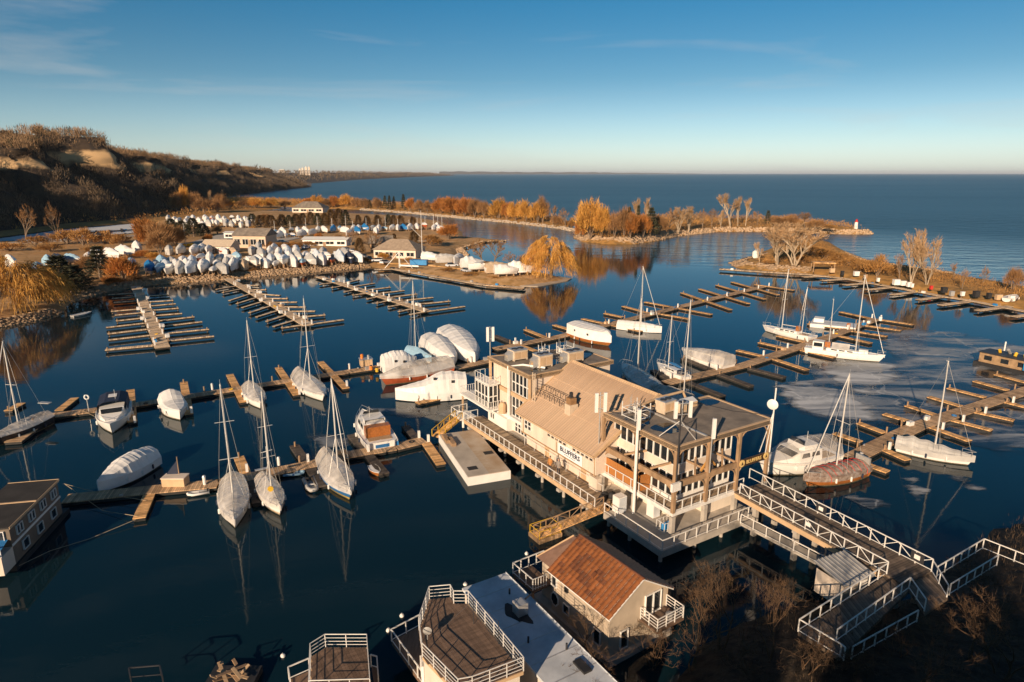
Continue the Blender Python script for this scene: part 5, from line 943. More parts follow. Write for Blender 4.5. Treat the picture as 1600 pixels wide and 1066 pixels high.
def make_mast(root, x, zb, zt, r=.085, spread=(.52,), sheer=None, L=10, B=3, boom=None, fore=True, back=True, sp=.30, name='mast', furled=False, m=None):
    o = MB().tube([(x, 0, zb), (x - .06, 0, lerp(zb, zt, .6)), (x - .14, 0, zt)], [r, r, r * .8], 8).build(name, m or ALU, root); hgt = zt - zb
    MB().box(x - .35, x - .05, -.03, .03, zt, zt + .06).tube([(x - .14, 0, zt), (x - .14, 0, zt + .5)], .015, 4).build('masthead', GALV, o)
    w_ = MB()
    for q in spread:
        z = zb + hgt * q; MB().beam((x - .08, -B * sp, z + .06), (x - .08, B * sp, z + .06), .06, .04).build('spreader', m or ALU, o)
    z = zb + hgt * spread[0] + .06; rr = .018
    for s_ in (-1, 1):
        w_.tube([(x - .1, s_ * B * .44, zb * .7), (x - .08, s_ * B * sp, z), (x - .13, 0, zt - .1)], rr, 3, cap=False); w_.tube([(x + .5, s_ * B * .42, zb * .7), (x - .05, 0, z - .1)], rr, 3, cap=False)
    if fore: w_.tube([(L / 2 - .1, 0, zb * .75), (x - .1, 0, zt - .15)], .055 if furled else rr, 5 if furled else 3, cap=False)
    if back: w_.tube([(-L / 2 + .1, 0, zb * .7), (x - .14, 0, zt - .05)], rr, 3, cap=False)
    w_.build('rigging', WIRE if not furled else ALU, root)
    if boom: MB().tube([(x - .1, 0, boom[1]), (x - boom[0], 0, boom[1] + .12)], .075, 6).build('boom', m or ALU, root)
    return o
def pulpit(root, L, z, B, aft=False, m=GALV):
    s_ = -1 if aft else 1; x = s_ * L / 2; mb = MB(); mb.tube([(x - s_ * 1.3, B * .30, z + .6), (x - s_ * .3, B * .12, z + .65), (x + s_ * .05, 0, z + .66), (x - s_ * .3, -B * .12, z + .65), (x - s_ * 1.3, -B * .30, z + .6)], .03, 5)
    for q in (-1, 1): mb.tube([(x - s_ * 1.3, q * B * .3, z), (x - s_ * 1.3, q * B * .3, z + .6)], .025, 4).tube([(x - s_ * .35, q * B * .12, z), (x - s_ * .3, q * B * .12, z + .65)], .025, 4)
    return mb.build('stern_rail' if aft else 'pulpit', m, root)
def boat_root(name, label, cat, stern, bow, zs=1.2, zb=1.3, group=None):
    a = at(*stern, zs); b = at(*bow, zb); a.z = b.z = 0; d = b - a; c = (a + b) / 2
    return thing(name, label, cat, c, math.atan2(d.y, d.x), group), d.length
CLEARP = [(0, .75), (.12, 1.0), (.5, 1.0), (.75, .6), (1, .12)]
def sailboat(label, stern, bow, mast_top, zs=1.9, zb=1.2, hull=GEL, boot=None, cover=WRAPC, prof=CLEARP, beam=.29, mast_t=.55, mizzen=None, fb=1.0, drop=.3, boom=None, deck=True, group='sailboats afloat', spread=(.5,), deckm=None, furled=False, extra=None, **ck):
    t, L = boat_root('sailboat', label, 'sailboat', stern, bow, zs, zb, group); B = L * beam; sheer = make_hull(t, L, B, fb, hull, boot, deckm)
    if cover: make_cover(t, sheer, L, prof, cover, drop, seed=int(L * 100), **ck)
    xm = -L / 2 + mast_t * L; wp = t.matrix_basis @ Vector((xm, 0, 0)); zt = zat(wp, mast_top)
    make_mast(t, xm, fb + .1, zt, L=L, B=B, spread=spread, boom=boom, furled=furled)
    if mizzen: wz = t.matrix_basis @ Vector((-L / 2 + mizzen[0] * L, 0, 0)); make_mast(t, -L / 2 + mizzen[0] * L, fb + .1, zat(wz, mizzen[1]), .065, L=L, B=B, fore=False, back=False, name='mizzen_mast')
    if not cover:
        cab = MB(); cab.loft([[(x, -y, fb), (x, -y * .9, fb + h), (x, y * .9, fb + h), (x, y, fb)] for x, y, h in ((-L * .22, B * .28, .5), (L * .02, B * .27, .5), (L * .2, B * .18, .35), (L * .27, B * .1, .05))]); cab.f.append((0, 1, 2, 3)); cab.m.append(0); q = cab.build('cabin', GEL, t)
        for s_ in (-1, 1):
            for k in range(3): MB().box(-L * .16 + k * L * .1, -L * .09 + k * L * .1, s_ * B * .275 - .02, s_ * B * .275 + .02, fb + .16, fb + .36).build('porthole', GLASS, q)
        MB().box(-L * .40, -L * .24, -B * .2, B * .2, fb - .25, fb + .06).build('cockpit_well', TEAK, t); pulpit(t, L, fb * 1.2, B); pulpit(t, L, fb, B, True); w_ = MB()
        for s_ in (-1, 1):
            pts = [(x, s_ * (b - .06), z) for x, b, z in sheer[1:-2]]; w_.tube([(x, y, z + .6) for x, y, z in pts], .015, 4)
            for x, y, z in pts[::2]: w_.tube([(x, y, z), (x, y, z + .6)], .018, 4)
        w_.build('lifeline', GALV, t)
    else: pulpit(t, L, fb * 1.15, B)
    if extra: extra(t, L, B, fb)
    return t
def turbine(t, L, B, fb): o = MB().tube([(-L / 2 + .3, B * .25, fb), (-L / 2 + .3, B * .25, fb + 3.0)], .04, 6).build('turbine_pole', GALV, t); MB().beam((-L / 2 + .3, B * .25 - .6, fb + 3), (-L / 2 + .3, B * .25 + .6, fb + 3.1), .12, .03).beam((-L / 2 + .3, B * .25, fb + 2.45), (-L / 2 + .3, B * .25, fb + 3.6), .12, .03).build('turbine_blade', WHITE, o); MB().box(-L / 2 - .1, -L / 2 + .25, -B * .3, B * .3, fb + 1.0, fb + 1.08).build('stern_arch', GALV, t)
def yellowbag(t, L, B, fb): MB().tube([(L * .12, -B * .1, fb + .9), (L * .16, -B * .1, fb + 1.0)], .28, 8).build('sail_bag', YEL, t)
sailboat('sailboat under clear film, left of the twin boats on the foreground dock', (362, 733), (366, 814), 601, 2.0, 1.15, GEL, drop=.45, spread=(.36, .68), boom=None)
sailboat('sailboat under clear film with a wind turbine, right of the twin foreground boats', (409, 733), (438, 793), 612, 2.0, 1.15, GEL, boot=WRAPT, drop=.35, spread=(.36, .66), extra=lambda *a: (turbine(*a), yellowbag(*a)))
sailboat('film-wrapped sailboat with blue hull and yellow stripe on the foreground dock', (507, 700), (548, 768), 593, 2.1, 1.3, HBLUE, boot=HYEL, drop=.25, prof=[(0, 1.3), (.3, 1.3), (.55, 1.0), (1, .15)], spread=(.42,), furled=True)
sailboat('white-hulled sailboat under clear film on the second dock, left of two', (388, 592), (407, 630), 501, 2.0, 1.1, GEL, drop=.1, mast_t=.5)
sailboat('white-hulled sailboat under clear film on the second dock, right of two', (466, 575), (506, 619), 467, 2.2, 1.1, GEL, drop=.1, mast_t=.5, spread=(.45, .72), prof=[(0, 1.5), (.3, 1.2), (.6, 1.0), (1, .15)])
sailboat('black-hulled sailboat under clear film at the left edge', (74, 640), (-22, 688), 534, 1.9, 1.3, GELD, boot=None, drop=.0, mast_t=.5, furled=True, extra=lambda t, L, B, fb: MB().box(-L / 2 - .1, -L / 2 + .5, -B * .3, B * .3, fb + 1.9, fb + 2.0).build('stern_arch', GALV, t))
sailboat('small sailboat under a pale blue tarp behind the white wrapped boats', (637, 543), (674, 556), 440, 1.6, 1.6, GEL, cover=WRAPSB, prof=[(0, 1.0), (.4, 1.4), (1, .3)], drop=.6, mast_t=.35)
sailboat('sailboat under a white wrap with a mast stay, on the long dock behind the restaurant', (966, 502), (1034, 510), 417, 1.6, 1.5, GEL, cover=WRAPW, prof=[(0, .9), (.5, 1.0), (.8, .6), (1, .2)], drop=.92, mast_t=.53, furled=True)
sailboat('sailboat under clear film in the shade just beyond the gabled roof', (1028, 603), (973, 565), 466, 1.6, 1.4, GEL, prof=[(0, 1.0), (.5, 1.0), (1, .15)], mast_t=.55)
sailboat('open sailboat with a navy boom cover between two dark fingers', (1074, 589), (1027, 567), 493, 1.0, 1.2, GEL, cover=None, mast_t=.62, boom=(3.6, 2.0), extra=lambda t, L, B, fb: (MB().tube([(L * .1, 0, 2.15), (-L * .1, 0, 2.2), (-L * .28, 0, 2.05)], [.14, .26, .16], 8).build('sail_cover', HBLUE, t), MB().tube([(-L * .3, 0, fb + .1), (-L * .3, 0, fb + .55)], .7, 10).build('cockpit_tarp', WRAPN, t)))
sailboat('sailboat under pale film half hidden behind the front pavilion roof', (1082, 622), (1016, 600), 469, 1.6, 1.5, GEL, cover=WRAPC, prof=[(0, 1.2), (.5, 1.3), (1, .2)], mast_t=.2)
def redbox(t, L, B, fb): MB().box(-L * .22, -L * .16, -B * .12, B * .12, fb + .4, fb + 1.5).build('companionway_hatch', VARN, t)
sailboat('white ketch with two bare masts, farthest of the open sailboats at right', (1273, 527), (1192, 506), 421, .9, 1.5, GEL, cover=None, mast_t=.62, mizzen=(.24, 449), beam=.26, boom=(3.5, 2.2), extra=redbox)
def ketchhouse(t, L, B, fb):
    q = MB(); q.box(-L * .40, -L * .26, -B * .32, B * .32, fb, fb + 1.5).build('deckhouse', WHITE, t)
    for s_ in (-1, 1): MB().box(-L * .385, -L * .275, s_ * B * .325 - .02, s_ * B * .325 + .02, fb + .6, fb + 1.3).build('deckhouse_window', GLASS, t)
    MB().box(-L * .25, -L * .18, -B * .1, B * .16, fb + .5, fb + 1.5).build('hatch', VARN, t); MB().loft([[(x, y, z) for y, z in ((-B * .3, fb + .5), (0, fb + 1.5), (B * .3, fb + .5))] for x in (-L * .16, L * .06)]).build('film_tent', WRAPC, t); MB().box(L * .18, L * .29, -B * .16, B * .16, fb + .1, fb + .8).build('sail_bag', WRAPW, t); MB().tube([(L * .38, 0, 7.6), (L * .38, 0, 8.3)], .28, 8).build('radome', WHITE, t)
sailboat('long cream two-masted sailboat with deckhouse moored bow to the right', (1258, 543), (1384, 553), 431, 1.0, 1.7, GEL, cover=None, mast_t=.64, mizzen=(.30, 468), beam=.22, fb=1.15, boom=(4, 2.4), furled=True, extra=ketchhouse)
PLAID = mat('plaid_brown_tarp', (.26, .16, .11), .75, .4, 2.5, col2=(.40, .34, .30), bump=.3, bscale=3)
sailboat('wooden sailboat under a brown plaid tarp laced with red cord by the bridge', (1350, 722), (1257, 742), 584, 1.3, 1.5, VARN, cover=PLAID, prof=[(0, .5), (.4, .7), (.75, .6), (1, .25)], drop=.45, beam=.33, mast_t=.48, fb=1.1, furled=True, extra=lambda t, L, B, fb: (MB().box(-L / 2 + .1, -L / 2 + .3, -B * .3, B * .3, fb + .2, fb + 1.0).build('stern_rail', GALV, t), [MB().tube([(x, B * .5 * s_ * w_, z) for s_, w_, z in ((1, .93, fb * .6), (1, .9, fb + .1), (1, .45, fb + .6), (1, 0, fb + .74), (-1, .45, fb + .6), (-1, .9, fb + .1), (-1, .93, fb * .6))], .03, 4).build('lacing', REDP, t) for x in np.linspace(-L * .38, L * .22, 7)]))
sailboat('sailboat under a slack white canvas on the right-hand dock among the ice', (1402, 684), (1524, 712), 565, 1.6, 1.4, GEL, cover=WRAPG, prof=[(0, .9), (.2, 1.3), (.5, 1.0), (1, .1)], drop=.55, beam=.28, mast_t=.50, scallop=.22, seams=5)
# --- wrapped motor boats
def wrapped(label, stern, bow, m, prof, zs=2.2, zb=1.6, beam=.36, fb=1.2, drop=.75, hull=GEL, flat=.4, group='shrink-wrapped motor boats afloat', doors=(), boot=None, bow_=1.35, **ck):
    t, L = boat_root('wrapped_boat', label, 'boat', stern, bow, zs, zb, group); B = L * beam; sheer = make_hull(t, L, B, fb, hull, boot, tr=.9, bow=bow_, full=.35)
    c = make_cover(t, sheer, L, prof, m, drop, flat=flat, seed=int(L * 77), scallop=.05, **ck)
    for (x, y, z) in doors: MB().box(x * L - .2, x * L + .2, y * B - .03, y * B + .03, z, z + .4).build('vent', DARK, c)
    return t
wrapped('white wrapped cruiser with dark vents at the left of the wrapped group', (598, 566), (650, 556), WRAPW, [(0, 2.2), (.3, 2.6), (.6, 2.3), (.85, 1.0), (1, .4)], 2.0, 2.2, .42, 1.2, .85, doors=((-.2, -.5, 2.0), (.05, -.5, 1.7), (.2, -.47, 1.3)))
wrapped('clear-wrapped cruiser with a rust red hull in the wrapped group', (700, 566), (594, 588), WRAPC, [(0, 1.5), (.3, 1.9), (.6, 1.7), (1, .3)], 1.6, 1.7, .34, 1.25, .25, HRED, .3)
wrapped('largest white wrapped cruiser, pointing left beside the restaurant balcony', (727, 604), (618, 610), WRAPW, [(0, 2.6), (.2, 3.0), (.38, 2.9), (.6, 1.6), (1, .35)], 1.5, 1.6, .38, 1.2, .9, doors=((-.3, .46, 2.8), (-.05, .38, 3.3)), flat=.5)
wrapped('white wrapped boat, middle one of the pair behind the red-hulled cruiser', (672, 530), (710, 560), WRAPW, [(0, 2.0), (.35, 2.4), (.6, 1.8), (1, .4)], 1.8, 1.6, .36, 1.2, .7)
wrapped('white wrapped boat standing farthest right in the wrapped group', (702, 518), (742, 555), WRAPW, [(0, 2.2), (.3, 2.5), (.65, 1.8), (1, .5)], 2.0, 1.8, .36, 1.3, .85)
wrapped('boxy white wrapped houseboat over a timber float on the dock behind the restaurant', (898, 515), (955, 532), WRAPW, [(0, 2.3), (.5, 2.3), (.88, 2.2), (1, 1.3)], 1.3, 1.3, .42, .9, .1, VARN, .95, doors=((-.25, -.5, 1.8), (.1, -.5, 1.7)), bow_=1.0)
wrapped('motor boat under cloudy film beside the dark fingers at centre right', (1140, 566), (1066, 545), WRAPC, [(0, 1.9), (.25, 2.0), (.6, 1.4), (1, .25)], 1.5, 1.5, .34, 1.1, .15, GEL, .5)
wrapped('white shrink-wrapped motor boat floating alone above the foreground dock', (234, 706), (153, 756), WRAPW, [(0, 1.2), (.3, 1.7), (.55, 1.6), (.75, .9), (1, .25)], 1.6, 1.3, .40, 1.1, .8, DARK, .3)
# --- open motor boats
def cruiser(label, stern, bow, zs, zb, beam, fb, group='motor cruisers afloat', hullm=GEL, fly=False, canopy=None, film=False, wood=False, windows=True):
    t, L = boat_root('motor_cruiser', label, 'boat', stern, bow, zs, zb, group); B = L * beam; sheer = make_hull(t, L, B, fb, hullm, None, None, tr=.92, bow=1.4, full=.35, over=.1)
    cab = MB(); st = [(-L * .22, B * .38, 1.3), (L * .08, B * .36, 1.25), (L * .16, B * .32, .75), (L * .33, B * .16, .42), (L * .38, B * .08, .1)]
    cab.loft([[(x, -y, fb), (x + .02, -y * .93, fb + h), (x + .02, y * .93, fb + h), (x, y, fb)] for x, y, h in st]); cab.f.append((0, 1, 2, 3)); cab.m.append(0); q = cab.build('cabin', GEL, t)
    for s_ in (-1, 1):
        for k in range(2): MB().add([(x, s_ * (B * .367 - (z - .55) * B * .018 + .02), fb + z) for x, z in ((-L * .19 + k * L * .14, .6), (-L * .07 + k * L * .14, .6), (-L * .08 + k * L * .13, 1.12), (-L * .18 + k * L * .14, 1.12))], [(0, 1, 2, 3)]).build('side_window', GLASS, q)
    MB().add([(L * .09, -B * .30, fb + 1.2), (L * .09, B * .30, fb + 1.2), (L * .165, B * .27, fb + .80), (L * .165, -B * .27, fb + .80)], [(0, 1, 2, 3)]).build('windshield', GLASS, q); q.children[-1].location = (.03, 0, .035)
    MB().box(-L * .44, -L * .23, -B * .34, B * .34, fb - .3, fb + .06).build('cockpit', TEAK, t)
    if fly: f_ = MB(); f_.loft([[(x, -y, fb + 1.3), (x, -y, fb + 1.3 + h), (x, y, fb + 1.3 + h), (x, y, fb + 1.3)] for x, y, h in ((-L * .2, B * .3, .5), (0, B * .28, .55), (L * .05, B * .2, .2))]); f_.build('flybridge', GEL, t); MB().add([(0, -B * .25, fb + 1.86), (0, B * .25, fb + 1.86), (-L * .02, B * .22, fb + 2.3), (-L * .02, -B * .22, fb + 2.3)], [(0, 1, 2, 3)]).build('fly_screen', GLASS, t)
    if canopy: MB().loft([[(x, y, z) for y, z in ((-B * .42, fb + .2), (-B * .40, fb + 1.5), (-B * .2, fb + 1.85), (B * .2, fb + 1.85), (B * .40, fb + 1.5), (B * .42, fb + .2))] for x in (-L * .46, -L * .3, -L * .12, .0)]).build('canopy', canopy, t); MB().box(-L * .33, -L * .2, -B * .12, B * .12, fb + 1.87, fb + 1.9).build('hatch', WHITE, t)
    if wood: MB().box(-L * .34, -L * .24, -B * .36, B * .36, fb + .07, fb + 1.35).build('aft_cabin', VARN, t); MB().box(-L / 2 - .05, -L / 2 - .02, -B * .38, B * .38, fb * .35, fb * 1.0).build('transom', GEL, t); MB().box(-L / 2 - .08, -L / 2 - .052, -B * .2, B * .2, fb * .45, fb * .8).build('name_board', HBLUE, t); MB().box(-L * .24, -L * .14, -B * .26, B * .26, fb + 1.36, fb + 1.5).build('roof_tarp', WRAPW, t)
    if film: make_cover(t, sheer, L, [(0, 1.9), (.3, 2.3), (.5, 2.3), (.62, 1.5), (1, .2)], WRAPX, .1, flat=.4, scallop=.06, name='film_cover')
    else:
        r_ = MB()
        for s_ in (-1, 1):
            pts = [(x, s_ * (b - .07), z) for x, b, z in sheer[5:]]; r_.tube([(x, y, z + .6) for x, y, z in pts], .022, 4)
            for x, y, z in pts[::2]: r_.tube([(x, y, z), (x, y, z + .6)], .02, 4)
        r_.build('bow_rail', GALV, t)
    MB().tube([(-L * .1, B * .1, fb + 1.3), (-L * .1, B * .1, fb + 3.2)], .02, 4).build('whip_antenna', WHITE, t); return t
cruiser('small white motor yacht with a navy canopy on the second dock', (180, 623), (172, 666), 1.8, 1.4, .40, 1.2, canopy=WRAPN)
wrapped('white motor boat with a peaked white aft cover on the second dock', (263, 615), (281, 645), WRAPW, [(0, 1.3), (.22, 1.9), (.42, .7), (.6, .45), (.8, .3), (1, .1)], 1.9, 1.3, .42, 1.2, .12, group='motor cruisers afloat')
cruiser('old white cruiser with a varnished wooden aft cabin on the foreground dock', (597, 688), (566, 642), 1.5, 1.5, .38, 1.25, wood=True, fly=True)
cruiser('large motor cruiser under clear film to the right of the hanging sign', (1296, 700), (1186, 725), 1.6, 1.6, .40, 1.4, fly=True, film=True)
# --- small tenders
def dinghy(label, p, q, m, z=.35, inflatable=True):
    t, L = boat_root('dinghy', label, 'dinghy', p, q, z, z, 'dinghies'); B = L * .42; mb = MB(); r_ = B * .15
    if inflatable: mb.tube([(-L / 2, B / 2 - r_, .25), (L * .2, B / 2 - r_, .25), (L * .42, B * .18, .32), (L / 2 - r_, 0, .36), (L * .42, -B * .18, .32), (L * .2, -B / 2 + r_, .25), (-L / 2, -B / 2 + r_, .25)], r_, 8); mb.build('tube', m, t, True); MB().box(-L * .42, L * .3, -B * .3, B * .3, .08, .14).build('floor', GALV, t); MB().box(-L * .44, -L * .40, -B * .3, B * .3, .1, .5).build('transom', DARK, t); MB().box(-L * .05, L * .02, -B * .34, B * .34, .25, .3).build('thwart', WHITE, t)
    else: make_hull(t, L, B, .4, m); MB().box(-L * .1, L * .0, -B * .4, B * .4, .3, .34).build('thwart', TEAK, t)
    return t
dinghy('white inflatable dinghy lying along the foreground dock at left', (327, 766), (291, 772), WHITE); dinghy('blue-grey inflatable dinghy beside the foreground dock', (443, 740), (477, 737), WRAPSB); dinghy('grey inflatable dinghy with a frame by the dark finger', (482, 746), (491, 767), WRAPG); dinghy('dark rowing boat tied under the wooden-sterned cruiser finger', (580, 728), (592, 742), VARN, .3, False); dinghy('pale punt hauled near the dark left shore', (112, 494), (143, 488), WRAPG, .3, False)
# --- barges
t = thing('work_barge', 'flat white rectangular barge with a stained grey deck beside the restaurant', 'barge', (0, 0, 0)); c4 = [at(669, 681, 1.05), at(729, 673, 1.05), at(798, 735, 1.05), at(731, 746, 1.05)]
t.location = (c4[3].x, c4[3].y, 0); t.rotation_euler = (0, 0, math.atan2((c4[2] - c4[3]).y, (c4[2] - c4[3]).x)); l4 = [loc2(t, p) for p in c4]; W4 = l4[2].x; D4 = (l4[0].y + l4[1].y) / 2
hb = MB().box(0, W4, 0, D4, -.3, 1.0).build('hull', WHITE, t); MB().box(.06, W4 * .5, .06, D4 - .06, 1.003, 1.06).build('deck_sheet', mat('grey_deck', (.42, .37, .31), .85, .15, .4, col2=(.52, .46, .39)), t); MB().box(W4 * .5 + .004, W4 - .06, .06, D4 - .06, 1.003, 1.055).build('deck_sheet', mat('rust_stained_deck', (.48, .32, .18), .85, .25, .35, col2=(.52, .44, .35)), t)
for x, y in ((W4 * .12, D4 * .12), (W4 * .72, D4 * .38)): MB().box(x, x + 1.1, y, y + .9, 1.061, 1.075).build('deck_hatch', DARK, t)
for x, y, z0 in ((.5, D4 * .75, 1.06), (.9, D4 * .66, 1.06)): MB().box(x - .35, x + .2, y, y + 2.2, z0, z0 + .4).build('timber_stack', TIMBER, t)
t, L = boat_root('swim_float', 'flat white float platform on the dock behind the two-masted sailboat', 'float', (1268, 502), (1338, 509), .8, .8); MB().box(-L / 2, L / 2, -2.6, 2.6, -.2, .75).build('hull', WHITE, t); MB().box(-L / 2 + .1, L / 2 - .1, -2.5, 2.5, .753, .80).build('deck_sheet', FLATW, t); MB().box(-L * .45, -L * .22, -.4, 2.3, .803, 1.6).build('locker', WHITE, t); MB().box(L * .3, L * .38, -2.3, -1.9, .803, 1.6).build('sign_board', VARN, t)
t, L = boat_root('work_boat', 'cream flat-roofed work boat with clutter on its roof at the right edge', 'boat', (1532, 556), (1680, 588), 1.2, 1.2); MB().box(-L / 2, L / 2, -2.2, 2.2, -.2, .6).build('hull', DARK, t); q = MB().box(-L / 2 + .6, L / 2 - 1, -1.7, 1.7, .603, 2.3).build('cabin', mat('rusty_cabin_paint', (.34, .22, .12), .7, .3, 1.2), t); MB().box(-L / 2 + .4, L / 2 - .8, -1.9, 1.9, 2.303, 2.45).build('roof', BLACKM, t)
for k in range(5): MB().box(-L / 2 + 1.4 + k * 2.6, -L / 2 + 2.6 + k * 2.6, -1.74, -1.702, 1.1, 1.9).build('window', GLASS, q)
for k in range(7): MB().tube([(-L * .3 + k * 1.3, random.uniform(-1, 1), 2.45), (-L * .3 + k * 1.3, 0, 2.9 + random.uniform(0, .5))], .25, 8).build('roof_drum', random.choice((YEL, TRIM, GALV)), t)
MB().box(-L * .1 + 2, -L * .1 + 5, -2.2, -1.75, .803, 2.0).build('tarp', BLUEP, t); MB().tube([(-L * .25, 0, 3), (-L * .25, 0, 4.6)], .12, 8).build('funnel', WHITE, t)
# ------------------------------------------------------------------ bridge from the restaurant to the shore
ZB = 3.55
def bt(px, py, z=ZB): return at(px, py, z)
bl0, bl1, br0, br1 = bt(1153, 770), bt(1385, 897), bt(1192, 757), bt(1455, 893)
t = thing('footbridge', 'timber-decked footbridge with white truss railings from restaurant to shore', 'bridge', (bl0.x, bl0.y, 0), math.atan2((bl1 - bl0).y, (bl1 - bl0).x)); lb = [loc2(t, p) for p in (bl0, bl1, br0, br1)]; W = abs(lb[3].y); BL = max(lb[1].x, lb[3].x)
bpl = planks('bridge_boards', (.13, .095, .07), (.22, .165, .12), .24); MB().box(-.4, BL, -.1 if lb[3].y > 0 else -W - .1, W + .1 if lb[3].y > 0 else .1, ZB - .15, ZB).build('bridge_deck', bpl, t)
sy = 1 if lb[3].y > 0 else -1
for y in (0, sy * W): MB().beam((-.3, y, ZB - .38), (BL, y, ZB - .38), .25, .45).build('girder', TRIM, t)
for x in np.arange(2, BL, 4.5): 
    for y in (.3 * sy, sy * (W - .3)): MB().box(x - .2, x + .2, y - .2, y + .2, -3, ZB - .62).build('pier', CONC, t)
    MB().box(x - .25, x + .25, min(0, sy * W), max(0, sy * W), ZB - .95, ZB - .62).build('pier_cap', CONC, t)
railing(t, [(.2, .02 * sy, ZB), (lb[1].x, .02 * sy, ZB)], 1.05, 1.25, diag=True, name='truss_railing'); railing(t, [(lb[2].x - 1.6, sy * W, ZB), (lb[2].x, sy * W, ZB)], 1.05, 1.2); railing(t, [(lb[2].x, sy * W, ZB), (lb[3].x, sy * W, ZB)], 1.05, 1.25, diag=True, name='truss_railing')
for x, y in ((BL * .48, .06 * sy), (BL * .40, sy * W), (BL * .93, sy * W)): q = MB().box(x - .5, x + .5, y - .05, y + .05, ZB + .2, ZB + .95).build('notice_board', BLACKM, t); MB().box(x - .22, x + .22, y - .08, y - .052, ZB + .42, ZB + .78).build('notice', WHITE, q)
def deck_rail(name, label, cat, poly, z, th, m, rails, h=.95, step=1.3, rm=None):
    t = thing(name, label, cat, (0, 0, 0)); p = [at(*q, z) for q in poly]; c = sum(p, Vector()) / len(p); t.location = (c.x, c.y, 0)
    if th: MB().prism([tuple((q - c)[:2]) for q in p], z - th, z).build('platform', m, t)
    for rl in rails: railing(t, [Vector((*((at(*q[:2], q[2] if len(q) > 2 else z) - c)[:2]), q[2] if len(q) > 2 else z)) for q in rl], h, step, rm)
    return t
deck_rail('entrance_ramp', 'dark zigzag entrance ramp with white rails at the shore end of the bridge', 'ramp', [(1386, 898), (1247, 988), (1312, 1028), (1421, 922), (1446, 958), (1481, 934), (1456, 894)], 3.4, .25, bpl, [[(1385, 897), (1247, 987), (1312, 1027), (1318, 1032)], [(1306, 1003), (1420, 920), (1444, 955, 3.4)], [(1455, 893), (1479, 933)], [(1330, 1030, 2.9), (1432, 972, 2.9)]])
deck_rail('shore_railing', 'white post railing of a side path at the far right of the bridge end', 'railing', [(1463, 902), (1535, 858), (1600, 885), (1557, 885)], 3.0, 0, bpl, [[(1463, 902), (1535, 858), (1610, 888)], [(1483, 930), (1557, 884)]])
deck_rail('lower_walkway', 'narrow lower walkway with white rail below the left side of the bridge', 'walkway', [(1157, 818), (1286, 885), (1302, 880), (1172, 812)], 1.5, .2, CONC, [[(1157, 818), (1286, 885)]])
s = thing('garden_shed', 'small cream shed with ribbed grey roof beside the bridge end', 'shed', at(1315, 918, 2.2), R(25)); s.location.z = 1.6; MB().box(-1.5, 1.5, -1.2, 1.2, 0, 2.0).build('wall', CREAM, s); MB().loft([[(-1.7, -1.4, 2.05), (-1.7, 1.4, 2.55)], [(1.7, -1.4, 2.05), (1.7, 1.4, 2.55)]]).loft([[(-1.7, -1.4, 1.98), (-1.7, 1.4, 2.48)], [(1.7, -1.4, 1.98), (1.7, 1.4, 2.48)]]).build('roof', GALV, s); MB().box(-1.5, 1.5, -1.19, 1.19, 1.99, 2.0).box(.4, 1.1, -1.24, -1.202, .1, 1.8).build('door', WHITE, s)
for k in range(9): MB().beam((-1.6 + k * .4, -1.4, 2.1), (-1.6 + k * .4, 1.4, 2.6), .06).build('roof_rib', GALV, s.children[1])
# ------------------------------------------------------------------ orange-roofed floating house
HA = R(34.2); hc = at(950, 1028, .5); h = thing('floating_house', 'two-storey tan floating house with an orange metal tile roof', 'house', (hc.x, hc.y, 0), HA)
HW, HL, HE, HR = 5.7, 6.4, 3.95, 5.75
MB().box(-.25, HW + .25, -.4, HL + 2.2, -.3, .5).build('float_hull', CONC, h)
wl = MB(); wl.prism([(0, 0), (HW, 0), (HW, HL), (0, HL)], .5, HE); wl.add([(0, 0, HE), (HW, 0, HE), (HW / 2, 0, HR - .12), (0, HL, HE), (HW, HL, HE), (HW / 2, HL, HR - .12)], [(0, 1, 2), (4, 3, 5)]); wl.build('wall', STUCCO, h)
MB().box(.5, HW - .3, HL + .003, HL + 1.9, .5, HE - .1).build('porch_wall', STUCCO, h)
OV = .28; rf = MB(); xs0, xs1 = -OV, HW + OV; sl_ = (HR - HE) / (HW / 2); ze = HE - OV * sl_
rf.add([(xs0, -OV, ze), (HW / 2, -OV, HR), (xs1, -OV, ze), (xs0, HL + OV, ze), (HW / 2, HL + OV, HR), (xs1, HL + OV, ze), (xs0, -OV, ze - .1), (HW / 2, -OV, HR - .1), (xs1, -OV, ze - .1), (xs0, HL + OV, ze - .1), (HW / 2, HL + OV, HR - .1), (xs1, HL + OV, ze - .1)], [(0, 1, 4, 3), (1, 2, 5, 4), (6, 9, 10, 7), (7, 10, 11, 8), (0, 6, 7, 1), (1, 7, 8, 2), (3, 4, 10, 9), (4, 5, 11, 10), (0, 3, 9, 6), (2, 8, 11, 5)])
roof_h = rf.build('roof', WHITE, h); NR, NC = 9, 16; sll = math.hypot(HW / 2 + OV, HR - ze); tw_, th_ = (HL + 2 * OV) / NC, sll / NR
def tile_mesh():
    b = MB(); prof = [(0, 0), (.18, .035), (.38, .05), (.6, .035), (.8, .0), (1.0, .012)]; b.loft([[(0, u * tw_, .03 + z), (th_ * 1.02, u * tw_, .085 + z)] for u, z in prof]); b.loft([[(th_ * 1.02, u * tw_, .085 + z), (th_ * 1.02, u * tw_, .0)] for u, z in prof]); return b.mesh('roof_tile', TILE)
tmesh = tile_mesh(); ang = math.atan2(HR - ze, HW / 2 + OV); DK = {(2, 10), (2, 11), (3, 11), (3, 12), (4, 12), (4, 11), (5, 12), (5, 11), (5, 10), (5, 9), (5, 8), (3, 6), (3, 7), (4, 6), (4, 5), (6, 8), (6, 7), (6, 9), (1, 14), (0, 15), (7, 6), (7, 5), (6, 14), (7, 13)}
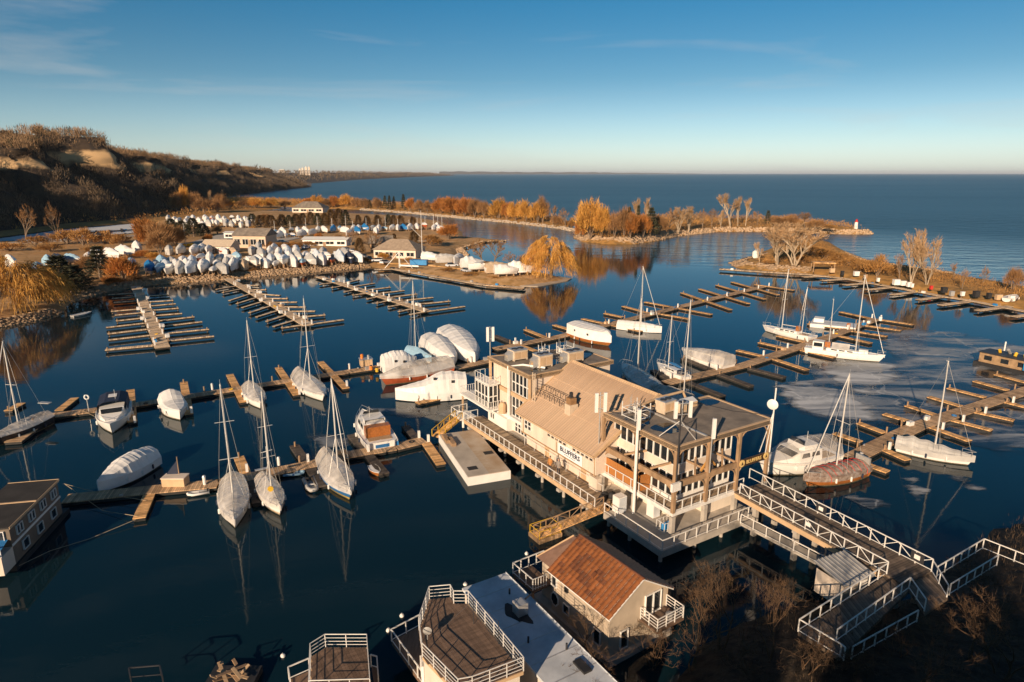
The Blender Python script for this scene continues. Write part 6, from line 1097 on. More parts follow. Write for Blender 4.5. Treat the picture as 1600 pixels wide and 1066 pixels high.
for side in (0, 1):
    for i in range(NR):
        for j in range(NC):
            o = link('roof_tile', tmesh, roof_h, mat=(TILED if (i, j) in DK else TILE) if side == 0 else TILEB); d = i * th_; jj = j * tw_ - OV
            if side == 0: o.location = (HW / 2 - d * math.cos(ang), jj + tw_, HR - d * math.sin(ang)); o.rotation_euler = (0, ang, math.pi); 
            else: o.location = (HW / 2 + d * math.cos(ang), jj, HR - d * math.sin(ang)); o.rotation_euler = (0, ang, 0)
            o.rotation_euler.x += random.uniform(-.012, .012)
MB().tube([(HW / 2, -OV, HR + .03), (HW / 2, HL + OV, HR + .03)], .09, 6).build('ridge_cap', TILED, roof_h)
ph = MB(); a_ = [(.2, HL + .2, HE - .25), (HW - .1, HL + .2, HE - .25), (HW - .1, HL + 2.3, HE - .25), (.2, HL + 2.3, HE - .25), (HW * .5, HL + .1, HR - .25), (HW * .5, HL + 1.0, HR - .45)]; ph.add(a_, [(3, 0, 4, 5), (1, 2, 5, 4), (2, 3, 5), (0, 3, 2, 1)]); ph.build('porch_roof', TILEB, h)
hb_ = MB().tube([(HW * .5, HL + 1.0, HR - .42), (HW - .1, HL + 2.3, HE - .22)], .06, 5).tube([(HW * .5, HL + 1.0, HR - .42), (.2, HL + 2.3, HE - .22)], .06, 5).build('hip_cap', TRIM, h)
v_ = MB(); v_.add([(1.0, 2.9, 4.5), (1.35, 2.9, 4.75), (1.35, 3.2, 4.75), (1.0, 3.2, 4.5), (1.0, 2.9, 4.85), (1.35, 2.9, 5.05), (1.35, 3.2, 5.05), (1.0, 3.2, 4.85)], [(0, 3, 2, 1), (4, 5, 6, 7), (0, 1, 5, 4), (1, 2, 6, 5), (2, 3, 7, 6), (3, 0, 4, 7)]); v_.build('roof_vent', TILED, roof_h)
window(h, (-.04, 4.9), (-.04, 4.2), 1.2, 2.0, 1, 1, fr=.1); window(h, (-.04, 1.5), (-.04, .75), .9, 2.1, 1, 1, fr=.1); window(h, (-.04, 4.75), (-.04, 4.4), 3.05, 3.45, 1, 1, DARK, fr=.06); window(h, (-.04, 6.35), (-.04, 5.7), 2.7, 3.7, 1, 1, fr=.1); window(h, (1.0, -.04), (1.75, -.04), .7, 2.2, 1, 1, fr=.1); window(h, (3.3, -.04), (4.9, -.04), 2.45, 4.1, 2, 1, fr=.1, name='patio_door')
oc = MB(); octp = [(math.cos(R(22.5 + 45 * k)), math.sin(R(22.5 + 45 * k))) for k in range(8)]; oc.loft([[(-.06, 6.0 + y * .5, 1.6 + z * .62) for y, z in octp], [(-.06, 6.0 + y * .4, 1.6 + z * .5) for y, z in octp]], 0, True).loft([[(-.06, 6.0 + y * .5, 1.6 + z * .62) for y, z in octp], [(0, 6.0 + y * .5, 1.6 + z * .62) for y, z in octp]], 0, True); q = oc.build('octagonal_window', WHITE, h); MB().add([(-.03, 6.0 + y * .42, 1.6 + z * .52) for y, z in octp], [tuple(range(8))]).build('pane', GLASS, q)
MB().box(2.9, 5.6, -1.7, -.003, 2.2, 2.38).build('balcony_floor', DECKBR, h); railing(h, [(2.95, -.05, 2.38), (2.95, -1.65, 2.38), (5.55, -1.65, 2.38), (5.55, -.05, 2.38)], .95, .9, rails=(1.0, .75, .5, .25), r=.028); MB().box(-1.5, .4, HL + .4, HL + 3.2, 2.2, 2.36).build('balcony_floor', DECKBR, h); railing(h, [(-1.45, HL + .5, 2.36), (-1.45, HL + 3.15, 2.36), (1.6, HL + 3.15, 2.36)], .95, .8); railing(h, [(-1.45, HL + .5, 2.36), (-.2, HL + .45, 2.36)], .95, .25, r=.02); MB().box(-1.45, -1.3, HL + 3.0, HL + 3.15, -.3, 2.19).box(-1.45, -1.3, HL + .5, HL + .65, -.3, 2.19).build('balcony_post', TIMBER, h)
MB().tube([(4.6, -1.2, 2.38), (4.6, -1.2, 2.9)], .25, 8).build('chair', GALV, h)
# white flat roofed houseboat
fa = at(790.6, 894.7, 3.3); fb_ = at(952, 1054, 3.3); flc = at(722.6, 920, 3.3); ang_f = math.atan2((fb_ - fa).y, (fb_ - fa).x)
t = thing('flat_roof_houseboat', 'long houseboat with a shaded white flat roof between the deck-topped one and the orange-roofed house', 'houseboat', (fa.x, fa.y, 0), ang_f); LW = abs(loc2(t, flc).y); LL = loc2(t, fb_).x + 2.5; sg = 1 if loc2(t, flc).y > 0 else -1
MB().box(.15, LL, min(sg * .15, sg * (LW - .15)), max(sg * .15, sg * (LW - .15)), -.3, 3.1).build('wall', BEIGE, t); MB().box(0, LL + .1, min(0, sg * LW), max(0, sg * LW), 3.102, 3.3).build('roof', FLATW, t); MB().box(-.03, LL + .1, -sg * .0 - .03, .0, 3.05, 3.36).build('roof_edge', FLATW, t)
for x in np.arange(1.6, LL, 1.9): MB().box(x, x + .09, min(sg * .06, sg * (LW - .06)), max(sg * .06, sg * (LW - .06)), 3.301, 3.309).build('roof_seam', GALV, t)
for x, y in ((2.4, .3), (7.4, .72), (9.2, .25)): MB().tube([(x, sg * LW * y, 3.3), (x, sg * LW * y, 3.75)], .07, 8).build('vent_pipe', BLACKM, t)
q = MB().box(4.2, 5.0, sg * LW * .42 - .4, sg * LW * .42 + .4, 3.302, 4.2).build('roof_vent_box', GALV, t); MB().beam((4.6, sg * LW * .42, 4.1), (4.2, sg * LW * .1, 4.15), .08).build('vent_arm', BLACKM, q)
w4 = MB(); w4.prism([(4.6 + 1.2 * math.cos(a) * (1 + .3 * math.sin(4 * a)), sg * LW * .45 + .75 * math.sin(a) * (1 + .3 * math.cos(3 * a))) for a in np.linspace(0, 6.283, 22)[:-1]], 3.301, 3.312); w4.build('roof_stain', DARK, t); MB().box(LL * .70, LL * .78, sg * LW * .3 - .2, sg * LW * .3 + .4, 3.302, 3.45).build('twig_clump', DARK, t)  # the low dark box stands in for a clump of dark twigs
for k in range(4): window(t, (1.5 + k * 2.4, -sg * .0 + .148 * sg), (2.5 + k * 2.4, .148 * sg), 1.2, 2.3, 1, 1) if sg > 0 else window(t, (2.5 + k * 2.4, .04), (1.5 + k * 2.4, .04), 1.2, 2.3, 1, 1)
# deck-topped houseboats
def decktop(label, poly, z, low=None, boards=True, rails=(1.0, .72, .45, .2)):
    p = [at(*q, z) for q in poly]; c = sum(p, Vector()) / len(p); ra = R(31); t = thing('deck_topped_houseboat', label, 'houseboat', (c.x, c.y, 0), ra - R(90)); l = [loc2(t, q) for q in p]; l2 = [(q.x, q.y) for q in l]
    cc = Vector((sum(q[0] for q in l2) / len(l2), sum(q[1] for q in l2) / len(l2))); ins = [tuple(Vector(q).lerp(cc, .05)) for q in l2]
    MB().prism(ins, -.3, z - .25).build('wall', BEIGE, t); MB().prism(l2, z - .248, z - .03).build('deck_frame', TRIM, t)
    MB().prism([tuple(Vector(q).lerp(cc, -.02)) for q in l2], -.32, .45).build('float_hull', CONC, t)
    for i in range(len(ins)):
        a, b_ = Vector(ins[i]), Vector(ins[(i + 1) % len(ins)]); e = b_ - a; ln = e.length
        if ln > 2.2:
            for k in range(int(ln / 2.2)):
                m0 = a + e * ((k + .5) / int(ln / 2.2)); u = e.normalized() * .5; nn = Vector((e.y, -e.x)).normalized(); nn = nn if nn.dot(m0 - cc) > 0 else -nn; p_, q_ = m0 - u + nn * .05, m0 + u + nn * .05
                if Vector((e.y, -e.x)).dot(m0 - cc) < 0: p_, q_ = q_, p_
                window(t, p_, q_, .95, 1.95, 2, 1, fr=.1)
                if z > 4.5: window(t, p_, q_, 3.1, 4.2, 2, 1, fr=.1)
    xs = [q[0] for q in l2]; ys = [q[1] for q in l2]; bw = .2; y = min(ys) + .02; A_ = np.array(l2)
    while y < max(ys) - bw:                        # boards run along local x, cut to the outline
        cuts = []
        for i in range(len(l2)):
            a, b_ = l2[i], l2[(i + 1) % len(l2)]; yc = y + bw / 2
            if (a[1] > yc) != (b_[1] > yc): cuts.append(a[0] + (b_[0] - a[0]) * (yc - a[1]) / (b_[1] - a[1]))
        cuts.sort()
        if len(cuts) >= 2 and cuts[-1] - cuts[0] > .3: MB().box(cuts[0] + .05, cuts[-1] - .05, y, y + bw - .012, z - .028, z + random.uniform(.0, .006)).build('deck_board', DECKBR, t)
        y += bw
    railing(t, [(q[0], q[1], z) for q in l2], .95, 1.1, closed=True, rails=rails, r=.022); return t, l2
DT, dl2 = decktop('houseboat with a brown boarded roof deck and white rails at bottom centre', [(671, 936), (704, 933), (709, 943), (732, 943), (818, 1049), (738, 1080), (716, 1084), (660, 1026), (655, 985)], 5.5)
d = thing('satellite_dish', 'small grey satellite dish on the rail of the boarded roof deck', 'satellite dish', at(668, 1000, 5.6)); dm = MB().loft([[(math.cos(a) * r_, r_ * r_ * .5, .6 + math.sin(a) * r_) for a in np.linspace(0, 6.283, 15)] for r_ in (.02, .1, .2, .28)]); dm.build('dish', GALV, d, True); MB().tube([(0, .05, 0), (0, .05, .6)], .03, 6).build('arm', GALV, d)
cl = thing('clothes_line_frame', 'thin pole frame with lines standing on the boarded roof deck', 'frame', at(740, 975, 5.52)); MB().tube([(0, 0, 0), (0, 0, 1.8)], .025, 5).tube([(1.6, -1.8, 0), (1.6, -1.8, 1.6)], .025, 5).tube([(0, 0, 1.75), (1.6, -1.8, 1.55)], .012, 4).tube([(0, 0, 1.75), (-2.2, -1.2, .2)], .012, 4).build('pole', BLACKM, cl)
decktop('small houseboat with a dark boarded roof deck at the bottom edge left of centre', [(486, 1026), (509, 1011), (574, 1011), (579, 1082), (484, 1085)], 3.6)
deck_rail('lower_timber_deck', 'low dark timber deck with white rails beside the boarded roof deck', 'deck', [(612, 1002), (657, 978), (700, 1070), (668, 1080)], 1.6, .3, DECKBR, [[(668, 1080), (612, 1002), (657, 978)]]); deck_rail('side_railing', 'short white railing beside the small dark roof deck at the bottom edge', 'railing', [(580, 1040), (590, 1043), (592, 1066), (585, 1070)], 1.6, .1, DECKBR, [[(580, 1042), (590, 1045), (592, 1075)]]); deck_rail('side_railing', 'white railing left of the small dark roof deck at the bottom edge', 'railing', [(452, 1062), (484, 1048), (488, 1075), (455, 1080)], 1.6, .1, DECKBR, [[(455, 1080), (452, 1062), (484, 1048)]])
deck_rail('side_railing', 'faint pipe railing at the bottom edge among the dark bushes', 'railing', [(204, 1054), (252, 1048), (255, 1075), (210, 1080)], 1.2, 0, DECKBR, [[(206, 1072), (204, 1060), (252, 1056), (256, 1072)]], .8, 2.0, BLACKM)
wp_ = thing('timber_pile', 'untidy heap of driftwood planks at the bottom edge', 'wood pile', at(362, 1062, .4))
for k in range(14): MB().beam((random.uniform(-1.2, 1.2), random.uniform(-.8, .8), .1 + k * .05), (random.uniform(-1.2, 1.2), random.uniform(-.8, .8), .35 + k * .06), .22, .05).build('plank', TIMBER if k % 2 else TEAK, wp_)
MB().box(-1.6, 1.6, -1.2, 1.2, -.5, .08).build('raft', DARK, wp_)
# houseboat at the left edge
q0, q1 = at(25, 880, .6), at(102, 796, .6); t = thing('houseboat', 'two-storey grey houseboat with flat tarred roof at the left edge', 'houseboat', (q0.x, q0.y, 0), math.atan2((q1 - q0).y, (q1 - q0).x)); hl = (q1 - q0).length; hw = 4.2; zt = 3.9
MB().box(-.3, hl + .5, -.15, hw + .3, -.3, .5).build('hull', DARK, t); MB().box(0, hl - .6, 0, hw, .553, zt).build('wall', mat('grey_siding', (.16, .125, .095), .7, .1, .8), t); MB().box(-.1, hl - .4, -.1, hw + .1, zt + .003, zt + .14).build('roof', mat('tar_roof', (.035, .032, .03), .9, .3, .8), t); MB().box(-.12, hl - .38, -.14, -.102, zt - .05, zt + .18).box(hl - .396, hl - .36, -.1, hw + .1, zt - .05, zt + .18).box(hl * .48, hl * .5, -.1, hw + .1, zt + .141, zt + .2).build('roof_edge', TRIM, t); MB().box(-.02, hl - .55, -.06, -.003, 2.2, 2.4).build('wall_band', WHITE, t)
for k in range(4): window(t, (.9 + k * 2.1, -.03), (1.9 + k * 2.1, -.03), 2.75, 3.6, 2, 1, fr=.08)
for k in range(3): window(t, (1.4 + k * 2.6, -.03), (2.4 + k * 2.6, -.03), 1.0, 1.9, 1, 1, fr=.08)
MB().box(-1.8, -.003, 0, hw, .553, 2.2).build('stern_porch', CREAM, t); window(t, (-.03, hw - .3), (-.03, .4), 2.6, 3.7, 3, 1); MB().loft([[(-2.3, .2, 2.5), (-2.3, hw - .4, 2.5)], [(-1.2, .1, 2.75), (-1.2, hw - .3, 2.75)], [(-.05, .2, 2.9), (-.05, hw - .4, 2.9)]]).build('blue_awning', WRAPB, t); railing(t, [(-1.75, hw, 2.2), (-1.75, 0, 2.2)], .9, .8)
# ------------------------------------------------------------------ boats stored ashore
def yard_proto(seed, kind):
    r = random.Random(seed); L, B, fb = (9.0, 3.2, 1.3) if kind != 4 else (8, 2.5, .8); up = 1.1 if kind != 5 else 1.9; secs, sheer = hull_secs(L, B, fb, tr=.9 if kind != 5 else .5, full=.38)
    hm = MB(); hm.loft([[(x, y, z + up) for x, y, z in s] for s in secs]); hm.f.append(tuple(range(len(secs[0])))); hm.m.append(0)
    if kind == 5: hm.box(-.9, 1.1, -.08, .08, .5, up)
    hull = hm.mesh('hull', GEL); s2 = [(x, b, z + up) for x, b, z in sheer]
    if kind == 6:        # uncovered motor boat: deck, low cabin and screen
        cv = MB(); cv.loft([[(x, b - .03, z), (x, 0, z + .05), (x, -b + .03, z)] for x, b, z in s2]); cv.loft([[(x, -y, up + fb), (x, -y * .9, up + fb + h), (x, y * .9, up + fb + h), (x, y, up + fb)] for x, y, h in ((-1.6, 1.15, 1.2), (.4, 1.1, 1.2), (1.2, .95, .6), (2.6, .5, .25))]); cv.f.append(tuple(len(cv.v) - 16 + k for k in range(4))); cv.m.append(0); cov = cv.mesh('cover', GEL)
    else:
        prof = {0: [(0, 1.2), (.3, 1.8), (.6, 1.5), (1, .4)], 1: [(0, 2.2), (.4, 2.3), (.7, 1.3), (1, .3)], 2: [(0, 1.1), (.5, 1.4), (1, .3)], 3: [(0, 1.6), (.25, 2.6), (.5, 2.2), (.75, 1.0), (1, .3)], 4: [(0, .5), (.4, .9), (1, .2)], 5: [(0, .9), (.5, 1.2), (1, .3)]}[kind]
        o = make_cover(None, s2, L, prof, WRAPW, (.9, .28, .85, .6, .2, .1)[kind], shoulder=.93 if kind < 4 else .6, shf=(.34, .5, .28, .42, .55, .5)[kind], nx=9, seams=4, seed=seed, scallop=.12, wob=.10); cov = o.data; bpy.data.objects.remove(o)
    st = MB()
    for x in (-3, 0, 2.6):
        for s_ in (-1, 1): st.beam((x, s_ * 1.6, 0), (x, s_ * 1.1, up + .25), .12)
        st.box(x - .15, x + .15, -.3, .3, 0, up - .3)
    return hull, cov, st.mesh('stand', TIMBER)
YP = [yard_proto(60 + k, k) for k in range(7)]
COV = dict(w=WRAPW, g=WRAPG, t=WRAPT, b=WRAPB, s=WRAPSB, d=WRAPN, l=WRAPL)
CW = dict(w='white', g='grey', t='tan', b='bright blue', s='pale blue', d='dark', l='pale grey')
def yard_boat(px, py, c, label, s=1.0, face=None, group='covered boats stored ashore', mast=None, z=1.75):
    """px,py: where its keel stands"""
    p = at(px, py, z); p.z = z - .1; r = random.Random(int(px * 31 + py * 17)); k = r.choice((0, 0, 1, 1, 2, 2, 3, 3, 3, 4, 5, 6)); a = R(-66 + r.uniform(-14, 14)) if face is None else face + R(r.uniform(-8, 8))
    t = thing('stored_boat', label, 'boat', p, a, group)
    for nm, me in zip(('hull', 'cover', 'stand'), YP[k]):
        o = link(nm, me, t, mat=COV[c] if nm == 'cover' and k != 6 else (r.choice((None, None, HBLUE, GELD, HRED)) if nm == 'hull' and k in (2, 4, 5) else None)); o.__setitem__('kind', 'stuff') if nm == 'stand' else None; o.scale = (s * r.uniform(.92, 1.08), s * r.uniform(.92, 1.1), s * r.uniform(.92, 1.1))
    if mast: o = MB().tube([(.6, 0, 2.4), (.55, 0, zat(p, mast) - p.z)], [.11, .09], 6).build('mast', ALU, t); MB().beam((.55, -.9, (zat(p, mast) - p.z) * .55), (.55, .9, (zat(p, mast) - p.z) * .55), .06).build('spreader', ALU, o)
    return t
front = [(236, 430, 'b'), (251, 430, 's'), (266, 430, 'w'), (282, 430, 'g'), (299, 429, 'w'), (317, 427, 'w'), (334, 428, 'w'), (350, 427, 'g'), (365, 424, 'w'), (381, 421, 't'), (399, 419, 'g'), (416, 418, 'w'), (431, 418, 'w'), (445, 417, 'w'), (459, 416, 'w'), (473, 416, 's'), (488, 415, 'g'), (504, 413, 'w'), (519, 412, 'd'), (533, 411, 'w'), (547, 410, 'd'), (560, 409, 'w')]
front = [(x, y, 'l' if c == 'w' and i % 3 == 1 else c) for i, (x, y, c) in enumerate(front)]
for i, (x, y, c) in enumerate(front): yard_boat(x, y, c, f'{CW[c]} covered boat, {ordn(i + 1)} from the left in the front row along the rock bank', .93)
sec = [(254, 419, 's'), (270, 417, 'g'), (286, 415, 'w'), (300, 418, 'w'), (314, 414, 'w'), (329, 415, 'w'), (343, 412, 'g'), (358, 413, 'w'), (372, 408, 's'), (410, 406, 'g'), (422, 404, 'w'), (436, 405, 'w'), (450, 403, 'w'), (463, 402, 'w'), (477, 403, 'w'), (491, 402, 'w'), (505, 402, 'g')]
front = [(x, y, 'l' if c == 'w' and i % 3 == 1 else c) for i, (x, y, c) in enumerate(front)]; sec = [(x, y, 'l' if c == 'w' and i % 3 == 0 else c) for i, (x, y, c) in enumerate(sec)]
for i, (x, y, c) in enumerate(sec): yard_boat(x, y, c, f'{CW[c]} covered boat, {ordn(i + 1)} from the left in the second row of the yard', .9)
thr = [(265, 398, 'g'), (282, 398, 'g'), (303, 399, 'w'), (315, 396, 'w'), (326, 396, 'w'), (352, 400, 'w'), (366, 400, 't'), (394, 398, 'g'), (405, 396, 'g'), (428, 394, 'w'), (447, 393, 'w'), (462, 391, 'w')]
for i, (x, y, c) in enumerate(thr): yard_boat(x, y, c, f'{CW[c]} covered boat, {ordn(i + 1)} from the left in the third row of the yard', .88)
gap = [(243, 424, 'g'), (262, 424, 'l'), (277, 423, 'w'), (293, 422, 'w'), (308, 422, 'l'), (323, 421, 'w'), (340, 420, 'w'), (355, 420, 'g'), (370, 417, 'w'), (390, 413, 's'), (405, 412, 'w'), (424, 411, 'l'), (438, 411, 'w'), (453, 410, 'w'), (467, 409, 'g'), (482, 408, 'w'), (497, 407, 'l'), (512, 406, 'w'), (526, 405, 'w'), (541, 404, 'g')]
for i, (x, y, c) in enumerate(gap): yard_boat(x, y, c, f'{CW[c]} covered boat, {ordn(i + 1)} from the left squeezed between the first two yard rows', .82)
lf = [(60, 428, 's'), (78, 421, 's'), (98, 417, 'd'), (118, 414, 's'), (140, 412, 'w'), (160, 418, 'w'), (172, 425, 'g'), (192, 430, 'w'), (206, 421, 's'), (20, 420, 'w'), (178, 405, 'w'), (198, 400, 'w'), (216, 396, 'w'), (152, 402, 'w')]
for i, (x, y, c) in enumerate(lf): yard_boat(x, y, c, f'{CW[c]} covered boat at the left end of the yard, {ordn(i + 1)} counting from the willow', .95, R(-60 + 14 * (i % 4)))
far_ = [(x, y) for y, x0, x1, st in ((346, 262, 402, 10), (350, 268, 408, 11), (355, 292, 392, 12)) for x in range(x0, x1, st)]
for i, (x, y) in enumerate(far_): yard_boat(x + random.uniform(-2, 2), y + random.uniform(-.8, .8), random.choice('wwwwg'), f'white covered boat, {ordn(i + 1)} in the bright far rows beyond the pines', .95, R(-64), 'far rows of white covered boats')
mid = [(430, 367, 's', 345), (443, 367, 'w', 0), (455, 366, 'w', 346), (466, 366, 'w', 0), (478, 365, 'w', 340), (487, 366, 'w', 0), (497, 364, 'w', 338), (508, 364, 'w', 0), (520, 363, 'b', 341), (531, 362, 's', 0), (540, 363, 'w', 337), (552, 362, 'w', 345), (561, 361, 'w', 0), (572, 361, 'b', 340), (582, 360, 'w', 0), (592, 361, 'w', 342), (602, 360, 's', 338), (612, 361, 'w', 0), (622, 361, 'w', 342), (632, 360, 'b', 0), (640, 360, 'w', 343), (652, 359, 'w', 340), (664, 358, 'w', 338), (678, 360, 'w', 336), (684, 359, 'w', 337), (690, 361, 'w', 338), (436, 372, 'w', 0), (447, 371, 'w', 0), (458, 370, 'w', 0), (470, 370, 'w', 0), (588, 366, 'w', 0), (560, 366, 'b', 0), (545, 368, 'w', 0)]
for i, (x, y, c, mt) in enumerate(mid): yard_boat(x, y, c, f'{CW[c]} stored boat, {ordn(i + 1)} along the cedar row' + (' with its mast up' if mt else ''), .8, R(-75 + 25 * math.sin(i * 2.1)), 'stored boats along the cedar row', mt or None)
nearw = [(675, 409, 'w', -20), (697, 410, 'g', 20), (715, 412, 'w', -100), (738, 420, 'w', 15), (748, 424, 'w', 10), (776, 426, 't', 20), (791, 431, 'w', 5), (812, 429, 'w', 10)]
for i, (x, y, c, a) in enumerate(nearw): yard_boat(x, y, c, f'{CW[c]} stored boat, {ordn(i + 1)} from the clubhouse on the willow point', .88, R(a), 'stored boats on the willow point')
# ------------------------------------------------------------------ yard buildings
def hip(label, px, py, w, d, hw, hr, rz, wallm=CREAM, roofm=ROOFG, name='clubhouse', gable=False, win=4, z=1.5):
    p = at(px, py, z); t = thing(name, label, 'building', (p.x, p.y, z - .2), rz); MB().box(-w / 2, w / 2, -d / 2, d / 2, 0, hw).build('wall', wallm, t); o = .6; k = 0 if gable else d / 2
    r = MB().add([(-w / 2 - o, -d / 2 - o, hw), (w / 2 + o, -d / 2 - o, hw), (w / 2 + o, d / 2 + o, hw), (-w / 2 - o, d / 2 + o, hw), (-w / 2 - o + k, 0, hw + hr), (w / 2 + o - k, 0, hw + hr)], [(0, 1, 5, 4), (2, 3, 4, 5), (1, 2, 5), (3, 0, 4), (0, 3, 2, 1)]).build('roof', roofm, t)
    for k in range(win): x = -w / 2 + w * (k + .5) / win; window(t, (x - w * .18 / win * 2, -d / 2 - .03), (x + w * .18 / win * 2, -d / 2 - .03), hw * .3, hw * .75, 2, 1, fr=.15)
    MB().box(-.6, .6, -d / 2 - .1, -d / 2 - .003, 0, hw * .68).build('door', TIMBER, t); return t
hip('low cream clubhouse with a hipped brown roof near the willow point', 625, 401, 17, 11, 3.4, 3.6, R(-12), CREAM, mat('brown_shingle', (.34, .26, .19), .85, .2, 1))
hip('two-storey tan house with gabled roof in the middle of the yard', 400, 386, 15, 10, 5.5, 3, R(-8), mat('tan_siding', (.62, .47, .34), .7, .1, .5), ROOFG, 'yard_house', True)
hip('long low white shed with flat-pitched roof at the right of the yard', 512, 383, 20, 8, 3, 1, R(-4), WHITE, WHITE, 'storage_shed', True); hip('tan gabled shed among the stored boats', 346, 394, 12, 8, 3, 2.4, R(-5), CREAM, HVAC, 'storage_shed', True, 2)
hip('pavilion with a broad grey hipped roof behind the cedar row', 486, 331.5, 26, 15, 4, 5, R(-5), CREAM, ROOFG, 'pavilion'); hip('small dark-roofed hut beside the clubhouse', 596, 392, 9, 8, 3.6, 3, R(10), TIMBER, ROOFG, 'hut', True, 2)
hip('white boat-shed block near the pines on the left of the yard', 370, 372, 10, 6, 3, .6, R(-5), WHITE, WHITE, 'storage_shed', True, 2)
# mast crane at the seawall, flag mast, sailing dinghy hull on a stand
cr = thing('boat_hoist', 'white pipe boat hoist on the seawall left of the stored boats', 'hoist', at(624, 419, 1.2)); MB().beam((-5, 0, 0), (0, 0, 5.5), .2).beam((0, 0, 0), (0, 0, 5.5), .22).beam((0, 0, 5.5), (5, -3, .3), .12).beam((0, 2.5, 0), (0, 0, 5.5), .2).build('frame', WHITE, cr); MB().beam((.3, -.2, 1.0), (7, -2, .9), .3, .5).build('boom', WHITE, cr)
fm = thing('flag_mast', 'tall white flag mast with a gaff in front of the clubhouse', 'mast', at(660, 405, 1.6)); MB().tube([(0, 0, 0), (0, 0, zat(at(660, 405, 1.6), 336))], [.16, .07], 6).build('pole', ALU, fm); MB().tube([(0, 0, 8.0), (-4.0, 0, 12.0)], .07, 5).tube([(-1.6, 0, 6.8), (1.6, 0, 6.8)], .06, 5).build('gaff', ALU, fm)
sb = thing('beached_sailboat', 'ochre-hulled small sailboat standing alone at the left of the yard road', 'sailboat', at(289, 385, 1.6), R(5)); make_hull(sb, 7.5, 2.3, 1.2, YEL); make_mast(sb, .5, 1.2, zat(at(289, 385, 1.6), 355), L=7.5, B=2.3)
bt_ = thing('blue_dumpster', 'bright blue container beside the seawall hoist', 'container', at(655, 414, 1.6), R(-8)); MB().box(-3, 3, -1.2, 1.2, .1, 1.7).build('body', BLUEP, bt_); MB().box(-3.1, 3.1, -1.3, 1.3, 1.702, 1.85).build('lid', BLUEP, bt_)
# lighthouse and small headland objects
lp = at(1337, 357, 2.4); lh = thing('lighthouse', 'small white and red lighthouse at the tip of the headland', 'lighthouse', lp); hL = zat(lp, 343) - lp.z
MB().tube([(0, 0, -.8), (0, 0, hL * .72)], [1.15, .8], 12).build('tower', WHITE, lh); MB().tube([(0, 0, hL * .72), (0, 0, hL * .76)], [1.15, 1.15], 12).build('gallery', REDP, lh); MB().tube([(0, 0, hL * .76), (0, 0, hL * .92)], [.6, .6], 10).build('lantern', REDP, lh); MB().tube([(0, 0, hL * .92), (0, 0, hL * 1.05)], [.75, .05], 10).build('cap', REDP, lh)
cab_ = thing('white_tank', 'small white tank on the rocks at the beach spit tip', 'tank', at(1180, 402, 1.5)); MB().tube([(0, 0, -.6), (0, 0, 2.0), (0, 0, 2.6)], [1.2, 1.2, .5], 10).build('body', WHITE, cab_)
pv = thing('picnic_shelter', 'ochre picnic shelter on the beach spit', 'shelter', at(1285, 421, 2), R(-12)); MB().box(-3.5, 3.5, -2, 2, 2.2, 2.5).build('roof', FINGERM, pv)
for x in (-3.2, 3.2):
    for y in (-1.8, 1.8): MB().box(x - .12, x + .12, y - .12, y + .12, -.8, 2.198).build('post', TIMBER, pv)
def beachthing(px, py, i, m_, s_, lb): t = thing('beach_gear', lb, 'gear', at(px, py, 1.7)); r = random.Random(i); a = .5 + r.random() * .5; s_ *= .62; MB().box(-a * s_, a * s_, -.6 * s_, .6 * s_, -.4, 1.1 * s_).build('box', m_, t); MB().box(-a * s_ - .05, a * s_ + .05, -.65 * s_, .65 * s_, 1.1 * s_ + .003, 1.1 * s_ + .12).build('lid', m_, t)
for i, (x, y, m_, s_) in enumerate(((1300, 424, TRIM, 1.3), (1316, 428, DARK, 1.2), (1338, 429, WHITE, 1.3), (1352, 433, TIMBER, 1.1), (1372, 438, WHITE, .9), (1400, 443, WHITE, 1.6), (1411, 444, WHITE, 1.2), (1420, 446, WHITE, 1.2), (1425, 447, WHITE, .9), (1455, 450, REDP, .8), (1475, 455, DARK, 1.4), (1487, 460, GALV, 1.1), (1504, 460, WHITE, .9), (1525, 462, DARK, 1.6), (1545, 464, DARK, 1.3), (1560, 466, TRIM, 1.2), (1580, 468, WHITE, 1.3))): beachthing(x, y, i, m_, s_, f'{ordn(i + 1)} chest or crate from the left among the gear along the beach spit quay')
bt2, L_ = boat_root('beached_rowboat', 'white rowing boat lying on the right end of the beach spit', 'boat', (1572, 468), (1588, 463), 1.8, 1.8); bt2.location.z = 1.5; make_hull(bt2, L_, L_ * .36, .6, GEL)
# vans and cars between the rows are built with the parked cars below
# cars parked below the bluffs
cm = MB().loft([[(-2.1, y, z) for y, z in ((-.85, .35), (-.85, .75), (.85, .75), (.85, .35))], [(-1.9, y, z) for y, z in ((-.88, .3), (-.86, .95), (.86, .95), (.88, .3))], [(2.0, y, z) for y, z in ((-.88, .3), (-.82, .8), (.82, .8), (.88, .3))], [(2.2, y, z) for y, z in ((-.8, .35), (-.8, .6), (.8, .6), (.8, .35))]], closed=True); cm.f += [(0, 1, 2, 3), (15, 14, 13, 12)]; cm.m += [0, 0]; carb = cm.mesh('body', mat('car_paint', (.5, .52, .55), .25, .05, 1, rnd=.5))
cg = MB().loft([[(x, y, z) for y, z in ((-.78, .9), (-.6, .9 + h), (.6, .9 + h), (.78, .9))] for x, h in ((-1.8, .05), (-1.2, .5), (.2, .52), (1.0, .02))]).mesh('cabin', GLASS); cw = MB().tube([(0, -.9, .32), (0, -.7, .32)], .32, 10).mesh('wheel', DARK)
cars = [(x, y) for x, y in zip(np.linspace(232, 284, 14), np.linspace(333, 328, 14))] + [(x, 336 - (x - 205) * .09) for x in np.linspace(205, 275, 10)]
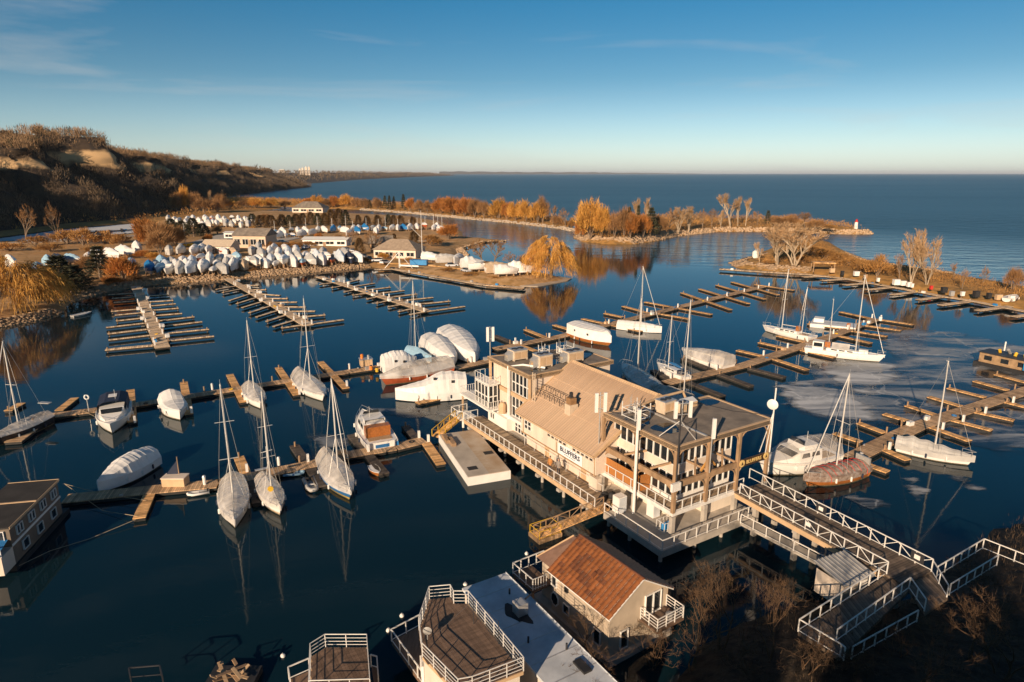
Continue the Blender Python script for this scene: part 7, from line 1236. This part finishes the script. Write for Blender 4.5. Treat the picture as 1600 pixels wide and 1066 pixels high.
for i, (x, y) in enumerate(cars):
    t = thing('parked_car', f'{ordn(i + 1)} parked car counting from the left in the lot below the bluffs', 'car', at(x, y, 1.6), R(70 + random.uniform(-6, 6)), 'cars parked below the bluffs'); t.location.z = gz(t.location.x, t.location.y); link('body', carb, t); link('cabin', cg, t)
    for a, b_ in ((-1.3, 0), (1.3, 0), (-1.3, 1.6), (1.3, 1.6)): link('wheel', cw, t, (a, b_, 0))
YC = [(345, 379), (358, 377), (372, 379), (385, 376), (330, 383), (318, 388), (412, 379), (425, 377), (438, 379), (452, 382), (466, 384), (478, 388), (540, 391), (552, 393), (566, 402), (578, 405), (590, 408), (602, 411), (545, 402), (528, 396), (680, 404), (706, 416), (728, 424)]
for i, (x, y) in enumerate(YC):
    t = thing('parked_car', f'{ordn(i + 1)} vehicle from the left on the open ground of the boat yard', 'car', at(x, y, 1.8), R(random.uniform(0, 180)), 'vehicles in the boat yard'); t.location.z = max(1.6, gz(t.location.x, t.location.y)); link('body', carb, t); link('cabin', cg, t)
    for a, b_ in ((-1.3, 0), (1.3, 0), (-1.3, 1.6), (1.3, 1.6)): link('wheel', cw, t, (a, b_, 0))
# apartment towers on the far bluff and far skyline
for i, (px, w_5, h_5) in enumerate(((489.5, 8, 30), (493.5, 8, 38), (498.5, 11, 42), (503, 9, 44), (463, 30, 18))):
    Y_ = 3300; X_ = (px - 800) / F * (Y_ / CS * 1.0); t = thing('apartment_tower', f'{ordn(i + 1)} pale apartment tower from the left on the distant bluff' if i < 4 else 'low wide pale apartment block left of the distant towers', 'building', (X_, Y_, 36), .2, 'distant apartment towers'); MB().box(-w_5 / 2, w_5 / 2, -8, 8, -25, h_5 * .6).build('wall', CREAM, t); MB().box(-w_5 / 2 + 3, w_5 / 2 - 3, -6, 6, h_5 * .6 + .05, h_5 * .6 + 4).build('roof_plant', BEIGE, t)
    for k in range(3): MB().box(-w_5 / 2 + 1.5, w_5 / 2 - 1.5, -8.3, -8.02, -4 + k * 6, -1 + k * 6).build('window_band', GLASS, t)
# ------------------------------------------------------------------ trees placed one by one
T = tree
T('willow', 861, 436, 370, 76, 'large golden weeping willow on the tip of the willow point'); T('willow', 30, 488, 398, 130, 'huge golden willow drooping over the left shore', seed=5); T('willow', -50, 470, 400, 90, 'second golden willow cut by the left edge')
T('pine', 98, 462, 400, 62, 'dark pine right behind the left willow'); T('pine', 122, 455, 415, 40, 'smaller dark pine right of the dark pine'); T('spruce', 158, 436, 385, 42, 'bronze spruce standing before the left covered boats'); T('rust', 195, 440, 400, 40, 'brown tree at the left end of the front row'); T('brown', 140, 432, 398, 40, 'brown bare tree between spruce and pine')
T('bare', 40, 378, 320, 30, 'pale forked bare tree by the lagoon, left one of two'); T('bare', 90, 378, 316, 20, 'pale tall bare tree by the lagoon, right one of two')
for i, (x, y, tp, w_) in enumerate(((55, 385, 368, 40), (105, 382, 358, 44), (130, 383, 355, 40), (165, 381, 360, 36), (190, 386, 364, 30), (15, 392, 378, 50), (80, 394, 380, 44), (150, 396, 383, 40))): T('brush', x, y, tp, w_, f'{ordn(i + 1)} dry shrub along the lagoon path', 'shrubs by the lagoon')
for i, (x, y, tp, w_, k) in enumerate(((232, 388, 340, 40, 'rust'), (255, 390, 345, 44, 'brown'), (275, 386, 352, 36, 'brown'), (250, 398, 360, 40, 'brown'), (268, 362, 342, 26, 'pine'), (285, 366, 345, 24, 'pine'), (303, 370, 341, 28, 'pine'), (318, 368, 349, 22, 'pine'))): T(k, x, y, tp, w_, f'{ordn(i + 1)} tree in the clump at the left of the yard road', 'clump left of the yard road')
ced = [(395, 352, 334, 20), (408, 354, 336, 18), (424, 358, 336, 20), (441, 356, 335, 16), (452, 353, 336, 16), (463, 352, 334, 16), (474, 352, 333, 14), (486, 352, 331, 14), (497, 353, 333, 16), (508, 353, 333, 14), (518, 353, 327, 16), (530, 353, 326, 18), (541, 353, 328, 16), (560, 354, 336, 12), (574, 353, 337, 12), (590, 353, 336, 14), (607, 352, 335, 13), (615, 352, 336, 12), (626, 352, 336, 13), (645, 352, 339, 12)]
for i, (x, y, tp, w_) in enumerate(ced): T('cedar' if i % 4 else 'pine', x, y, tp, w_, f'{ordn(i + 1)} dark evergreen from the left in the row behind the masts', 'cedar row behind the yard')
T('cedar', 562, 398, 372, 16, 'narrow bronze cedar left of the clubhouse'); T('cedar', 647, 382, 361, 16, 'dark cedar behind the clubhouse'); T('cedar', 616, 380, 365, 9, 'slim cedar beside the hut roof'); T('bare', 580, 395, 358, 34, 'pale bare tree beside the hut'); T('bare', 549, 384, 360, 24, 'bare tree at the right end of the white shed'); T('rust', 701, 374, 350, 30, 'russet bushy tree by the cove'); T('brush', 672, 384, 366, 40, 'low russet shrub mass by the cove')
T('bare', 755, 413, 373, 34, 'leafless tree left of the pair on the willow point'); T('bare', 772, 414, 374, 34, 'leafless tree right of the pair on the willow point'); T('bare', 802, 420, 393, 24, 'small leafless tree near the big willow'); T('brown', 818, 420, 396, 18, 'scrubby small tree beside the big willow')
for i, (x, y, tp, w_, k) in enumerate(((222, 404, 391, 22, 'rust'), (238, 406, 394, 20, 'gold'), (325, 378, 366, 16, 'rust'), (340, 366, 352, 16, 'brown'), (420, 387, 377, 24, 'brush'), (440, 387, 378, 26, 'brush'), (460, 386, 377, 26, 'brush'), (480, 385, 377, 24, 'brush'), (498, 378, 364, 14, 'rust'), (530, 382, 366, 18, 'brown'), (572, 412, 402, 20, 'brush'), (600, 404, 395, 18, 'gold'), (640, 410, 402, 20, 'brush'), (700, 424, 417, 22, 'brush'), (735, 432, 425, 26, 'brush'), (770, 438, 431, 26, 'brush'), (805, 441, 434, 26, 'brush'), (395, 366, 354, 14, 'gold'), (415, 345, 334, 18, 'brown'), (112, 440, 424, 30, 'rust'), (175, 446, 432, 30, 'rust'), (210, 441, 428, 28, 'brown'), (75, 476, 452, 40, 'brown'))): T(k, x, y, tp, w_, f'{ordn(i + 1)} golden or brown bush scattered through the boat yard', 'bushes in the boat yard')
# outer spit
os_ = [('gold', 360, 326, 312, 26), ('brown', 383, 326, 312, 26), ('gold', 401, 326, 309, 26), ('gold', 424, 326, 309, 20), ('brown', 445, 326, 313, 22), ('rust', 481, 326, 309, 18), ('gold', 497, 326, 305, 22), ('brown', 512, 327, 310, 20), ('rust', 524, 327, 306, 18), ('gold', 541, 327, 304, 22), ('brown', 557, 328, 308, 18), ('brown', 570, 329, 309, 16), ('spruce', 578, 329, 312, 8), ('brown', 590, 330, 308, 16), ('spruce', 602, 330, 306, 8), ('spruce', 609, 330, 306, 8), ('spruce', 616, 331, 307, 7), ('spruce', 631, 332, 304, 9), ('rust', 641, 332, 309, 14), ('brown', 655, 333, 312, 16), ('brown', 668, 334, 313, 16), ('rust', 690, 337, 308, 28), ('rust', 707, 338, 307, 34), ('rust', 726, 340, 308, 32), ('brown', 742, 341, 310, 26), ('brown', 756, 342, 313, 18), ('gold', 779, 345, 310, 28), ('rust', 792, 346, 316, 22), ('gold', 806, 347, 315, 24), ('gold', 822, 348, 313, 24), ('gold', 840, 349, 314, 24), ('brown', 848, 348, 306, 20), ('bare', 864, 352, 321, 10), ('bare', 884, 355, 325, 18), ('brown', 870, 356, 336, 20), ('brush', 893, 358, 340, 20)]
NM = dict(gold='golden willow', brown='brown bare tree', rust='russet tree', spruce='dark spruce', bare='small bare tree', brush='russet shrub')
for i, (k, x, y, tp, w_) in enumerate(os_): T(k, x, y - 1, tp, w_, f'{NM[k]}, {ordn(i + 1)} plant from the left on the far outer spit', 'trees along the outer spit')
hd = [('gold', 922, 374, 313, 46), ('gold', 940, 372, 322, 26), ('rust', 912, 376, 335, 26), ('brown', 960, 372, 330, 26), ('brown', 975, 372, 323, 26), ('rust', 985, 373, 331, 26), ('spruce', 982, 370, 324, 14), ('spruce', 996, 371, 321, 10), ('poplar', 993, 366, 310, 16), ('rust', 1005, 372, 334, 28), ('pine', 1016, 371, 325, 22), ('poplar', 1014, 364, 309, 14), ('brown', 1030, 368, 336, 26), ('bare', 1045, 362, 325, 26), ('fork', 1060, 364, 324, 24), ('fork', 1077, 363, 323, 24), ('bare', 1098, 358, 326, 18), ('bare', 1112, 356, 326, 18), ('fork', 1126, 356, 328, 14), ('poplar', 1141, 354, 303, 18), ('poplar', 1153, 354, 307, 16), ('poplar', 1165, 354, 309, 16), ('bare', 1183, 353, 330, 12), ('spruce', 1199, 352, 329, 11), ('brown', 1215, 356, 338, 24), ('brown', 1233, 356, 334, 30), ('bare', 1257, 358, 331, 22), ('brown', 1275, 360, 343, 26), ('brush', 1295, 361, 350, 24)]
NM.update(poplar='tall thin bare poplar', fork='pale forked tree', pine='dark pine')
for i, (k, x, y, tp, w_) in enumerate(hd): T(k, x, y - 2, tp, w_, f'{NM[k]}, {ordn(i + 1)} plant from the left on the headland', 'trees on the headland')
# beach spit
bs = [('fork', 1216, 414, 350, 56, 'wide pale forked tree on the beach spit, left of the pair'), ('fork', 1240, 416, 348, 70, 'wide pale forked tree on the beach spit, right of the pair'), ('poplar', 1187, 411, 379, 9, 'thin white birch at the tip of the beach spit'), ('fork', 1424, 443, 360, 34, 'tall double bare tree on the right part of the beach spit'), ('fork', 1448, 444, 374, 46, 'leaning bare tree right of the tall double one'), ('bare', 1405, 441, 395, 20, 'smaller bare tree left of the tall double one'), ('brush', 1370, 432, 397, 36, 'dark round bush on the beach spit'), ('bare', 1503, 452, 420, 16, 'single bare sapling on the right part of the spit'), ('brown', 1581, 456, 417, 26, 'bare tree near the right edge on the spit'), ('bare', 1490, 438, 411, 14, 'thin sapling on the lake side of the spit'), ('bare', 1535, 445, 415, 14, 'another thin sapling near the right end of the spit')]
for a in bs: T(*a[:5], a[5], 'trees on the beach spit')
for i, (x, y, tp, w_) in enumerate(((1265, 402, 383, 36), (1290, 405, 388, 36), (1310, 410, 394, 34), (1330, 417, 402, 36), (1255, 412, 398, 30), (1345, 424, 408, 30), (1200, 414, 405, 24), (1390, 428, 415, 30))): T('brush', x, y, tp, w_, f'{ordn(i + 1)} dry bush over the hump of the beach spit', 'bushes on the beach spit')
for i, (x, y, w_) in enumerate(((270, 438, 22), (292, 437, 24), (316, 435, 22), (340, 433, 18), (375, 429, 24), (395, 427, 22), (420, 426, 24), (445, 424, 22), (470, 422, 22), (495, 419, 24), (512, 417, 20))): T('brush', x, y, y - 9, w_, f'{ordn(i + 1)} low golden bush between front-row boats and rock bank', 'bushes above the rock bank')
# trees at the foot of the bluffs
for i, (x, y, tp, k, w_) in enumerate(((181, 340, 315, 'gold', 14), (200, 338, 321, 'brown', 14), (230, 336, 313, 'poplar', 10), (262, 330, 290, 'brown', 14), (290, 330, 291, 'gold', 18), (276, 331, 300, 'brown', 20), (306, 330, 300, 'brown', 22), (328, 329, 297, 'poplar', 10), (345, 326, 303, 'brown', 22), (352, 318, 296, 'poplar', 8), (320, 333, 310, 'brown', 30), (340, 332, 310, 'brown', 26))): T(k, x, y, tp, w_, f'{ordn(i + 1)} tree from the left at the foot of the bluffs', 'trees at the foot of the bluffs')
# foreground bank
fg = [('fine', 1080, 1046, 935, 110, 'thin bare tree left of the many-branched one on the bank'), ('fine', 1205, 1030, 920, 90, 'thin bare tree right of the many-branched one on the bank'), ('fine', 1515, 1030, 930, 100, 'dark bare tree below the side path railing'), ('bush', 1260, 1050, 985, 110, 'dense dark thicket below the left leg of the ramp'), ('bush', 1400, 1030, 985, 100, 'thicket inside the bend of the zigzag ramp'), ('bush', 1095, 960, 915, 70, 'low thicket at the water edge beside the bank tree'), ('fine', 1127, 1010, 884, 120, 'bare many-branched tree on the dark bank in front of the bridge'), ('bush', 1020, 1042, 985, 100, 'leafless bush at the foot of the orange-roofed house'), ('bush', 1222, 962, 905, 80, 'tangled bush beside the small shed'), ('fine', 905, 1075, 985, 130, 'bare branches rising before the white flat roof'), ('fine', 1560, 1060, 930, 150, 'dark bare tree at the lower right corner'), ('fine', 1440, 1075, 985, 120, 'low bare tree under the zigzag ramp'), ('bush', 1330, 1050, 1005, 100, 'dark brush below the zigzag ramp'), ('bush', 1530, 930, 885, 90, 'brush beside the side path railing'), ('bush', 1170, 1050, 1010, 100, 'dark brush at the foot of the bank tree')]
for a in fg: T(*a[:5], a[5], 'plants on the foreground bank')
fl5 = [('pine', 50, 17, 15), ('pine', 57, 13, 16), ('pine', -1, 5, 15), ('pine', 3, 12, 12), ('pine', 6, 2, 15), ('fine', 10, 9, 14), ('pine', 13, 0, 16), ('pine', 18, 8, 15), ('fine', 22, 14, 12), ('pine', 25, 3, 16), ('pine', 30, 11, 14), ('fine', 34, 18, 12), ('pine', 38, 6, 16), ('pine', 43, 16, 14), ('fine', 48, 26, 12), ('pine', 52, 10, 16), ('fine', 58, 30, 12), ('pine', 60, 20, 15), ('pine', 9, -9, 17), ('pine', 20, -6, 18), ('pine', 33, -4, 18), ('pine', 46, 0, 17), ('fine', 1, 8, 13), ('pine', 15, 13, 12), ('pine', 36, 13, 13)]  # unseen trees, added behind and below the camera to shade the bank
for i, (k, x, y, h_) in enumerate(fl5): plant(k, Vector((x, y, gz(x, y))), h_, h_ * (.42 if k == 'fine' else .30), f'{ordn(i + 1)} {"bare" if k == "fine" else "dark pine"} tree of the wood on the bank nearest the viewer', 'wood on the near bank', PROTO[k][i % 2], i * 1.3)
# ------------------------------------------------------------------ masses nobody could count
def scatter(name, X, Y, Z, hmin, hmax, m, per=14, w=.25, label=None, wide=.4, cat='undergrowth'):
    n = len(X); q = np.random.default_rng(len(X)); h = q.uniform(hmin, hmax, n); c = q.normal(size=(n, per, 3)); c /= np.linalg.norm(c, axis=2, keepdims=True); c *= q.uniform(.3, 1, (n, per, 1)) ** .5
    P0 = np.stack([X[:, None] + c[..., 0] * h[:, None] * wide, Y[:, None] + c[..., 1] * h[:, None] * wide, Z[:, None] + h[:, None] * (.5 + .45 * c[..., 2])], -1).reshape(-1, 3); d = np.stack([c[..., 0] * .5, c[..., 1] * .5, np.full((n, per), 1.0)], -1) + q.normal(0, .3, (n, per, 3)); P1 = P0 + (d * h[:, None, None] * q.uniform(.15, .32, (n, per, 1))).reshape(-1, 3)
    v, f = ribbons(P0, P1, np.repeat(h * w * .12, per) * q.uniform(.6, 1.5, n * per), 0, q)
    tv, tf = ribbons(np.c_[X, Y, Z - .3], np.c_[X, Y, Z + h * .8], h * .018, 0, q); return tag(link(name, np_mesh(name, np.r_[v, tv], np.r_[f, tf + len(v)], m), None), label, cat, None, 'stuff')
def on_bluff(A, n, tlo, thi, seed, skip_sand=True):
    X_, Y_, Z_, T_, S_, sa = A; q = np.random.default_rng(seed); ok = np.argwhere((T_ >= tlo) & (T_ <= thi) & ((sa < .5) | (q.random(sa.shape) < .12) if skip_sand else True) & (Y_ > 150)); k = ok[q.integers(0, len(ok), n)]
    i, j = k[:, 0], k[:, 1]; i2 = np.minimum(i + 1, X_.shape[0] - 1); j2 = np.minimum(j + 1, X_.shape[1] - 1); u, v = q.random(n), q.random(n)
    g = lambda M_: M_[i, j] * (1 - u) * (1 - v) + M_[i2, j] * u * (1 - v) + M_[i, j2] * (1 - u) * v + M_[i2, j2] * u * v
    return g(X_), g(Y_), g(Z_)
BN = (bX, bY, bZ, bT, bS, bSand); BF = (fX, fY, fZ, fT, fS, fSand)
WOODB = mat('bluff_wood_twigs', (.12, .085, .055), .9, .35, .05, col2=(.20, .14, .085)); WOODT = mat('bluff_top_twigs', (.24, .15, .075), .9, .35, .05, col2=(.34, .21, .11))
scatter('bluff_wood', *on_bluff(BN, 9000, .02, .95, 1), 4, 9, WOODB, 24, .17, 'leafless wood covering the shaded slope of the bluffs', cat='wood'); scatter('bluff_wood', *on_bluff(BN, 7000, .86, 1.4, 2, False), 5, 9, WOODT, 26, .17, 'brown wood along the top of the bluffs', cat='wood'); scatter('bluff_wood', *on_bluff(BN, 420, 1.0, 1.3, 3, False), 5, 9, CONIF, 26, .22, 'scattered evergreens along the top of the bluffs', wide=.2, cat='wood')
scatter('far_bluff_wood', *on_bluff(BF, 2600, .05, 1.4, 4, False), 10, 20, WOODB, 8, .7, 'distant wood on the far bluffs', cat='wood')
def on_land(L, n, dmin, dmax, seed, box=None):
    q = np.random.default_rng(seed); p = np.array(L['poly']); lo, hi = (p.min(0), p.max(0)) if box is None else (np.array(box[:2]), np.array(box[2:])); X = q.uniform(lo[0], hi[0], n * 12); Y = q.uniform(lo[1], hi[1], n * 12); Z, S = hfun(L, X, Y); k = np.where((S > dmin) & (S < dmax))[0][:n]; return X[k], Y[k], Z[k]
scatter('undergrowth', *on_land(head, 2400, 4, 60, 5), 1.0, 3.4, SCRUB, 10, .35, 'dry undergrowth over the headland', .7); scatter('undergrowth', *on_land(spit, 4200, 4, 60, 6), 1.2, 4.2, SCRUB, 9, .4, 'dry undergrowth along the outer spit', .7); scatter('undergrowth', *on_land(rspit, 2600, 9, 60, 7), .5, 2.0, SCRUB, 9, .35, 'dry grass and brush along the beach spit', .8); scatter('undergrowth', *on_land(shore, 900, 3, 60, 8), 1.5, 5, SCRUB, 9, .4, 'brush between the bluffs and the lagoon', .6)
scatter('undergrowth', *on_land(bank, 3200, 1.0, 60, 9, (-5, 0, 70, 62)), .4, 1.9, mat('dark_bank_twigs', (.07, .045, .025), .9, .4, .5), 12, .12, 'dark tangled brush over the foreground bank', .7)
# ------------------------------------------------------------------ air
hm = bpy.data.materials.new('clear_air'); hm.use_nodes = True; n_ = hm.node_tree.nodes; n_.remove(n_['Principled BSDF']); pv_ = n_.new('ShaderNodeVolumePrincipled')
pv_.inputs['Color'].default_value = (.80, .88, 1, 1); pv_.inputs['Density'].default_value = 2.2e-5; hm.node_tree.links.new(pv_.outputs[0], n_['Material Output'].inputs['Volume'])
tag(MB().box(-61000, 61000, -3100, 71000, -8, 170).build('haze', hm), 'thin pale air over the lake and bluffs', 'haze', None, 'stuff')
